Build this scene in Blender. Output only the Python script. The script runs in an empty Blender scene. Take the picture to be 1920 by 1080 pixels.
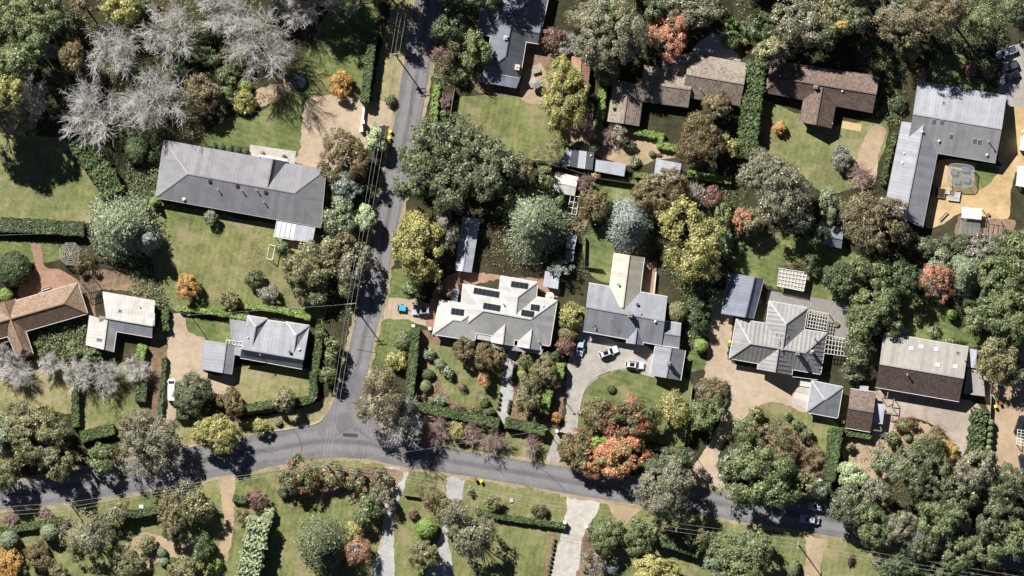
import bpy, bmesh, math, random
import numpy as np
from mathutils import Vector

# ------------------------------------------------------------------ scale of the map: one photo pixel is 0.13 m
S = 0.13
SC = bpy.context.scene
COL = SC.collection

# ------------------------------------------------------------------ camera, sky, sun, exposure
cam_d = bpy.data.cameras.new('camera')
cam = bpy.data.objects.new('camera', cam_d); COL.objects.link(cam)
CAM_H = 2000.0
cam.location = (0, 0, CAM_H)
cam.rotation_euler = (0, 0, 0)
cam_d.sensor_width = 36.0
cam_d.lens = 36.0 * CAM_H / (1920 * S)
cam_d.clip_start = 10.0
cam_d.clip_end = 6000.0
SC.camera = cam

SUN_EL = math.radians(41)
SUN_DIR = Vector((-0.585, 0.811, 0)).normalized()          # towards the sun, on the ground
w = bpy.data.worlds.new('World'); SC.world = w
w.use_nodes = True
nt = w.node_tree
for n in list(nt.nodes): nt.nodes.remove(n)
sky = nt.nodes.new('ShaderNodeTexSky'); sky.sky_type = 'NISHITA'; sky.sun_disc = False; sky.air_density = 0.28; sky.dust_density = 0.1; sky.ozone_density = 2.5
sky.sun_elevation = SUN_EL
sky.sun_rotation = math.atan2(SUN_DIR.x, SUN_DIR.y)
bgn = nt.nodes.new('ShaderNodeBackground'); bgn.inputs['Strength'].default_value = 0.05
wo = nt.nodes.new('ShaderNodeOutputWorld')
nt.links.new(sky.outputs[0], bgn.inputs[0]); nt.links.new(bgn.outputs[0], wo.inputs[0])
sl = bpy.data.lights.new('sun', 'SUN'); sl.energy = 5.0; sl.angle = math.radians(0.5); sl.color = (1.0, 0.965, 0.92)
so = bpy.data.objects.new('sun', sl); COL.objects.link(so)
sd = Vector((SUN_DIR.x * math.cos(SUN_EL), SUN_DIR.y * math.cos(SUN_EL), math.sin(SUN_EL)))
so.location = sd * 300
so.rotation_euler = sd.to_track_quat('Z', 'Y').to_euler()
SC.view_settings.view_transform = 'Standard'
SC.view_settings.look = 'None'
SC.view_settings.gamma = 1.0
SC.view_settings.exposure = 0.75
SC.view_settings.use_curve_mapping = False

# ------------------------------------------------------------------ materials
def new_mat(name):
    m = bpy.data.materials.new(name); m.use_nodes = True
    t = m.node_tree
    for n in list(t.nodes): t.nodes.remove(n)
    o = t.nodes.new('ShaderNodeOutputMaterial')
    p = t.nodes.new('ShaderNodeBsdfPrincipled')
    t.links.new(p.outputs[0], o.inputs[0])
    return m, t, p

def N(t, kind, **kw):
    n = t.nodes.new('ShaderNode' + kind)
    for k, v in kw.items():
        if k in n.inputs: n.inputs[k].default_value = v
        else: setattr(n, k, v)
    return n

def ramp(t, stops):
    r = t.nodes.new('ShaderNodeValToRGB')
    e = r.color_ramp.elements
    while len(e) > 1: e.remove(e[-1])
    e[0].position = stops[0][0]; e[0].color = (*stops[0][1], 1)
    for pos, c in stops[1:]:
        x = e.new(pos); x.color = (*c, 1)
    return r

def noise(t, vec, scale, detail=4, rough=0.6):
    n = t.nodes.new('ShaderNodeTexNoise')
    n.inputs['Scale'].default_value = scale; n.inputs['Detail'].default_value = detail
    n.inputs['Roughness'].default_value = rough
    t.links.new(vec, n.inputs['Vector'])
    return n.outputs[0]

def mix(t, fac, a, b, blend='MIX'):
    m = t.nodes.new('ShaderNodeMix'); m.data_type = 'RGBA'; m.blend_type = blend
    for sock, v in ((m.inputs[0], fac), (m.inputs[6], a), (m.inputs[7], b)):
        if isinstance(v, (int, float)): sock.default_value = v
        elif isinstance(v, tuple): sock.default_value = (*v, 1)
        else: t.links.new(v, sock)
    return m.outputs[2]

def mathn(t, op, a, b=None, clamp=False):
    m = t.nodes.new('ShaderNodeMath'); m.operation = op; m.use_clamp = clamp
    for i, v in enumerate((a, b)):
        if v is None: continue
        if isinstance(v, (int, float)): m.inputs[i].default_value = v
        else: t.links.new(v, m.inputs[i])
    return m.outputs[0]

def bump(t, p, height, strength=0.5, dist=0.05):
    b = t.nodes.new('ShaderNodeBump'); b.inputs['Strength'].default_value = strength
    b.inputs['Distance'].default_value = dist
    t.links.new(height, b.inputs['Height']); t.links.new(b.outputs[0], p.inputs['Normal'])

def geo_pos(t):
    return t.nodes.new('ShaderNodeNewGeometry').outputs['Position']

def m_plain(name, col, rough=0.6, metal=0.0, var=0.15, scale=2.0, spec=0.3):
    m, t, p = new_mat(name)
    pos = geo_pos(t)
    n = noise(t, pos, scale, 3)
    r = ramp(t, [(0.3, tuple(c * (1 - var) for c in col)), (0.7, tuple(min(1, c * (1 + var)) for c in col))])
    t.links.new(n, r.inputs[0]); t.links.new(r.outputs[0], p.inputs['Base Color'])
    p.inputs['Roughness'].default_value = rough; p.inputs['Metallic'].default_value = metal
    p.inputs['Specular IOR Level'].default_value = spec
    return m

def m_ground(name, cols, big=0.06, mid=0.5, fine=3.0, stripe=None, bumpd=0.14, patch=None, contrast=1.45, spec=0.1):
    """mottled ground: three scales of noise, optional mowing stripes (angle, strength), optional dry patches"""
    m, t, p = new_mat(name)
    pos = geo_pos(t)
    a = noise(t, pos, big, 6, 0.7); b = noise(t, pos, mid, 5, 0.75); c = noise(t, pos, fine, 3, 0.8)
    s = mathn(t, 'ADD', mathn(t, 'MULTIPLY', a, 0.42), mathn(t, 'ADD', mathn(t, 'MULTIPLY', b, 0.33), mathn(t, 'MULTIPLY', c, 0.25)))
    if stripe:
        mp = t.nodes.new('ShaderNodeMapping'); mp.inputs['Rotation'].default_value = (0, 0, stripe[0])
        t.links.new(pos, mp.inputs['Vector'])
        wv = t.nodes.new('ShaderNodeTexWave'); wv.inputs['Scale'].default_value = 0.22
        wv.inputs['Distortion'].default_value = 2.0; wv.inputs['Detail'].default_value = 3; wv.inputs['Detail Scale'].default_value = 0.6
        t.links.new(mp.outputs[0], wv.inputs['Vector'])
        s = mathn(t, 'ADD', s, mathn(t, 'MULTIPLY', mathn(t, 'SUBTRACT', wv.outputs['Fac'], 0.5), stripe[1]))
    lo, hi = 0.5 - 0.16 / contrast, 0.5 + 0.16 / contrast
    k = len(cols)
    r = ramp(t, [(lo + (hi - lo) * i / (k - 1), cols[i]) for i in range(k)])
    t.links.new(s, r.inputs[0])
    col = r.outputs[0]
    if patch:
        pn = noise(t, pos, patch[1], 5, 0.7)
        pr = ramp(t, [(patch[2], (0, 0, 0)), (patch[2] + 0.1, (1, 1, 1))])
        t.links.new(pn, pr.inputs[0])
        f = mathn(t, 'MULTIPLY', pr.outputs[0], patch[3])
        col = mix(t, f, col, patch[0])
    t.links.new(col, p.inputs['Base Color'])
    p.inputs['Roughness'].default_value = 0.95; p.inputs['Specular IOR Level'].default_value = spec
    hn = noise(t, pos, 5.0, 3, 0.8)
    bump(t, p, mathn(t, 'ADD', hn, mathn(t, 'MULTIPLY', b, 0.6)), 0.6, bumpd)
    return m

def m_road(name, c0, c1, wear=None):
    m, t, p = new_mat(name)
    pos = geo_pos(t)
    a = noise(t, pos, 0.12, 6, 0.7); b = noise(t, pos, 1.2, 4, 0.7); f = noise(t, pos, 9.0, 2, 0.6)
    s = mathn(t, 'ADD', mathn(t, 'MULTIPLY', a, 0.55), mathn(t, 'ADD', mathn(t, 'MULTIPLY', b, 0.25), mathn(t, 'MULTIPLY', f, 0.2)))
    r = ramp(t, [(0.36, c0), (0.62, c1)]); t.links.new(s, r.inputs[0])
    # pale worn wheel tracks and patches with a shape of their own
    pn = noise(t, pos, 0.35, 6, 0.75)
    pr = ramp(t, [(0.52, (0, 0, 0)), (0.64, (1, 1, 1))]); t.links.new(pn, pr.inputs[0])
    col = mix(t, mathn(t, 'MULTIPLY', pr.outputs[0], 0.28), r.outputs[0], tuple(min(1, x * 1.5) for x in c1))
    if wear:   # tyre polished lanes: the strip's own attribute fades to nothing at its edges
        at = t.nodes.new('ShaderNodeAttribute'); at.attribute_name = 'wear'
        wn = noise(t, pos, 0.5, 4, 0.7)
        wf = mathn(t, 'MULTIPLY', at.outputs['Fac'], mathn(t, 'MULTIPLY', wn, wear[1] * 1.8), True)
        col = mix(t, wf, col, wear[0])
    t.links.new(col, p.inputs['Base Color'])
    p.inputs['Roughness'].default_value = 0.85; p.inputs['Specular IOR Level'].default_value = 0.2
    bump(t, p, f, 0.3, 0.02)
    return m

def m_roof_metal(name, col, rib=0.76, var=0.2, rough=0.45, rust=None, dirt=0.35, line=0.06):
    m, t, p = new_mat(name)
    uv = t.nodes.new('ShaderNodeUVMap').outputs[0]
    pos = geo_pos(t)
    sep = t.nodes.new('ShaderNodeSeparateXYZ'); t.links.new(uv, sep.inputs[0])
    fr = mathn(t, 'FRACT', mathn(t, 'DIVIDE', sep.outputs[0], rib))
    ln = mathn(t, 'LESS_THAN', mathn(t, 'ABSOLUTE', mathn(t, 'SUBTRACT', fr, 0.5)), 0.2)
    # each sheet has a slightly different age
    fl = mathn(t, 'FLOOR', mathn(t, 'DIVIDE', sep.outputs[0], rib * 1.7))
    wn = t.nodes.new('ShaderNodeTexWhiteNoise'); wn.noise_dimensions = '1D'; t.links.new(fl, wn.inputs['W'])
    n1 = noise(t, pos, 0.35, 5, 0.65); n2 = noise(t, pos, 4.0, 3, 0.7)
    s = mathn(t, 'ADD', mathn(t, 'MULTIPLY', n1, 0.6), mathn(t, 'ADD', mathn(t, 'MULTIPLY', n2, 0.2), mathn(t, 'MULTIPLY', wn.outputs[0], 0.2)))
    r = ramp(t, [(0.3, tuple(c * (1 - var) for c in col)), (0.7, tuple(min(1, c * (1 + var)) for c in col))])
    t.links.new(s, r.inputs[0])
    c = mix(t, mathn(t, 'MULTIPLY', ln, line), r.outputs[0], tuple(x * 0.35 for x in col))
    # streaks of dirt that run down the slope
    mp = t.nodes.new('ShaderNodeMapping'); mp.inputs['Scale'].default_value = (1.6, 0.12, 1); t.links.new(uv, mp.inputs['Vector'])
    sn = noise(t, mp.outputs[0], 1.0, 4, 0.7)
    sr = ramp(t, [(0.5, (0, 0, 0)), (0.75, (1, 1, 1))]); t.links.new(sn, sr.inputs[0])
    c = mix(t, mathn(t, 'MULTIPLY', sr.outputs[0], dirt), c, tuple(x * 0.5 for x in col))
    bn = noise(t, pos, 0.9, 6, 0.75); br_ = ramp(t, [(0.5, (0, 0, 0)), (0.72, (1, 1, 1))]); t.links.new(bn, br_.inputs[0])
    c = mix(t, mathn(t, 'MULTIPLY', br_.outputs[0], 0.28), c, tuple(x * 0.55 for x in col))
    if rust:
        rn = noise(t, pos, 0.5, 6, 0.75)
        rr = ramp(t, [(rust[1], (0, 0, 0)), (rust[1] + 0.15, (1, 1, 1))]); t.links.new(rn, rr.inputs[0])
        c = mix(t, mathn(t, 'MULTIPLY', rr.outputs[0], rust[2]), c, rust[0])
    t.links.new(c, p.inputs['Base Color'])
    p.inputs['Roughness'].default_value = rough; p.inputs['Specular IOR Level'].default_value = 0.35
    wv = mathn(t, 'SINE', mathn(t, 'MULTIPLY', sep.outputs[0], 2 * math.pi / rib))
    bump(t, p, wv, 0.10, 0.03)
    return m

def m_roof_tile(name, col, course=0.5, wide=0.42, var=0.3, moss=None):
    m, t, p = new_mat(name)
    uv = t.nodes.new('ShaderNodeUVMap').outputs[0]
    pos = geo_pos(t)
    sep = t.nodes.new('ShaderNodeSeparateXYZ'); t.links.new(uv, sep.inputs[0])
    v = mathn(t, 'DIVIDE', sep.outputs[1], course)
    row = mathn(t, 'FLOOR', v); fv = mathn(t, 'FRACT', v)
    u = mathn(t, 'ADD', mathn(t, 'DIVIDE', sep.outputs[0], wide), mathn(t, 'MULTIPLY', row, 0.5))
    cu = mathn(t, 'FLOOR', u); fu = mathn(t, 'FRACT', u)
    cmb = t.nodes.new('ShaderNodeCombineXYZ'); t.links.new(cu, cmb.inputs[0]); t.links.new(row, cmb.inputs[1])
    wn = t.nodes.new('ShaderNodeTexWhiteNoise'); wn.noise_dimensions = '2D'; t.links.new(cmb.outputs[0], wn.inputs['Vector'])
    n1 = noise(t, pos, 0.4, 5, 0.7)
    s = mathn(t, 'ADD', mathn(t, 'MULTIPLY', wn.outputs[0], 0.5), mathn(t, 'MULTIPLY', n1, 0.5))
    r = ramp(t, [(0.2, tuple(c * (1 - var) for c in col)), (0.8, tuple(min(1, c * (1 + var)) for c in col))])
    t.links.new(s, r.inputs[0]); c = r.outputs[0]
    if moss:
        mn = noise(t, pos, 0.25, 6, 0.75)
        mr = ramp(t, [(moss[1], (0, 0, 0)), (moss[1] + 0.15, (1, 1, 1))]); t.links.new(mn, mr.inputs[0])
        c = mix(t, mathn(t, 'MULTIPLY', mr.outputs[0], moss[2]), c, moss[0])
    gap = mathn(t, 'MAXIMUM', mathn(t, 'LESS_THAN', fv, 0.2), mathn(t, 'LESS_THAN', fu, 0.14))
    c = mix(t, mathn(t, 'MULTIPLY', gap, 0.45), c, tuple(x * 0.35 for x in col))
    t.links.new(c, p.inputs['Base Color'])
    p.inputs['Roughness'].default_value = 0.85; p.inputs['Specular IOR Level'].default_value = 0.2
    h = mathn(t, 'SUBTRACT', mathn(t, 'MULTIPLY', fv, -1.0), mathn(t, 'MULTIPLY', gap, 0.4))
    bump(t, p, h, 0.7, 0.06)
    return m

def m_leaf(name='leaf', trans=0.34):
    m, t, p = new_mat(name)
    for n in list(t.nodes):
        if n.type == 'BSDF_PRINCIPLED': t.nodes.remove(n)
    o = [n for n in t.nodes if n.type == 'OUTPUT_MATERIAL'][0]
    a = t.nodes.new('ShaderNodeAttribute'); a.attribute_name = 'tint'
    d = t.nodes.new('ShaderNodeBsdfDiffuse'); tr = t.nodes.new('ShaderNodeBsdfTranslucent')
    gl = t.nodes.new('ShaderNodeBsdfGlossy'); gl.inputs['Roughness'].default_value = 0.45; gl.inputs['Color'].default_value = (1, 1, 1, 1)
    t.links.new(a.outputs['Color'], d.inputs[0]); t.links.new(a.outputs['Color'], tr.inputs[0])
    mx = t.nodes.new('ShaderNodeMixShader'); mx.inputs[0].default_value = trans
    t.links.new(d.outputs[0], mx.inputs[1]); t.links.new(tr.outputs[0], mx.inputs[2])
    m2 = t.nodes.new('ShaderNodeMixShader'); m2.inputs[0].default_value = 0.035
    t.links.new(mx.outputs[0], m2.inputs[1]); t.links.new(gl.outputs[0], m2.inputs[2])
    t.links.new(m2.outputs[0], o.inputs[0])
    return m

def m_glass(name, col, rough=0.08):
    m, t, p = new_mat(name)
    p.inputs['Base Color'].default_value = (*col, 1); p.inputs['Roughness'].default_value = rough
    p.inputs['Specular IOR Level'].default_value = 0.6
    return m

def m_clear(name, tint=(0.85, 0.88, 0.9), op=0.35):
    m, t, p = new_mat(name)
    o = [n for n in t.nodes if n.type == 'OUTPUT_MATERIAL'][0]
    p.inputs['Base Color'].default_value = (*tint, 1); p.inputs['Roughness'].default_value = 0.2
    tr = t.nodes.new('ShaderNodeBsdfTransparent'); tr.inputs[0].default_value = (0.9, 0.93, 0.94, 1)
    mx = t.nodes.new('ShaderNodeMixShader'); mx.inputs[0].default_value = op
    t.links.new(tr.outputs[0], mx.inputs[1]); t.links.new(p.outputs[0], mx.inputs[2]); t.links.new(mx.outputs[0], o.inputs[0])
    return m

M = {}
M['leaf'] = m_leaf()
M['leaf_dense'] = m_leaf('leaf_dense', 0.15)
M['bark'] = m_plain('bark', (0.14, 0.11, 0.085), 0.9, scale=3, var=0.35)
M['bark_pale'] = m_plain('bark_pale', (0.52, 0.49, 0.43), 0.85, scale=2, var=0.3)
M['bark_bare'] = m_plain('bark_bare', (0.56, 0.54, 0.505), 0.9, scale=0.4, var=0.3)
M['bark_pink'] = m_plain('bark_pink', (0.40, 0.29, 0.26), 0.9, scale=1, var=0.25)
M['core'] = m_plain('hedge_core', (0.03, 0.045, 0.02), 0.95, scale=3, var=0.3)  # dark colour of the unseen cores that block light
M['earth'] = m_ground('earth', [(0.022, 0.02, 0.013), (0.042, 0.038, 0.024), (0.06, 0.06, 0.03), (0.11, 0.085, 0.056)], 0.05, 0.35, 2.0, bumpd=0.25)  # darkened so the colour carries part of the shade under trees
M['grass'] = m_ground('grass', [(0.075, 0.096, 0.036), (0.135, 0.155, 0.058), (0.21, 0.215, 0.09), (0.31, 0.28, 0.145)], 0.07, 0.45, 2.5, stripe=(0.2, 0.025), patch=((0.29, 0.24, 0.14), 0.13, 0.52, 0.7))
M['grass_green'] = m_ground('grass_green', [(0.056, 0.082, 0.029), (0.105, 0.136, 0.048), (0.17, 0.19, 0.074), (0.25, 0.245, 0.115)], 0.07, 0.45, 2.5, stripe=(-1.25, 0.03), patch=((0.26, 0.23, 0.125), 0.14, 0.55, 0.6))
M['grass_dry'] = m_ground('grass_dry', [(0.13, 0.138, 0.058), (0.205, 0.20, 0.09), (0.29, 0.26, 0.135), (0.35, 0.305, 0.18)], 0.05, 0.4, 2.5, stripe=(0.2, 0.02), patch=((0.36, 0.29, 0.18), 0.11, 0.55, 0.5))
M['grass_pale'] = m_ground('grass_pale', [(0.10, 0.122, 0.046), (0.155, 0.172, 0.07), (0.22, 0.22, 0.10), (0.29, 0.262, 0.14)], 0.05, 0.4, 2.5, stripe=(0.2, 0.02), patch=((0.30, 0.25, 0.15), 0.1, 0.54, 0.6))
M['verge'] = m_ground('verge', [(0.16, 0.15, 0.075), (0.26, 0.225, 0.13), (0.36, 0.29, 0.19), (0.43, 0.35, 0.25)], 0.1, 0.6, 3.0)
M['dirt'] = m_ground('dirt', [(0.27, 0.20, 0.13), (0.37, 0.28, 0.185), (0.46, 0.355, 0.245)], 0.08, 0.6, 4.0, bumpd=0.05)
M['gravel_tan'] = m_ground('gravel_tan', [(0.31, 0.24, 0.17), (0.41, 0.325, 0.235), (0.49, 0.40, 0.30)], 0.07, 0.6, 5.0, bumpd=0.05, patch=((0.25, 0.19, 0.13), 0.22, 0.57, 0.5))
M['gravel_grey'] = m_ground('gravel_grey', [(0.26, 0.24, 0.215), (0.35, 0.325, 0.29), (0.44, 0.41, 0.37)], 0.1, 0.6, 5.0, bumpd=0.05, patch=((0.20, 0.18, 0.155), 0.25, 0.56, 0.5))
M['gravel_white'] = m_ground('gravel_white', [(0.28, 0.275, 0.265), (0.38, 0.372, 0.36), (0.48, 0.47, 0.46)], 0.12, 0.7, 5.0, bumpd=0.05, patch=((0.26, 0.24, 0.21), 0.3, 0.56, 0.5))
M['gravel_pink'] = m_ground('gravel_pink', [(0.27, 0.22, 0.18), (0.37, 0.31, 0.26), (0.46, 0.39, 0.335)], 0.1, 0.6, 5.0, bumpd=0.05, patch=((0.22, 0.18, 0.14), 0.25, 0.55, 0.5))
M['sand'] = m_ground('sand', [(0.34, 0.24, 0.12), (0.48, 0.35, 0.18), (0.58, 0.44, 0.25)], 0.1, 0.5, 3.0, bumpd=0.04, patch=((0.30, 0.20, 0.11), 0.3, 0.57, 0.5))
M['mulch'] = m_ground('mulch', [(0.10, 0.065, 0.045), (0.18, 0.12, 0.08), (0.27, 0.19, 0.13), (0.33, 0.25, 0.17)], 0.12, 0.8, 4.0, bumpd=0.15)
M['brick_pave'] = m_ground('brick_pave', [(0.20, 0.115, 0.08), (0.31, 0.19, 0.135), (0.40, 0.27, 0.20)], 0.12, 1.2, 4.5, bumpd=0.05)
M['concrete'] = m_ground('concrete', [(0.36, 0.335, 0.30), (0.45, 0.425, 0.385), (0.53, 0.50, 0.46)], 0.1, 0.8, 4.0, bumpd=0.02, patch=((0.30, 0.27, 0.23), 0.3, 0.56, 0.5))
M['deck'] = m_plain('deck', (0.23, 0.215, 0.20), 0.8, scale=1.2)
M['asphalt'] = m_road('asphalt', (0.115, 0.111, 0.117), (0.19, 0.184, 0.19))
M['kerb'] = m_plain('kerb', (0.42, 0.39, 0.34), 0.85, scale=1.0)
M['wall_cream'] = m_plain('wall_cream', (0.55, 0.50, 0.42), 0.8)
M['wall_brick'] = m_plain('wall_brick', (0.30, 0.17, 0.12), 0.85)
M['wall_white'] = m_plain('wall_white', (0.75, 0.74, 0.72), 0.7, var=0.06)
M['white'] = m_plain('white_paint', (0.68, 0.68, 0.67), 0.5, var=0.05)
M['offwhite'] = m_plain('offwhite', (0.60, 0.57, 0.52), 0.6, var=0.1)
M['timber'] = m_plain('timber', (0.24, 0.17, 0.115), 0.85, scale=2.5, var=0.3)
M['timber_grey'] = m_plain('timber_grey', (0.30, 0.275, 0.245), 0.85, scale=2.5, var=0.25)
M['timber_dark'] = m_plain('timber_dark', (0.075, 0.065, 0.06), 0.85, scale=2.5, var=0.3)
M['dark_metal'] = m_plain('dark_metal', (0.055, 0.058, 0.065), 0.45)
M['steel'] = m_plain('steel', (0.42, 0.43, 0.45), 0.4, 0.4)
M['wire'] = m_plain('wire', (0.55, 0.55, 0.54), 0.5, 0.3)
M['flue'] = m_plain('flue', (0.55, 0.55, 0.55), 0.4, 0.4)
M['brick'] = m_plain('brick', (0.27, 0.235, 0.21), 0.85, scale=4, var=0.25)
M['terra'] = m_plain('terracotta_pot', (0.42, 0.20, 0.12), 0.8)
M['skyglass'] = m_glass('skylight_glass', (0.12, 0.13, 0.15), 0.1)
M['skyblind'] = m_plain('skylight_blind', (0.68, 0.67, 0.66), 0.4, var=0.04)
M['pane'] = m_glass('window_pane', (0.04, 0.05, 0.06))
M['carglass'] = m_glass('car_glass', (0.012, 0.014, 0.017), 0.05)
M['tyre'] = m_plain('tyre', (0.02, 0.02, 0.02), 0.85)
M['lamp'] = m_plain('lamp_lens', (0.7, 0.68, 0.64), 0.15, var=0.02)
M['tail'] = m_plain('tail_lens', (0.45, 0.03, 0.02), 0.2, var=0.02)
M['clear'] = m_clear('clear_sheet', (0.35, 0.37, 0.38), 0.22)
M['poly'] = m_clear('opal_sheet', (0.75, 0.77, 0.77), 0.75)
M['tanpoly'] = m_plain('tan_sheet', (0.42, 0.37, 0.32), 0.6, var=0.15)
M['solar'] = m_glass('solar_cell', (0.022, 0.022, 0.030), 0.15)
M['solar'].node_tree.nodes['Principled BSDF'].inputs['Specular IOR Level'].default_value = 0.3

# roofs
M['r_grey'] = m_roof_metal('roof_grey_metal', (0.235, 0.23, 0.245))
M['r_grey2'] = m_roof_metal('roof_mid_grey_metal', (0.30, 0.305, 0.325), rib=0.9)
M['r_h4'] = m_roof_metal('roof_steel_grey_metal', (0.295, 0.30, 0.325), rib=0.8)
M['r_h9'] = m_roof_metal('roof_pale_grey_metal', (0.31, 0.32, 0.345), rib=0.8)
M['r_h9b'] = m_roof_metal('roof_warm_grey_tile', (0.29, 0.285, 0.285), rib=0.6)
M['r_white'] = m_roof_metal('roof_white_metal', (0.44, 0.435, 0.415), rib=0.7, dirt=0.2)
M['r_cottage'] = m_roof_metal('roof_old_white_metal', (0.46, 0.445, 0.41), rib=0.8, rust=((0.30, 0.24, 0.19), 0.55, 0.45), dirt=0.5)
M['r_cream'] = m_roof_metal('roof_cream_metal', (0.50, 0.465, 0.385), rib=0.7, dirt=0.12)
M['r_h6'] = m_roof_metal('roof_slate_grey_metal', (0.255, 0.265, 0.29), rib=0.7)
M['r_h7'] = m_roof_metal('roof_ribbed_grey_metal', (0.315, 0.31, 0.30), rib=1.05, line=0.28)
M['r_blue'] = m_roof_metal('roof_blue_grey_metal', (0.19, 0.21, 0.255), rib=0.8)
M['r_slate'] = m_roof_metal('roof_dark_slate', (0.16, 0.17, 0.20), rib=0.45)
M['r_tan'] = m_roof_metal('roof_tan_sheet', (0.32, 0.305, 0.27), rib=0.55, line=0.08)
M['r_shed'] = m_roof_metal('roof_shed_metal', (0.40, 0.42, 0.46), rib=0.8, rust=((0.28, 0.2, 0.16), 0.62, 0.3))
M['r_shedw'] = m_roof_metal('roof_shed_white', (0.56, 0.54, 0.50), rib=0.8, dirt=0.4)
M['r_dark'] = m_roof_metal('roof_dark_sheet', (0.09, 0.095, 0.11), rib=0.8)
M['r_rust'] = m_roof_metal('roof_rusty_iron', (0.40, 0.25, 0.18), rib=0.7, rust=((0.27, 0.12, 0.07), 0.45, 0.75), dirt=0.5, line=0.3)
M['t_terra'] = m_roof_tile('tile_terracotta', (0.30, 0.21, 0.148), 0.42, 0.34, 0.3)
M['t_brown'] = m_roof_tile('tile_dark_brown', (0.135, 0.10, 0.085), 0.55, 0.5, 0.3)
M['t_brown_sunny'] = m_roof_tile('tile_brown_sunny', (0.20, 0.155, 0.13), 0.55, 0.5, 0.3)  # paler copy of the brown tile, sunlight on the slope put into colour
M['t_h10'] = m_roof_tile('tile_red_brown', (0.185, 0.135, 0.112), 0.5, 0.42, 0.34)
M['t_moss'] = m_roof_tile('tile_mossy', (0.27, 0.22, 0.18), 0.55, 0.45, 0.35, moss=((0.36, 0.345, 0.27), 0.48, 0.7))

# ------------------------------------------------------------------ helpers
def W(px, py, z=0.0): return Vector(((px - 960) * S, (540 - py) * S, z))

def setp(o, label=None, cat=None, group=None, kind=None):
    if label: o['label'] = label
    if cat: o['category'] = cat
    if group: o['group'] = group
    if kind: o['kind'] = kind
    return o

def empty(name, loc, label, cat, group=None):
    o = bpy.data.objects.new(name, None); COL.objects.link(o); o.location = loc
    o.empty_display_size = 0.5
    return setp(o, label, cat, group)

def link(name, me, mat=None, parent=None):
    o = bpy.data.objects.new(name, me); COL.objects.link(o)
    if mat is not None and len(me.materials) == 0: me.materials.append(mat)
    if parent is not None: o.parent = parent
    return o

def mesh_np(name, v, f, tint=None):
    """v (n,3), f (m,k) arrays"""
    me = bpy.data.meshes.new(name)
    v = np.asarray(v, np.float32); f = np.asarray(f, np.int32)
    me.vertices.add(len(v)); me.vertices.foreach_set('co', v.ravel())
    k = f.shape[1]
    me.loops.add(f.size); me.loops.foreach_set('vertex_index', f.ravel())
    me.polygons.add(len(f)); me.polygons.foreach_set('loop_start', np.arange(0, f.size, k, dtype=np.int32))
    if tint is not None:
        a = me.attributes.new('tint', 'FLOAT_COLOR', 'POINT')
        c = np.ones((len(v), 4), np.float32); c[:, :3] = tint
        a.data.foreach_set('color', c.ravel())
    me.update(calc_edges=True)
    return me

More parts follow.
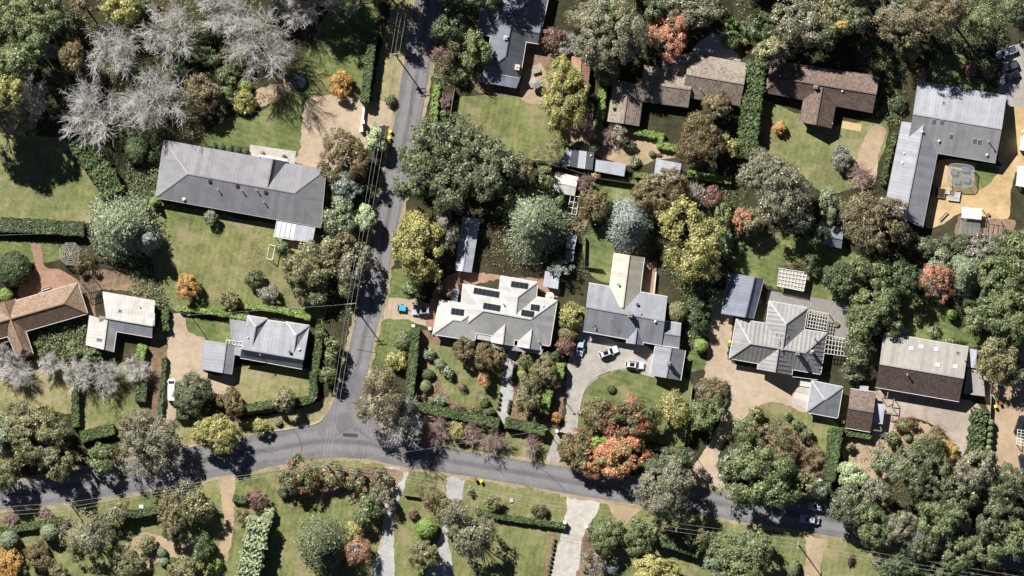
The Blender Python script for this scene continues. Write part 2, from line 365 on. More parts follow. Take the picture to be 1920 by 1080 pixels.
class MB:
    """collects boxes, bars and tubes for one mesh"""
    def __init__(s): s.v = []; s.f = []
    def poly(s, pts, faces):
        b = len(s.v); s.v += [tuple(p) for p in pts]; s.f += [tuple(b + i for i in f) for f in faces]; return s
    def box(s, c, size, rz=0.0):
        c = Vector(c); hx, hy, hz = size[0] / 2, size[1] / 2, size[2] / 2
        ca, sa = math.cos(rz), math.sin(rz)
        P = []
        for dz in (-hz, hz):
            for dx, dy in ((-hx, -hy), (hx, -hy), (hx, hy), (-hx, hy)):
                P.append((c.x + dx * ca - dy * sa, c.y + dx * sa + dy * ca, c.z + dz))
        return s.poly(P, [(3, 2, 1, 0), (4, 5, 6, 7), (0, 1, 5, 4), (1, 2, 6, 5), (2, 3, 7, 6), (3, 0, 4, 7)])
    def bar(s, p, q, w, h, up=Vector((0, 0, 1))):
        p = Vector(p); q = Vector(q); d = (q - p)
        if d.length < 1e-6: return s
        d.normalize(); x = d.cross(up)
        if x.length < 1e-4: x = Vector((1, 0, 0))
        x.normalize(); y = x.cross(d)
        P = []
        for e in (p, q):
            for a, b in ((-1, -1), (1, -1), (1, 1), (-1, 1)): P.append(e + x * a * w / 2 + y * b * h / 2)
        return s.poly(P, [(3, 2, 1, 0), (4, 5, 6, 7), (0, 1, 5, 4), (1, 2, 6, 5), (2, 3, 7, 6), (3, 0, 4, 7)])
    def tube(s, p, q, r0, r1=None, n=8, caps=True):
        r1 = r0 if r1 is None else r1
        p = Vector(p); q = Vector(q); d = (q - p).normalized()
        x = d.cross(Vector((0, 0, 1)));
        if x.length < 1e-3: x = Vector((1, 0, 0))
        x.normalize(); y = d.cross(x)
        P = []
        for e, r in ((p, r0), (q, r1)):
            for i in range(n):
                a = 2 * math.pi * i / n; P.append(e + (x * math.cos(a) + y * math.sin(a)) * r)
        F = [(i, (i + 1) % n, n + (i + 1) % n, n + i) for i in range(n)]
        if caps: F += [tuple(range(n - 1, -1, -1)), tuple(range(n, 2 * n))]
        return s.poly(P, F)
    def prism(s, pts, z0, z1):
        """pts: list of (x,y) counter-clockwise or not"""
        n = len(pts); ar = sum(pts[i][0] * pts[(i + 1) % n][1] - pts[(i + 1) % n][0] * pts[i][1] for i in range(n))
        if ar < 0: pts = pts[::-1]
        P = [(x, y, z0) for x, y in pts] + [(x, y, z1) for x, y in pts]
        F = [tuple(range(n - 1, -1, -1)), tuple(range(n, 2 * n))] + [(i, (i + 1) % n, n + (i + 1) % n, n + i) for i in range(n)]
        return s.poly(P, F)
    def build(s, name, mat, parent=None, off=None, bevel=0, smooth=False):
        me = bpy.data.meshes.new(name)
        v = s.v if off is None else [(a[0] - off[0], a[1] - off[1], a[2] - off[2]) for a in s.v]
        me.from_pydata(v, [], s.f); me.update()
        if bevel:
            bm = bmesh.new(); bm.from_mesh(me)
            bmesh.ops.bevel(bm, geom=bm.edges[:], offset=bevel, segments=2, affect='EDGES', clamp_overlap=True)
            bm.to_mesh(me); bm.free()
        if smooth:
            me.polygons.foreach_set('use_smooth', [True] * len(me.polygons))
        me.materials.append(mat)
        o = bpy.data.objects.new(name, me); COL.objects.link(o)
        if parent is not None: o.parent = parent
        return o

# ------------------------------------------------------------------ ground sheets
def catmull(pts, closed=True, step=6.0):
    n = len(pts); out = []
    rng = range(n) if closed else range(n - 1)
    for i in rng:
        p0, p1, p2, p3 = (pts[(i - 1) % n], pts[i], pts[(i + 1) % n], pts[(i + 2) % n]) if closed else \
            (pts[max(i - 1, 0)], pts[i], pts[i + 1], pts[min(i + 2, n - 1)])
        L = math.dist(p1, p2); k = max(1, int(L / step))
        for j in range(k):
            t = j / k
            out.append(tuple(0.5 * ((2 * p1[a]) + (-p0[a] + p2[a]) * t + (2 * p0[a] - 5 * p1[a] + 4 * p2[a] - p3[a]) * t * t + (-p0[a] + 3 * p1[a] - 3 * p2[a] + p3[a]) * t ** 3) for a in (0, 1)))
    if not closed: out.append(pts[-1])
    return out

def straight(pts, step=8.0):
    out = []; n = len(pts)
    for i in range(n):
        a, b = pts[i], pts[(i + 1) % n]; k = max(1, int(math.dist(a, b) / step))
        for j in range(k): out.append((a[0] + (b[0] - a[0]) * j / k, a[1] + (b[1] - a[1]) * j / k))
    return out

SHEETS = []
def in_poly(x, y, pts):
    c = False; n = len(pts); j = n - 1
    for i in range(n):
        xi, yi = pts[i]; xj, yj = pts[j]
        if (yi > y) != (yj > y) and x < (xj - xi) * (y - yi) / (yj - yi) + xi: c = not c
        j = i
    return c
def gz(px, py):
    z = 0.0
    for pts, zz, bb, _l, _m in SHEETS:
        if bb[0] <= px <= bb[2] and bb[1] <= py <= bb[3] and in_poly(px, py, pts): z = max(z, zz)
    return z
rg = random.Random(4)
def sheet(name, mat, pts, label, cat, curve=True, jit=1.9):
    q = catmull(pts, True) if curve else straight(pts)
    q = [(x + rg.uniform(-jit, jit), y + rg.uniform(-jit, jit)) for x, y in q]
    xs = [p[0] for p in q]; ys = [p[1] for p in q]; bb = (min(xs), min(ys), max(xs), max(ys))
    lev = 1 + max([s_[3] for s_ in SHEETS if s_[2][0] <= bb[2] + 3 and bb[0] <= s_[2][2] + 3 and s_[2][1] <= bb[3] + 3 and bb[1] <= s_[2][3] + 3] + [0])
    z = 0.004 * lev
    me = bpy.data.meshes.new(name)
    wp = [W(x, y, z) for x, y in q]
    me.from_pydata([tuple(p) for p in wp], [], [tuple(range(len(wp)))]); me.update()
    if me.polygons[0].normal.z < 0: me.flip_normals()
    me.materials.append(M[mat])
    o = link(name, me); setp(o, label, cat, kind='structure')
    SHEETS.append((q, z, bb, lev, mat))
    return o

g = 3000.0
me = bpy.data.meshes.new('ground'); me.from_pydata([(-g, -g, 0), (g, -g, 0), (g, g, 0), (-g, g, 0)], [], [(0, 1, 2, 3)]); me.update()
setp(link('ground', me, M['earth']), 'earth, leaf litter and rough grass under the trees', 'ground', kind='structure')

# ------------------------------------------------------------------ lawns, beds, drives, roads (map positions)
def lawn(mat, pts, label, **k): return sheet('lawn', mat, pts, label, 'lawn', **k)
lawn('grass', [(-40, 956), (110, 942), (270, 919), (402, 891), (524, 868), (630, 853), (727, 865), (866, 887), (1071, 923), (1230, 947), (1404, 976), (1520, 995), (1609, 1010), (1680, 1028), (1690, 1120), (800, 1130), (-40, 1130)], 'long lawn and gardens along the far side of the crossroad', jit=2)
lawn('grass_pale', [(-40, 262), (120, 262), (178, 305), (208, 365), (200, 415), (80, 412), (-40, 408)], 'dry open lawn beside the curved hedge')
lawn('grass_green', [(-30, 456), (112, 455), (114, 486), (60, 492), (-30, 494)], 'small lawn strip behind the octagonal pergola')
lawn('grass_green', [(370, 275), (420, 225), (480, 215), (545, 160), (575, 100), (620, 20), (705, 10), (694, 110), (682, 190), (590, 182), (566, 195), (556, 290), (470, 278), (400, 272)], 'mown lawn with trampoline north of the long grey house')
lawn('grass', [(298, 380), (450, 410), (600, 440), (615, 520), (604, 606), (560, 580), (470, 575), (340, 585), (305, 545), (282, 475), (288, 400)], 'wide lawn with goal frame south of the long grey house')
lawn('grass_dry', [(697, 200), (708, 120), (728, 40), (745, -20), (780, -20), (768, 55), (764, 100), (738, 210)], 'grass verge between tall hedge and street')
lawn('grass', [(858, 185), (930, 178), (1005, 185), (1050, 210), (1068, 290), (985, 297), (900, 262), (855, 232)], 'lawn south of the dark slate house')
lawn('grass_pale', [(1425, 200), (1440, 190), (1500, 215), (1560, 235), (1660, 225), (1650, 300), (1600, 350), (1540, 360), (1490, 320), (1415, 315)], 'dry lawn south of the red brown tiled house')
lawn('grass_green', [(1105, 338), (1195, 338), (1200, 372), (1150, 385), (1105, 380)], 'little lawn behind the garden sheds')
lawn('grass_green', [(1095, 440), (1148, 430), (1150, 520), (1120, 525), (1098, 500)], 'narrow lawn beside the cream roofed wing')
lawn('grass_green', [(1362, 450), (1420, 430), (1520, 450), (1610, 480), (1600, 560), (1520, 570), (1440, 535), (1375, 512)], 'shaded lawn round the rusty edged pergola')
lawn('grass_green', [(1680, 560), (1720, 550), (1800, 600), (1860, 640), (1800, 652), (1720, 640), (1690, 615)], 'lawn behind the tan and brown roofed house')
lawn('grass_green', [(1745, 120), (1800, 100), (1840, 150), (1885, 175), (1800, 175), (1740, 160)], 'shady grass north of the pale grey L shaped house')
lawn('grass_dry', [(440, 690), (575, 692), (592, 730), (580, 755), (520, 770), (450, 775), (400, 745)], 'dry front lawn of the steel grey house')
lawn('grass_green', [(344, 592), (400, 605), (470, 600), (440, 640), (395, 640), (360, 625)], 'small lawn inside the curving brick drive')
lawn('grass_dry', [(332, 788), (460, 786), (590, 756), (630, 728), (616, 780), (595, 798), (512, 812), (420, 829), (338, 845)], 'verge lawn on the corner of the two streets')
lawn('grass_dry', [(-30, 690), (138, 690), (140, 770), (60, 770), (-30, 800)], 'dry lawn under the leafless trees by the terracotta house')
lawn('grass', [(148, 690), (262, 690), (262, 780), (215, 805), (150, 800)], 'sunny lawn between clipped hedges')
lawn('grass_green', [(720, 512), (770, 506), (778, 560), (724, 558)], 'grass verge north of the brick driveway')
lawn('grass_green', [(710, 598), (766, 597), (772, 640), (742, 705), (688, 712)], 'grass verge between street and white roofed house')
lawn('mulch', [(782, 625), (880, 640), (1015, 660), (1058, 670), (1050, 790), (1000, 800), (940, 780), (850, 775), (785, 745), (778, 680)], 'mulched front garden of the white roofed house', jit=2)
lawn('grass', [(800, 640), (830, 645), (880, 680), (945, 690), (935, 765), (905, 775), (850, 755), (825, 715), (800, 680)], 'garden lawn before the white roofed house')
lawn('grass_pale', [(782, 790), (860, 790), (960, 810), (1045, 805), (1034, 874), (965, 864), (860, 846), (770, 828)], 'grass verge before the long clipped hedge')
lawn('grass_green', [(1082, 770), (1100, 722), (1140, 698), (1190, 694), (1290, 712), (1298, 770), (1286, 835), (1180, 820), (1080, 808)], 'rounded green lawn inside the grey gravel drive')
lawn('grass_green', [(1292, 660), (1318, 655), (1322, 690), (1290, 694)], 'tiny lawn beside the grey garage')
lawn('grass', [(1400, 760), (1440, 752), (1510, 770), (1570, 795), (1565, 880), (1500, 880), (1420, 840)], 'lawn with young trees before the ribbed roof house')
lawn('mulch', [(1400, 800), (1450, 790), (1520, 830), (1562, 880), (1490, 885), (1420, 850)], 'bark covered bed under sparse young trees', jit=2)
lawn('dirt', [(1575, 815), (1640, 815), (1700, 790), (1755, 805), (1795, 860), (1760, 890), (1640, 900), (1590, 880)], 'bare soil garden inside the turning circle', jit=2)
def drive(mat, pts, label, name='driveway', **k): return sheet(name, mat, pts, label, 'driveway' if name == 'driveway' else name.replace('_', ' '), **k)
drive('gravel_tan', [(572, 195), (600, 179), (650, 178), (680, 188), (742, 198), (738, 234), (694, 240), (684, 295), (640, 310), (600, 320), (552, 300), (562, 280)], 'tan brick forecourt shadowed by a leafless tree')
drive('concrete', [(470, 271), (555, 284), (552, 310), (485, 300), (465, 292)], 'pale paved terrace at the front of the long grey house', 'terrace', curve=False, jit=0.3)
drive('dirt', [(470, 178), (505, 160), (548, 155), (545, 170), (520, 188), (498, 198), (480, 202), (468, 195)], 'curved gravel path with stepping stones by the trampoline', 'path')
drive('gravel_tan', [(318, 610), (326, 588), (346, 588), (352, 620), (386, 640), (380, 695), (440, 708), (425, 742), (400, 735), (370, 710), (340, 745), (326, 790), (316, 845), (296, 845), (306, 760), (310, 690)], 'curving tan brick drive with a white van')
drive('gravel_tan', [(722, 558), (780, 560), (815, 572), (812, 616), (765, 600), (712, 598)], 'tan brick driveway holding a blue trailer', curve=False)
drive('mulch', [(780, 615), (815, 625), (870, 640), (862, 650), (800, 642)], 'sandy strip under the white roofed house front', 'path')
drive('gravel_white', [(953, 655), (968, 655), (964, 720), (956, 775), (948, 795), (934, 775), (938, 730)], 'white gravel garden path lined with clipped balls', 'path')
drive('gravel_grey', [(1085, 600), (1130, 632), (1222, 655), (1232, 706), (1180, 694), (1130, 702), (1100, 730), (1086, 770), (1080, 812), (1062, 845), (1035, 885), (1022, 868), (1040, 820), (1060, 790), (1062, 700), (1072, 650)], 'curving grey gravel drive with white cars')
drive('gravel_tan', [(1330, 640), (1338, 560), (1366, 545), (1375, 600), (1366, 672), (1420, 690), (1486, 705), (1545, 760), (1515, 775), (1470, 758), (1435, 755), (1400, 780), (1368, 815), (1350, 850), (1345, 880), (1362, 925), (1300, 925), (1298, 880), (1330, 830), (1350, 790), (1345, 745), (1322, 715)], 'wide tan brick drive of the ribbed roof house')
drive('gravel_pink', [(1625, 800), (1640, 735), (1700, 738), (1835, 760), (1825, 862), (1806, 872), (1788, 830), (1750, 796), (1700, 783), (1664, 815), (1640, 830)], 'weathered grey turning circle before the tan and brown house')
drive('dirt', [(1848, 700), (1950, 690), (1950, 930), (1900, 920), (1862, 870), (1858, 800)], 'reddish earth yard with white pergola and parked car')
drive('dirt', [(1868, 560), (1950, 640), (1950, 700), (1900, 660)], 'bare earth patch beside the big evergreen trees')
drive('sand', [(1735, 425), (1748, 360), (1765, 300), (1866, 312), (1905, 305), (1895, 360), (1888, 412), (1830, 408), (1800, 400), (1768, 420)], 'yellow sandy courtyard of the pale grey L shaped house', 'courtyard', jit=0.8)
drive('grass_green', [(1832, 306), (1872, 312), (1868, 330), (1845, 350), (1830, 350)], 'curved grass patch in the sandy courtyard', 'lawn')
drive('sand', [(1876, 205), (1940, 180), (1940, 312), (1876, 306)], 'sandy parking strip behind the pale grey house', 'driveway')
drive('mulch', [(1795, 405), (1845, 410), (1905, 412), (1900, 445), (1790, 442)], 'brown kitchen garden bed below the sandy courtyard', 'garden_bed', curve=False)
drive('gravel_grey', [(1900, 90), (1940, 80), (1940, 190), (1876, 190), (1880, 120)], 'shaded gravel parking area for the utility trucks')
drive('dirt', [(1602, 320), (1616, 272), (1636, 238), (1660, 242), (1648, 290), (1640, 345), (1610, 350)], 'winding pale gravel path past the dry lawn', 'path')
drive('sand', [(1579, 226), (1616, 233), (1614, 247), (1577, 240)], 'yellow timber patio beside the red brown tiled house', 'patio', curve=False, jit=0.2)
drive('gravel_white', [(1298, 95), (1320, 72), (1345, 62), (1366, 80), (1388, 118), (1330, 112), (1305, 110)], 'pale stone forecourt behind the mossy tiled house', 'forecourt')
drive('mulch', [(890, 120), (980, 60), (1060, 60), (1075, 130), (1020, 175), (960, 180), (890, 168)], 'brown earth yard beside the dark slate house', 'yard', jit=2)
drive('dirt', [(985, 135), (1015, 120), (1030, 170), (1020, 195), (985, 190), (975, 178)], 'sandy patch with table and umbrella', 'patio')
drive('dirt', [(1150, 248), (1232, 255), (1272, 290), (1232, 300), (1190, 310), (1140, 300), (1065, 270), (1062, 240), (1110, 225)], 'sandy kitchen garden between clipped hedges and sheds', 'garden_bed')
drive('brick_pave', [(58, 458), (76, 458), (84, 500), (112, 505), (150, 530), (140, 545), (40, 560), (45, 520), (66, 500)], 'red brick paving beside the terracotta house', 'path', jit=0.6)
drive('mulch', [(150, 520), (195, 505), (250, 520), (310, 545), (305, 600), (300, 560), (190, 545), (178, 600), (166, 590)], 'dusty driveway behind the old white cottage')
drive('mulch', [(270, 690), (300, 600), (318, 600), (310, 690), (296, 850), (270, 800)], 'long bark strip between hedge and drive', 'path')
drive('brick_pave', [(860, 510), (945, 518), (1030, 525), (1050, 540), (1040, 560), (1008, 540), (930, 525), (830, 560), (820, 620), (800, 610), (815, 545)], 'reddish paving behind the white roofed house', 'path')
drive('brick_pave', [(1206, 486), (1232, 492), (1226, 552), (1198, 548)], 'red brick terrace with white edge beside the cream wing', 'terrace', curve=False, jit=0.2)
drive('mulch', [(1065, 390), (1100, 390), (1100, 425), (1075, 430)], 'bare soil below the small frame', 'garden_bed')
drive('deck', [(1440, 545), (1500, 553), (1590, 570), (1592, 640), (1550, 634), (1553, 592), (1436, 570)], 'weathered grey timber deck round the ribbed roof house', 'deck', curve=False, jit=0.1)
drive('concrete', [(1499, 711), (1524, 716), (1516, 768), (1483, 758)], 'striped concrete apron before the hip roofed garage', 'apron', curve=False, jit=0.1)
APRON = bpy.context.scene.collection.objects[-1]; AZ = SHEETS[-1][1]
SLAB = [m_plain('slab_pale', (0.50, 0.475, 0.43), 0.85), m_plain('slab_dull', (0.40, 0.37, 0.33), 0.85)]
for k in range(4):
    a_, b_ = k / 4 + 0.008, (k + 1) / 4 - 0.008; la = Vector((1499, 711)).lerp(Vector((1483, 758)), a_); lb = Vector((1499, 711)).lerp(Vector((1483, 758)), b_); ra = Vector((1524, 716)).lerp(Vector((1516, 768)), a_); rb = Vector((1524, 716)).lerp(Vector((1516, 768)), b_)
    MB().prism([tuple(W(*p)[:2]) for p in (la, ra, rb, lb)], AZ - 0.02, AZ + 0.05).build('slab', SLAB[k % 2], APRON)
drive('dirt', [(412, 885), (440, 885), (438, 960), (436, 1010), (420, 1060), (395, 1100), (370, 1100), (400, 1050), (418, 990)], 'sandy driveway curving south past the mint green hedge')
drive('gravel_white', [(726, 862), (768, 874), (742, 960), (738, 1030), (735, 1100), (690, 1100), (712, 1020), (722, 950)], 'white gravel drive shaded by trees')
drive('gravel_white', [(842, 884), (872, 890), (862, 945), (845, 965), (840, 1010), (850, 1100), (795, 1100), (825, 1010), (835, 960)], 'pale gravel drive hidden under the gum tree')
drive('concrete', [(1070, 922), (1126, 932), (1106, 985), (1090, 1030), (1082, 1100), (1030, 1100), (1050, 1010), (1060, 970)], 'broad pale concrete driveway with a row of clipped balls')
drive('mulch', [(1098, 990), (1106, 985), (1130, 1020), (1120, 1100), (1082, 1100), (1088, 1040)], 'bark bed beside the concrete driveway', 'garden_bed')
drive('mulch', [(1032, 1000), (1046, 1000), (1030, 1100), (1014, 1100)], 'narrow bed of clipped balls by the concrete driveway', 'garden_bed', curve=False)
drive('dirt', [(1140, 934), (1205, 944), (1190, 965), (1168, 985), (1150, 965)], 'short dirt driveway beside twin round trees')
drive('dirt', [(1512, 990), (1552, 1000), (1538, 1060), (1532, 1100), (1498, 1100), (1512, 1050)], 'sandy driveway beside a small corner lawn')
drive('dirt', [(250, 1010), (285, 1000), (340, 1020), (390, 1010), (360, 1040), (300, 1050), (260, 1080), (225, 1080)], 'curving sandy garden path among shrubs', 'path')
drive('mulch', [(535, 880), (740, 880), (735, 915), (640, 925), (560, 935), (530, 920)], 'mulched bed under the row of autumn shrubs', 'garden_bed')
# sandy shoulders, then the road itself
EW_T = [(-40, 914), (60, 898), (150, 880), (240, 864), (340, 842), (420, 826), (513, 809), (591, 795), (606, 787), (622, 760), (632, 735), (641, 705), (655, 650), (664, 609), (683, 502), (702, 410), (720, 322), (738, 236), (752, 150), (764, 90), (769, 55), (778, 0), (784, -40)]
EW_R = [(834, -40), (826, 0), (818, 60), (806, 130), (788, 236), (770, 320), (749, 410), (729, 502), (723, 555), (708, 612), (692, 680), (686, 715), (692, 765), (715, 802), (760, 824), (852, 842), (899, 852), (965, 862), (1074, 877), (1140, 889), (1230, 903), (1357, 922), (1450, 930), (1540, 938), (1650, 958), (1780, 985), (1960, 1018)]
EW_B = [(1960, 1074), (1780, 1043), (1609, 1013), (1520, 999), (1404, 981), (1357, 972), (1226, 951), (1160, 941), (1071, 927), (988, 911), (866, 891), (763, 877), (727, 869), (699, 862), (630, 857), (591, 861), (524, 872), (470, 884), (402, 895), (270, 922), (110, 945), (-40, 960)]
def offset_poly(pts, d):
    n = len(pts); out = []
    for i in range(n):
        a, b, c = pts[i - 1], pts[i], pts[(i + 1) % n]
        t = Vector((c[0] - a[0], c[1] - a[1])).normalized()
        out.append((b[0] + t.y * d, b[1] - t.x * d))
    return out
sheet('road_shoulder', 'verge', offset_poly(EW_T + EW_R + EW_B, 6.5), 'dry sandy shoulder along both streets', 'shoulder', curve=False, jit=3.0)
sheet('road', 'asphalt', EW_T + EW_R + EW_B, 'worn grey asphalt street with a T junction', 'road', curve=False, jit=0.5)
ROADZ = SHEETS[-1][1]
def strip(name, mat, pts, wpx, label, cat, z, curve=True):
    q = catmull(pts, False, 4) if curve else pts
    vs = []; fs = []
    for i, p in enumerate(q):
        a = q[max(i - 1, 0)]; b = q[min(i + 1, len(q) - 1)]
        t = Vector((b[0] - a[0], b[1] - a[1])).normalized()
        for sgn in (-1, 1): vs.append(tuple(W(p[0] - t.y * sgn * wpx / 2, p[1] + t.x * sgn * wpx / 2, z)))
    for i in range(len(q) - 1): fs.append((2 * i, 2 * i + 1, 2 * i + 3, 2 * i + 2))
    me = bpy.data.meshes.new(name); me.from_pydata(vs, [], fs); me.update()
    if me.polygons[0].normal.z < 0: me.flip_normals()
    me.materials.append(M[mat]); return setp(link(name, me), label, cat, kind='structure')
def solid_strip(name, mat, pts, wpx, hm, label, cat, kind='structure', z0=-0.05):
    q = catmull(pts, False, 5); mb = MB()
    for i in range(len(q) - 1): mb.bar(W(*q[i], (z0 + hm) / 2 + 0.0), W(*q[i + 1], (z0 + hm) / 2), wpx * S, hm - z0)
    o = mb.build(name, M[mat]); return setp(o, label, cat, kind=kind)
WA = ((0.115, 0.111, 0.117), (0.19, 0.184, 0.19))
M['worn'] = m_road('asphalt_worn', *WA, wear=((0.27, 0.262, 0.262), 0.42)); M['oily'] = m_road('asphalt_oily', *WA, wear=((0.09, 0.087, 0.091), 0.35))
def lane(mat, pts, wpx, label, lev):
    q = catmull(pts, False, 5); vs = []; fs = []; at = []
    for i, p in enumerate(q):
        a = q[max(i - 1, 0)]; b = q[min(i + 1, len(q) - 1)]; t = Vector((b[0] - a[0], b[1] - a[1])).normalized()
        e = min(1, i / 6, (len(q) - 1 - i) / 6)
        for sgn in (-1, -0.4, 0.4, 1): vs.append(tuple(W(p[0] - t.y * sgn * wpx / 2, p[1] + t.x * sgn * wpx / 2, ROADZ + 0.004 * lev))); at.append(e if abs(sgn) < 0.5 else 0.0)
    for i in range(len(q) - 1):
        for k in range(3): fs.append((4 * i + k, 4 * i + k + 1, 4 * i + k + 5, 4 * i + k + 4))
    me = bpy.data.meshes.new('road_lane'); me.from_pydata(vs, [], fs); me.update()
    if me.polygons[0].normal.z < 0: me.flip_normals()
    a = me.attributes.new('wear', 'FLOAT', 'POINT'); a.data.foreach_set('value', at)
    me.materials.append(M[mat]); setp(link('road_lane', me), label, 'road wear', kind='structure')
NSC = [(805, -40), (800, 10), (786, 110), (763, 236), (735, 366), (706, 510), (686, 610), (664, 708)]
EWC = [(-40, 937), (110, 915), (240, 893), (375, 866), (513, 842), (600, 828), (690, 832), (763, 850), (866, 868), (988, 888), (1140, 915), (1300, 938), (1450, 958), (1600, 982), (1780, 1014), (1960, 1046)]
def shift(pts, d):
    out = []
    for i, p in enumerate(pts):
        a = pts[max(i - 1, 0)]; b = pts[min(i + 1, len(pts) - 1)]; t = Vector((b[0] - a[0], b[1] - a[1])).normalized(); out.append((p[0] - t.y * d, p[1] + t.x * d))
    return out
for d_, n_ in ((-12, 'west'), (9, 'east')): lane('worn', shift(NSC, d_), 19, 'pale tyre polished lane on the %s half of the street' % n_, 1)
for d_, n_ in ((-13, 'north'), (11, 'south')): lane('worn', shift(EWC, d_), 20, 'pale tyre polished lane on the %s half of the crossroad' % n_, 1)
lane('worn', [(650, 745), (640, 780), (632, 800), (600, 818)], 30, 'pale swept turning area at the junction corner', 2)
lane('worn', [(664, 745), (668, 775), (690, 805), (730, 830)], 30, 'pale swept turning area under the junction gum', 3)
lane('oily', shift(EWC, 0), 9, 'dark oily strip along the crossroad centre', 4)
lane('oily', shift(NSC, -1), 7, 'dark oily strip along the street centre', 4)
M['patch'] = m_road('road_patch', (0.115, 0.112, 0.115), (0.18, 0.175, 0.175))
M['tar'] = m_road('tar', (0.05, 0.05, 0.052), (0.075, 0.073, 0.075))
for i_, (p_, l_) in enumerate((([(430, 840), (455, 846), (480, 843), (512, 850)], 'wandering dark crack seal before the yellow green verge tree'), ([(905, 858), (930, 878), (945, 890)], 'dark crack seal across the crossroad by the bare shrubs'), ([(690, 548), (699, 572), (694, 600), (700, 606)], 'dark crack seal along the street by the brick driveway'), ([(748, 292), (757, 322), (750, 346)], 'dark crack seal beside the oak mass'), ([(1005, 876), (1030, 890), (1060, 920)], 'dark crack seal before the concrete driveway'), ([(556, 812), (566, 836), (560, 858)], 'dark crack seal across the road near the kerb'), ([(776, 150), (770, 190), (772, 215)], 'dark crack seal along the upper street'))):
    strip('road_patch', 'tar', p_, 1.0, l_, 'crack seal', ROADZ + 0.028)
strip('road_patch', 'patch', [(775, 858), (815, 865)], 22, 'square pale trench repair in the crossroad', 'road patch', ROADZ + 0.020, False)
strip('road_patch', 'tar', [(668, 655), (706, 662)], 1.2, 'thin dark tar seam across the street', 'road patch', ROADZ + 0.016)
strip('road_patch', 'patch', [(640, 774), (643, 795), (650, 806)], 30, 'pale worn patch where the streets meet', 'road patch', ROADZ + 0.020)
strip('road_patch', 'tar', [(643, 815), (671, 817)], 7, 'dark tar repair patch in the junction', 'road patch', ROADZ + 0.024)
solid_strip('kerb', 'kerb', [(513, 808), (560, 801), (591, 794), (604, 786), (608, 778)], 2.0, ROADZ + 0.12, 'rounded concrete kerb at the street corner', 'kerb')
solid_strip('kerb', 'kerb', [(338, 841), (360, 837), (390, 831)], 2.0, ROADZ + 0.12, 'short concrete kerb beside the gum tree', 'kerb')
solid_strip('kerb', 'kerb', [(1082, 806), (1085, 775), (1097, 728), (1118, 706), (1145, 695), (1175, 691), (1222, 699)], 1.4, 0.13, 'pale garden edging round the green lawn', 'edging')
solid_strip('kerb', 'dirt', [(1664, 815), (1700, 783), (1750, 796), (1788, 830), (1806, 872)], 1.8, 0.12, 'pale edging of the soil garden in the turning circle', 'edging')

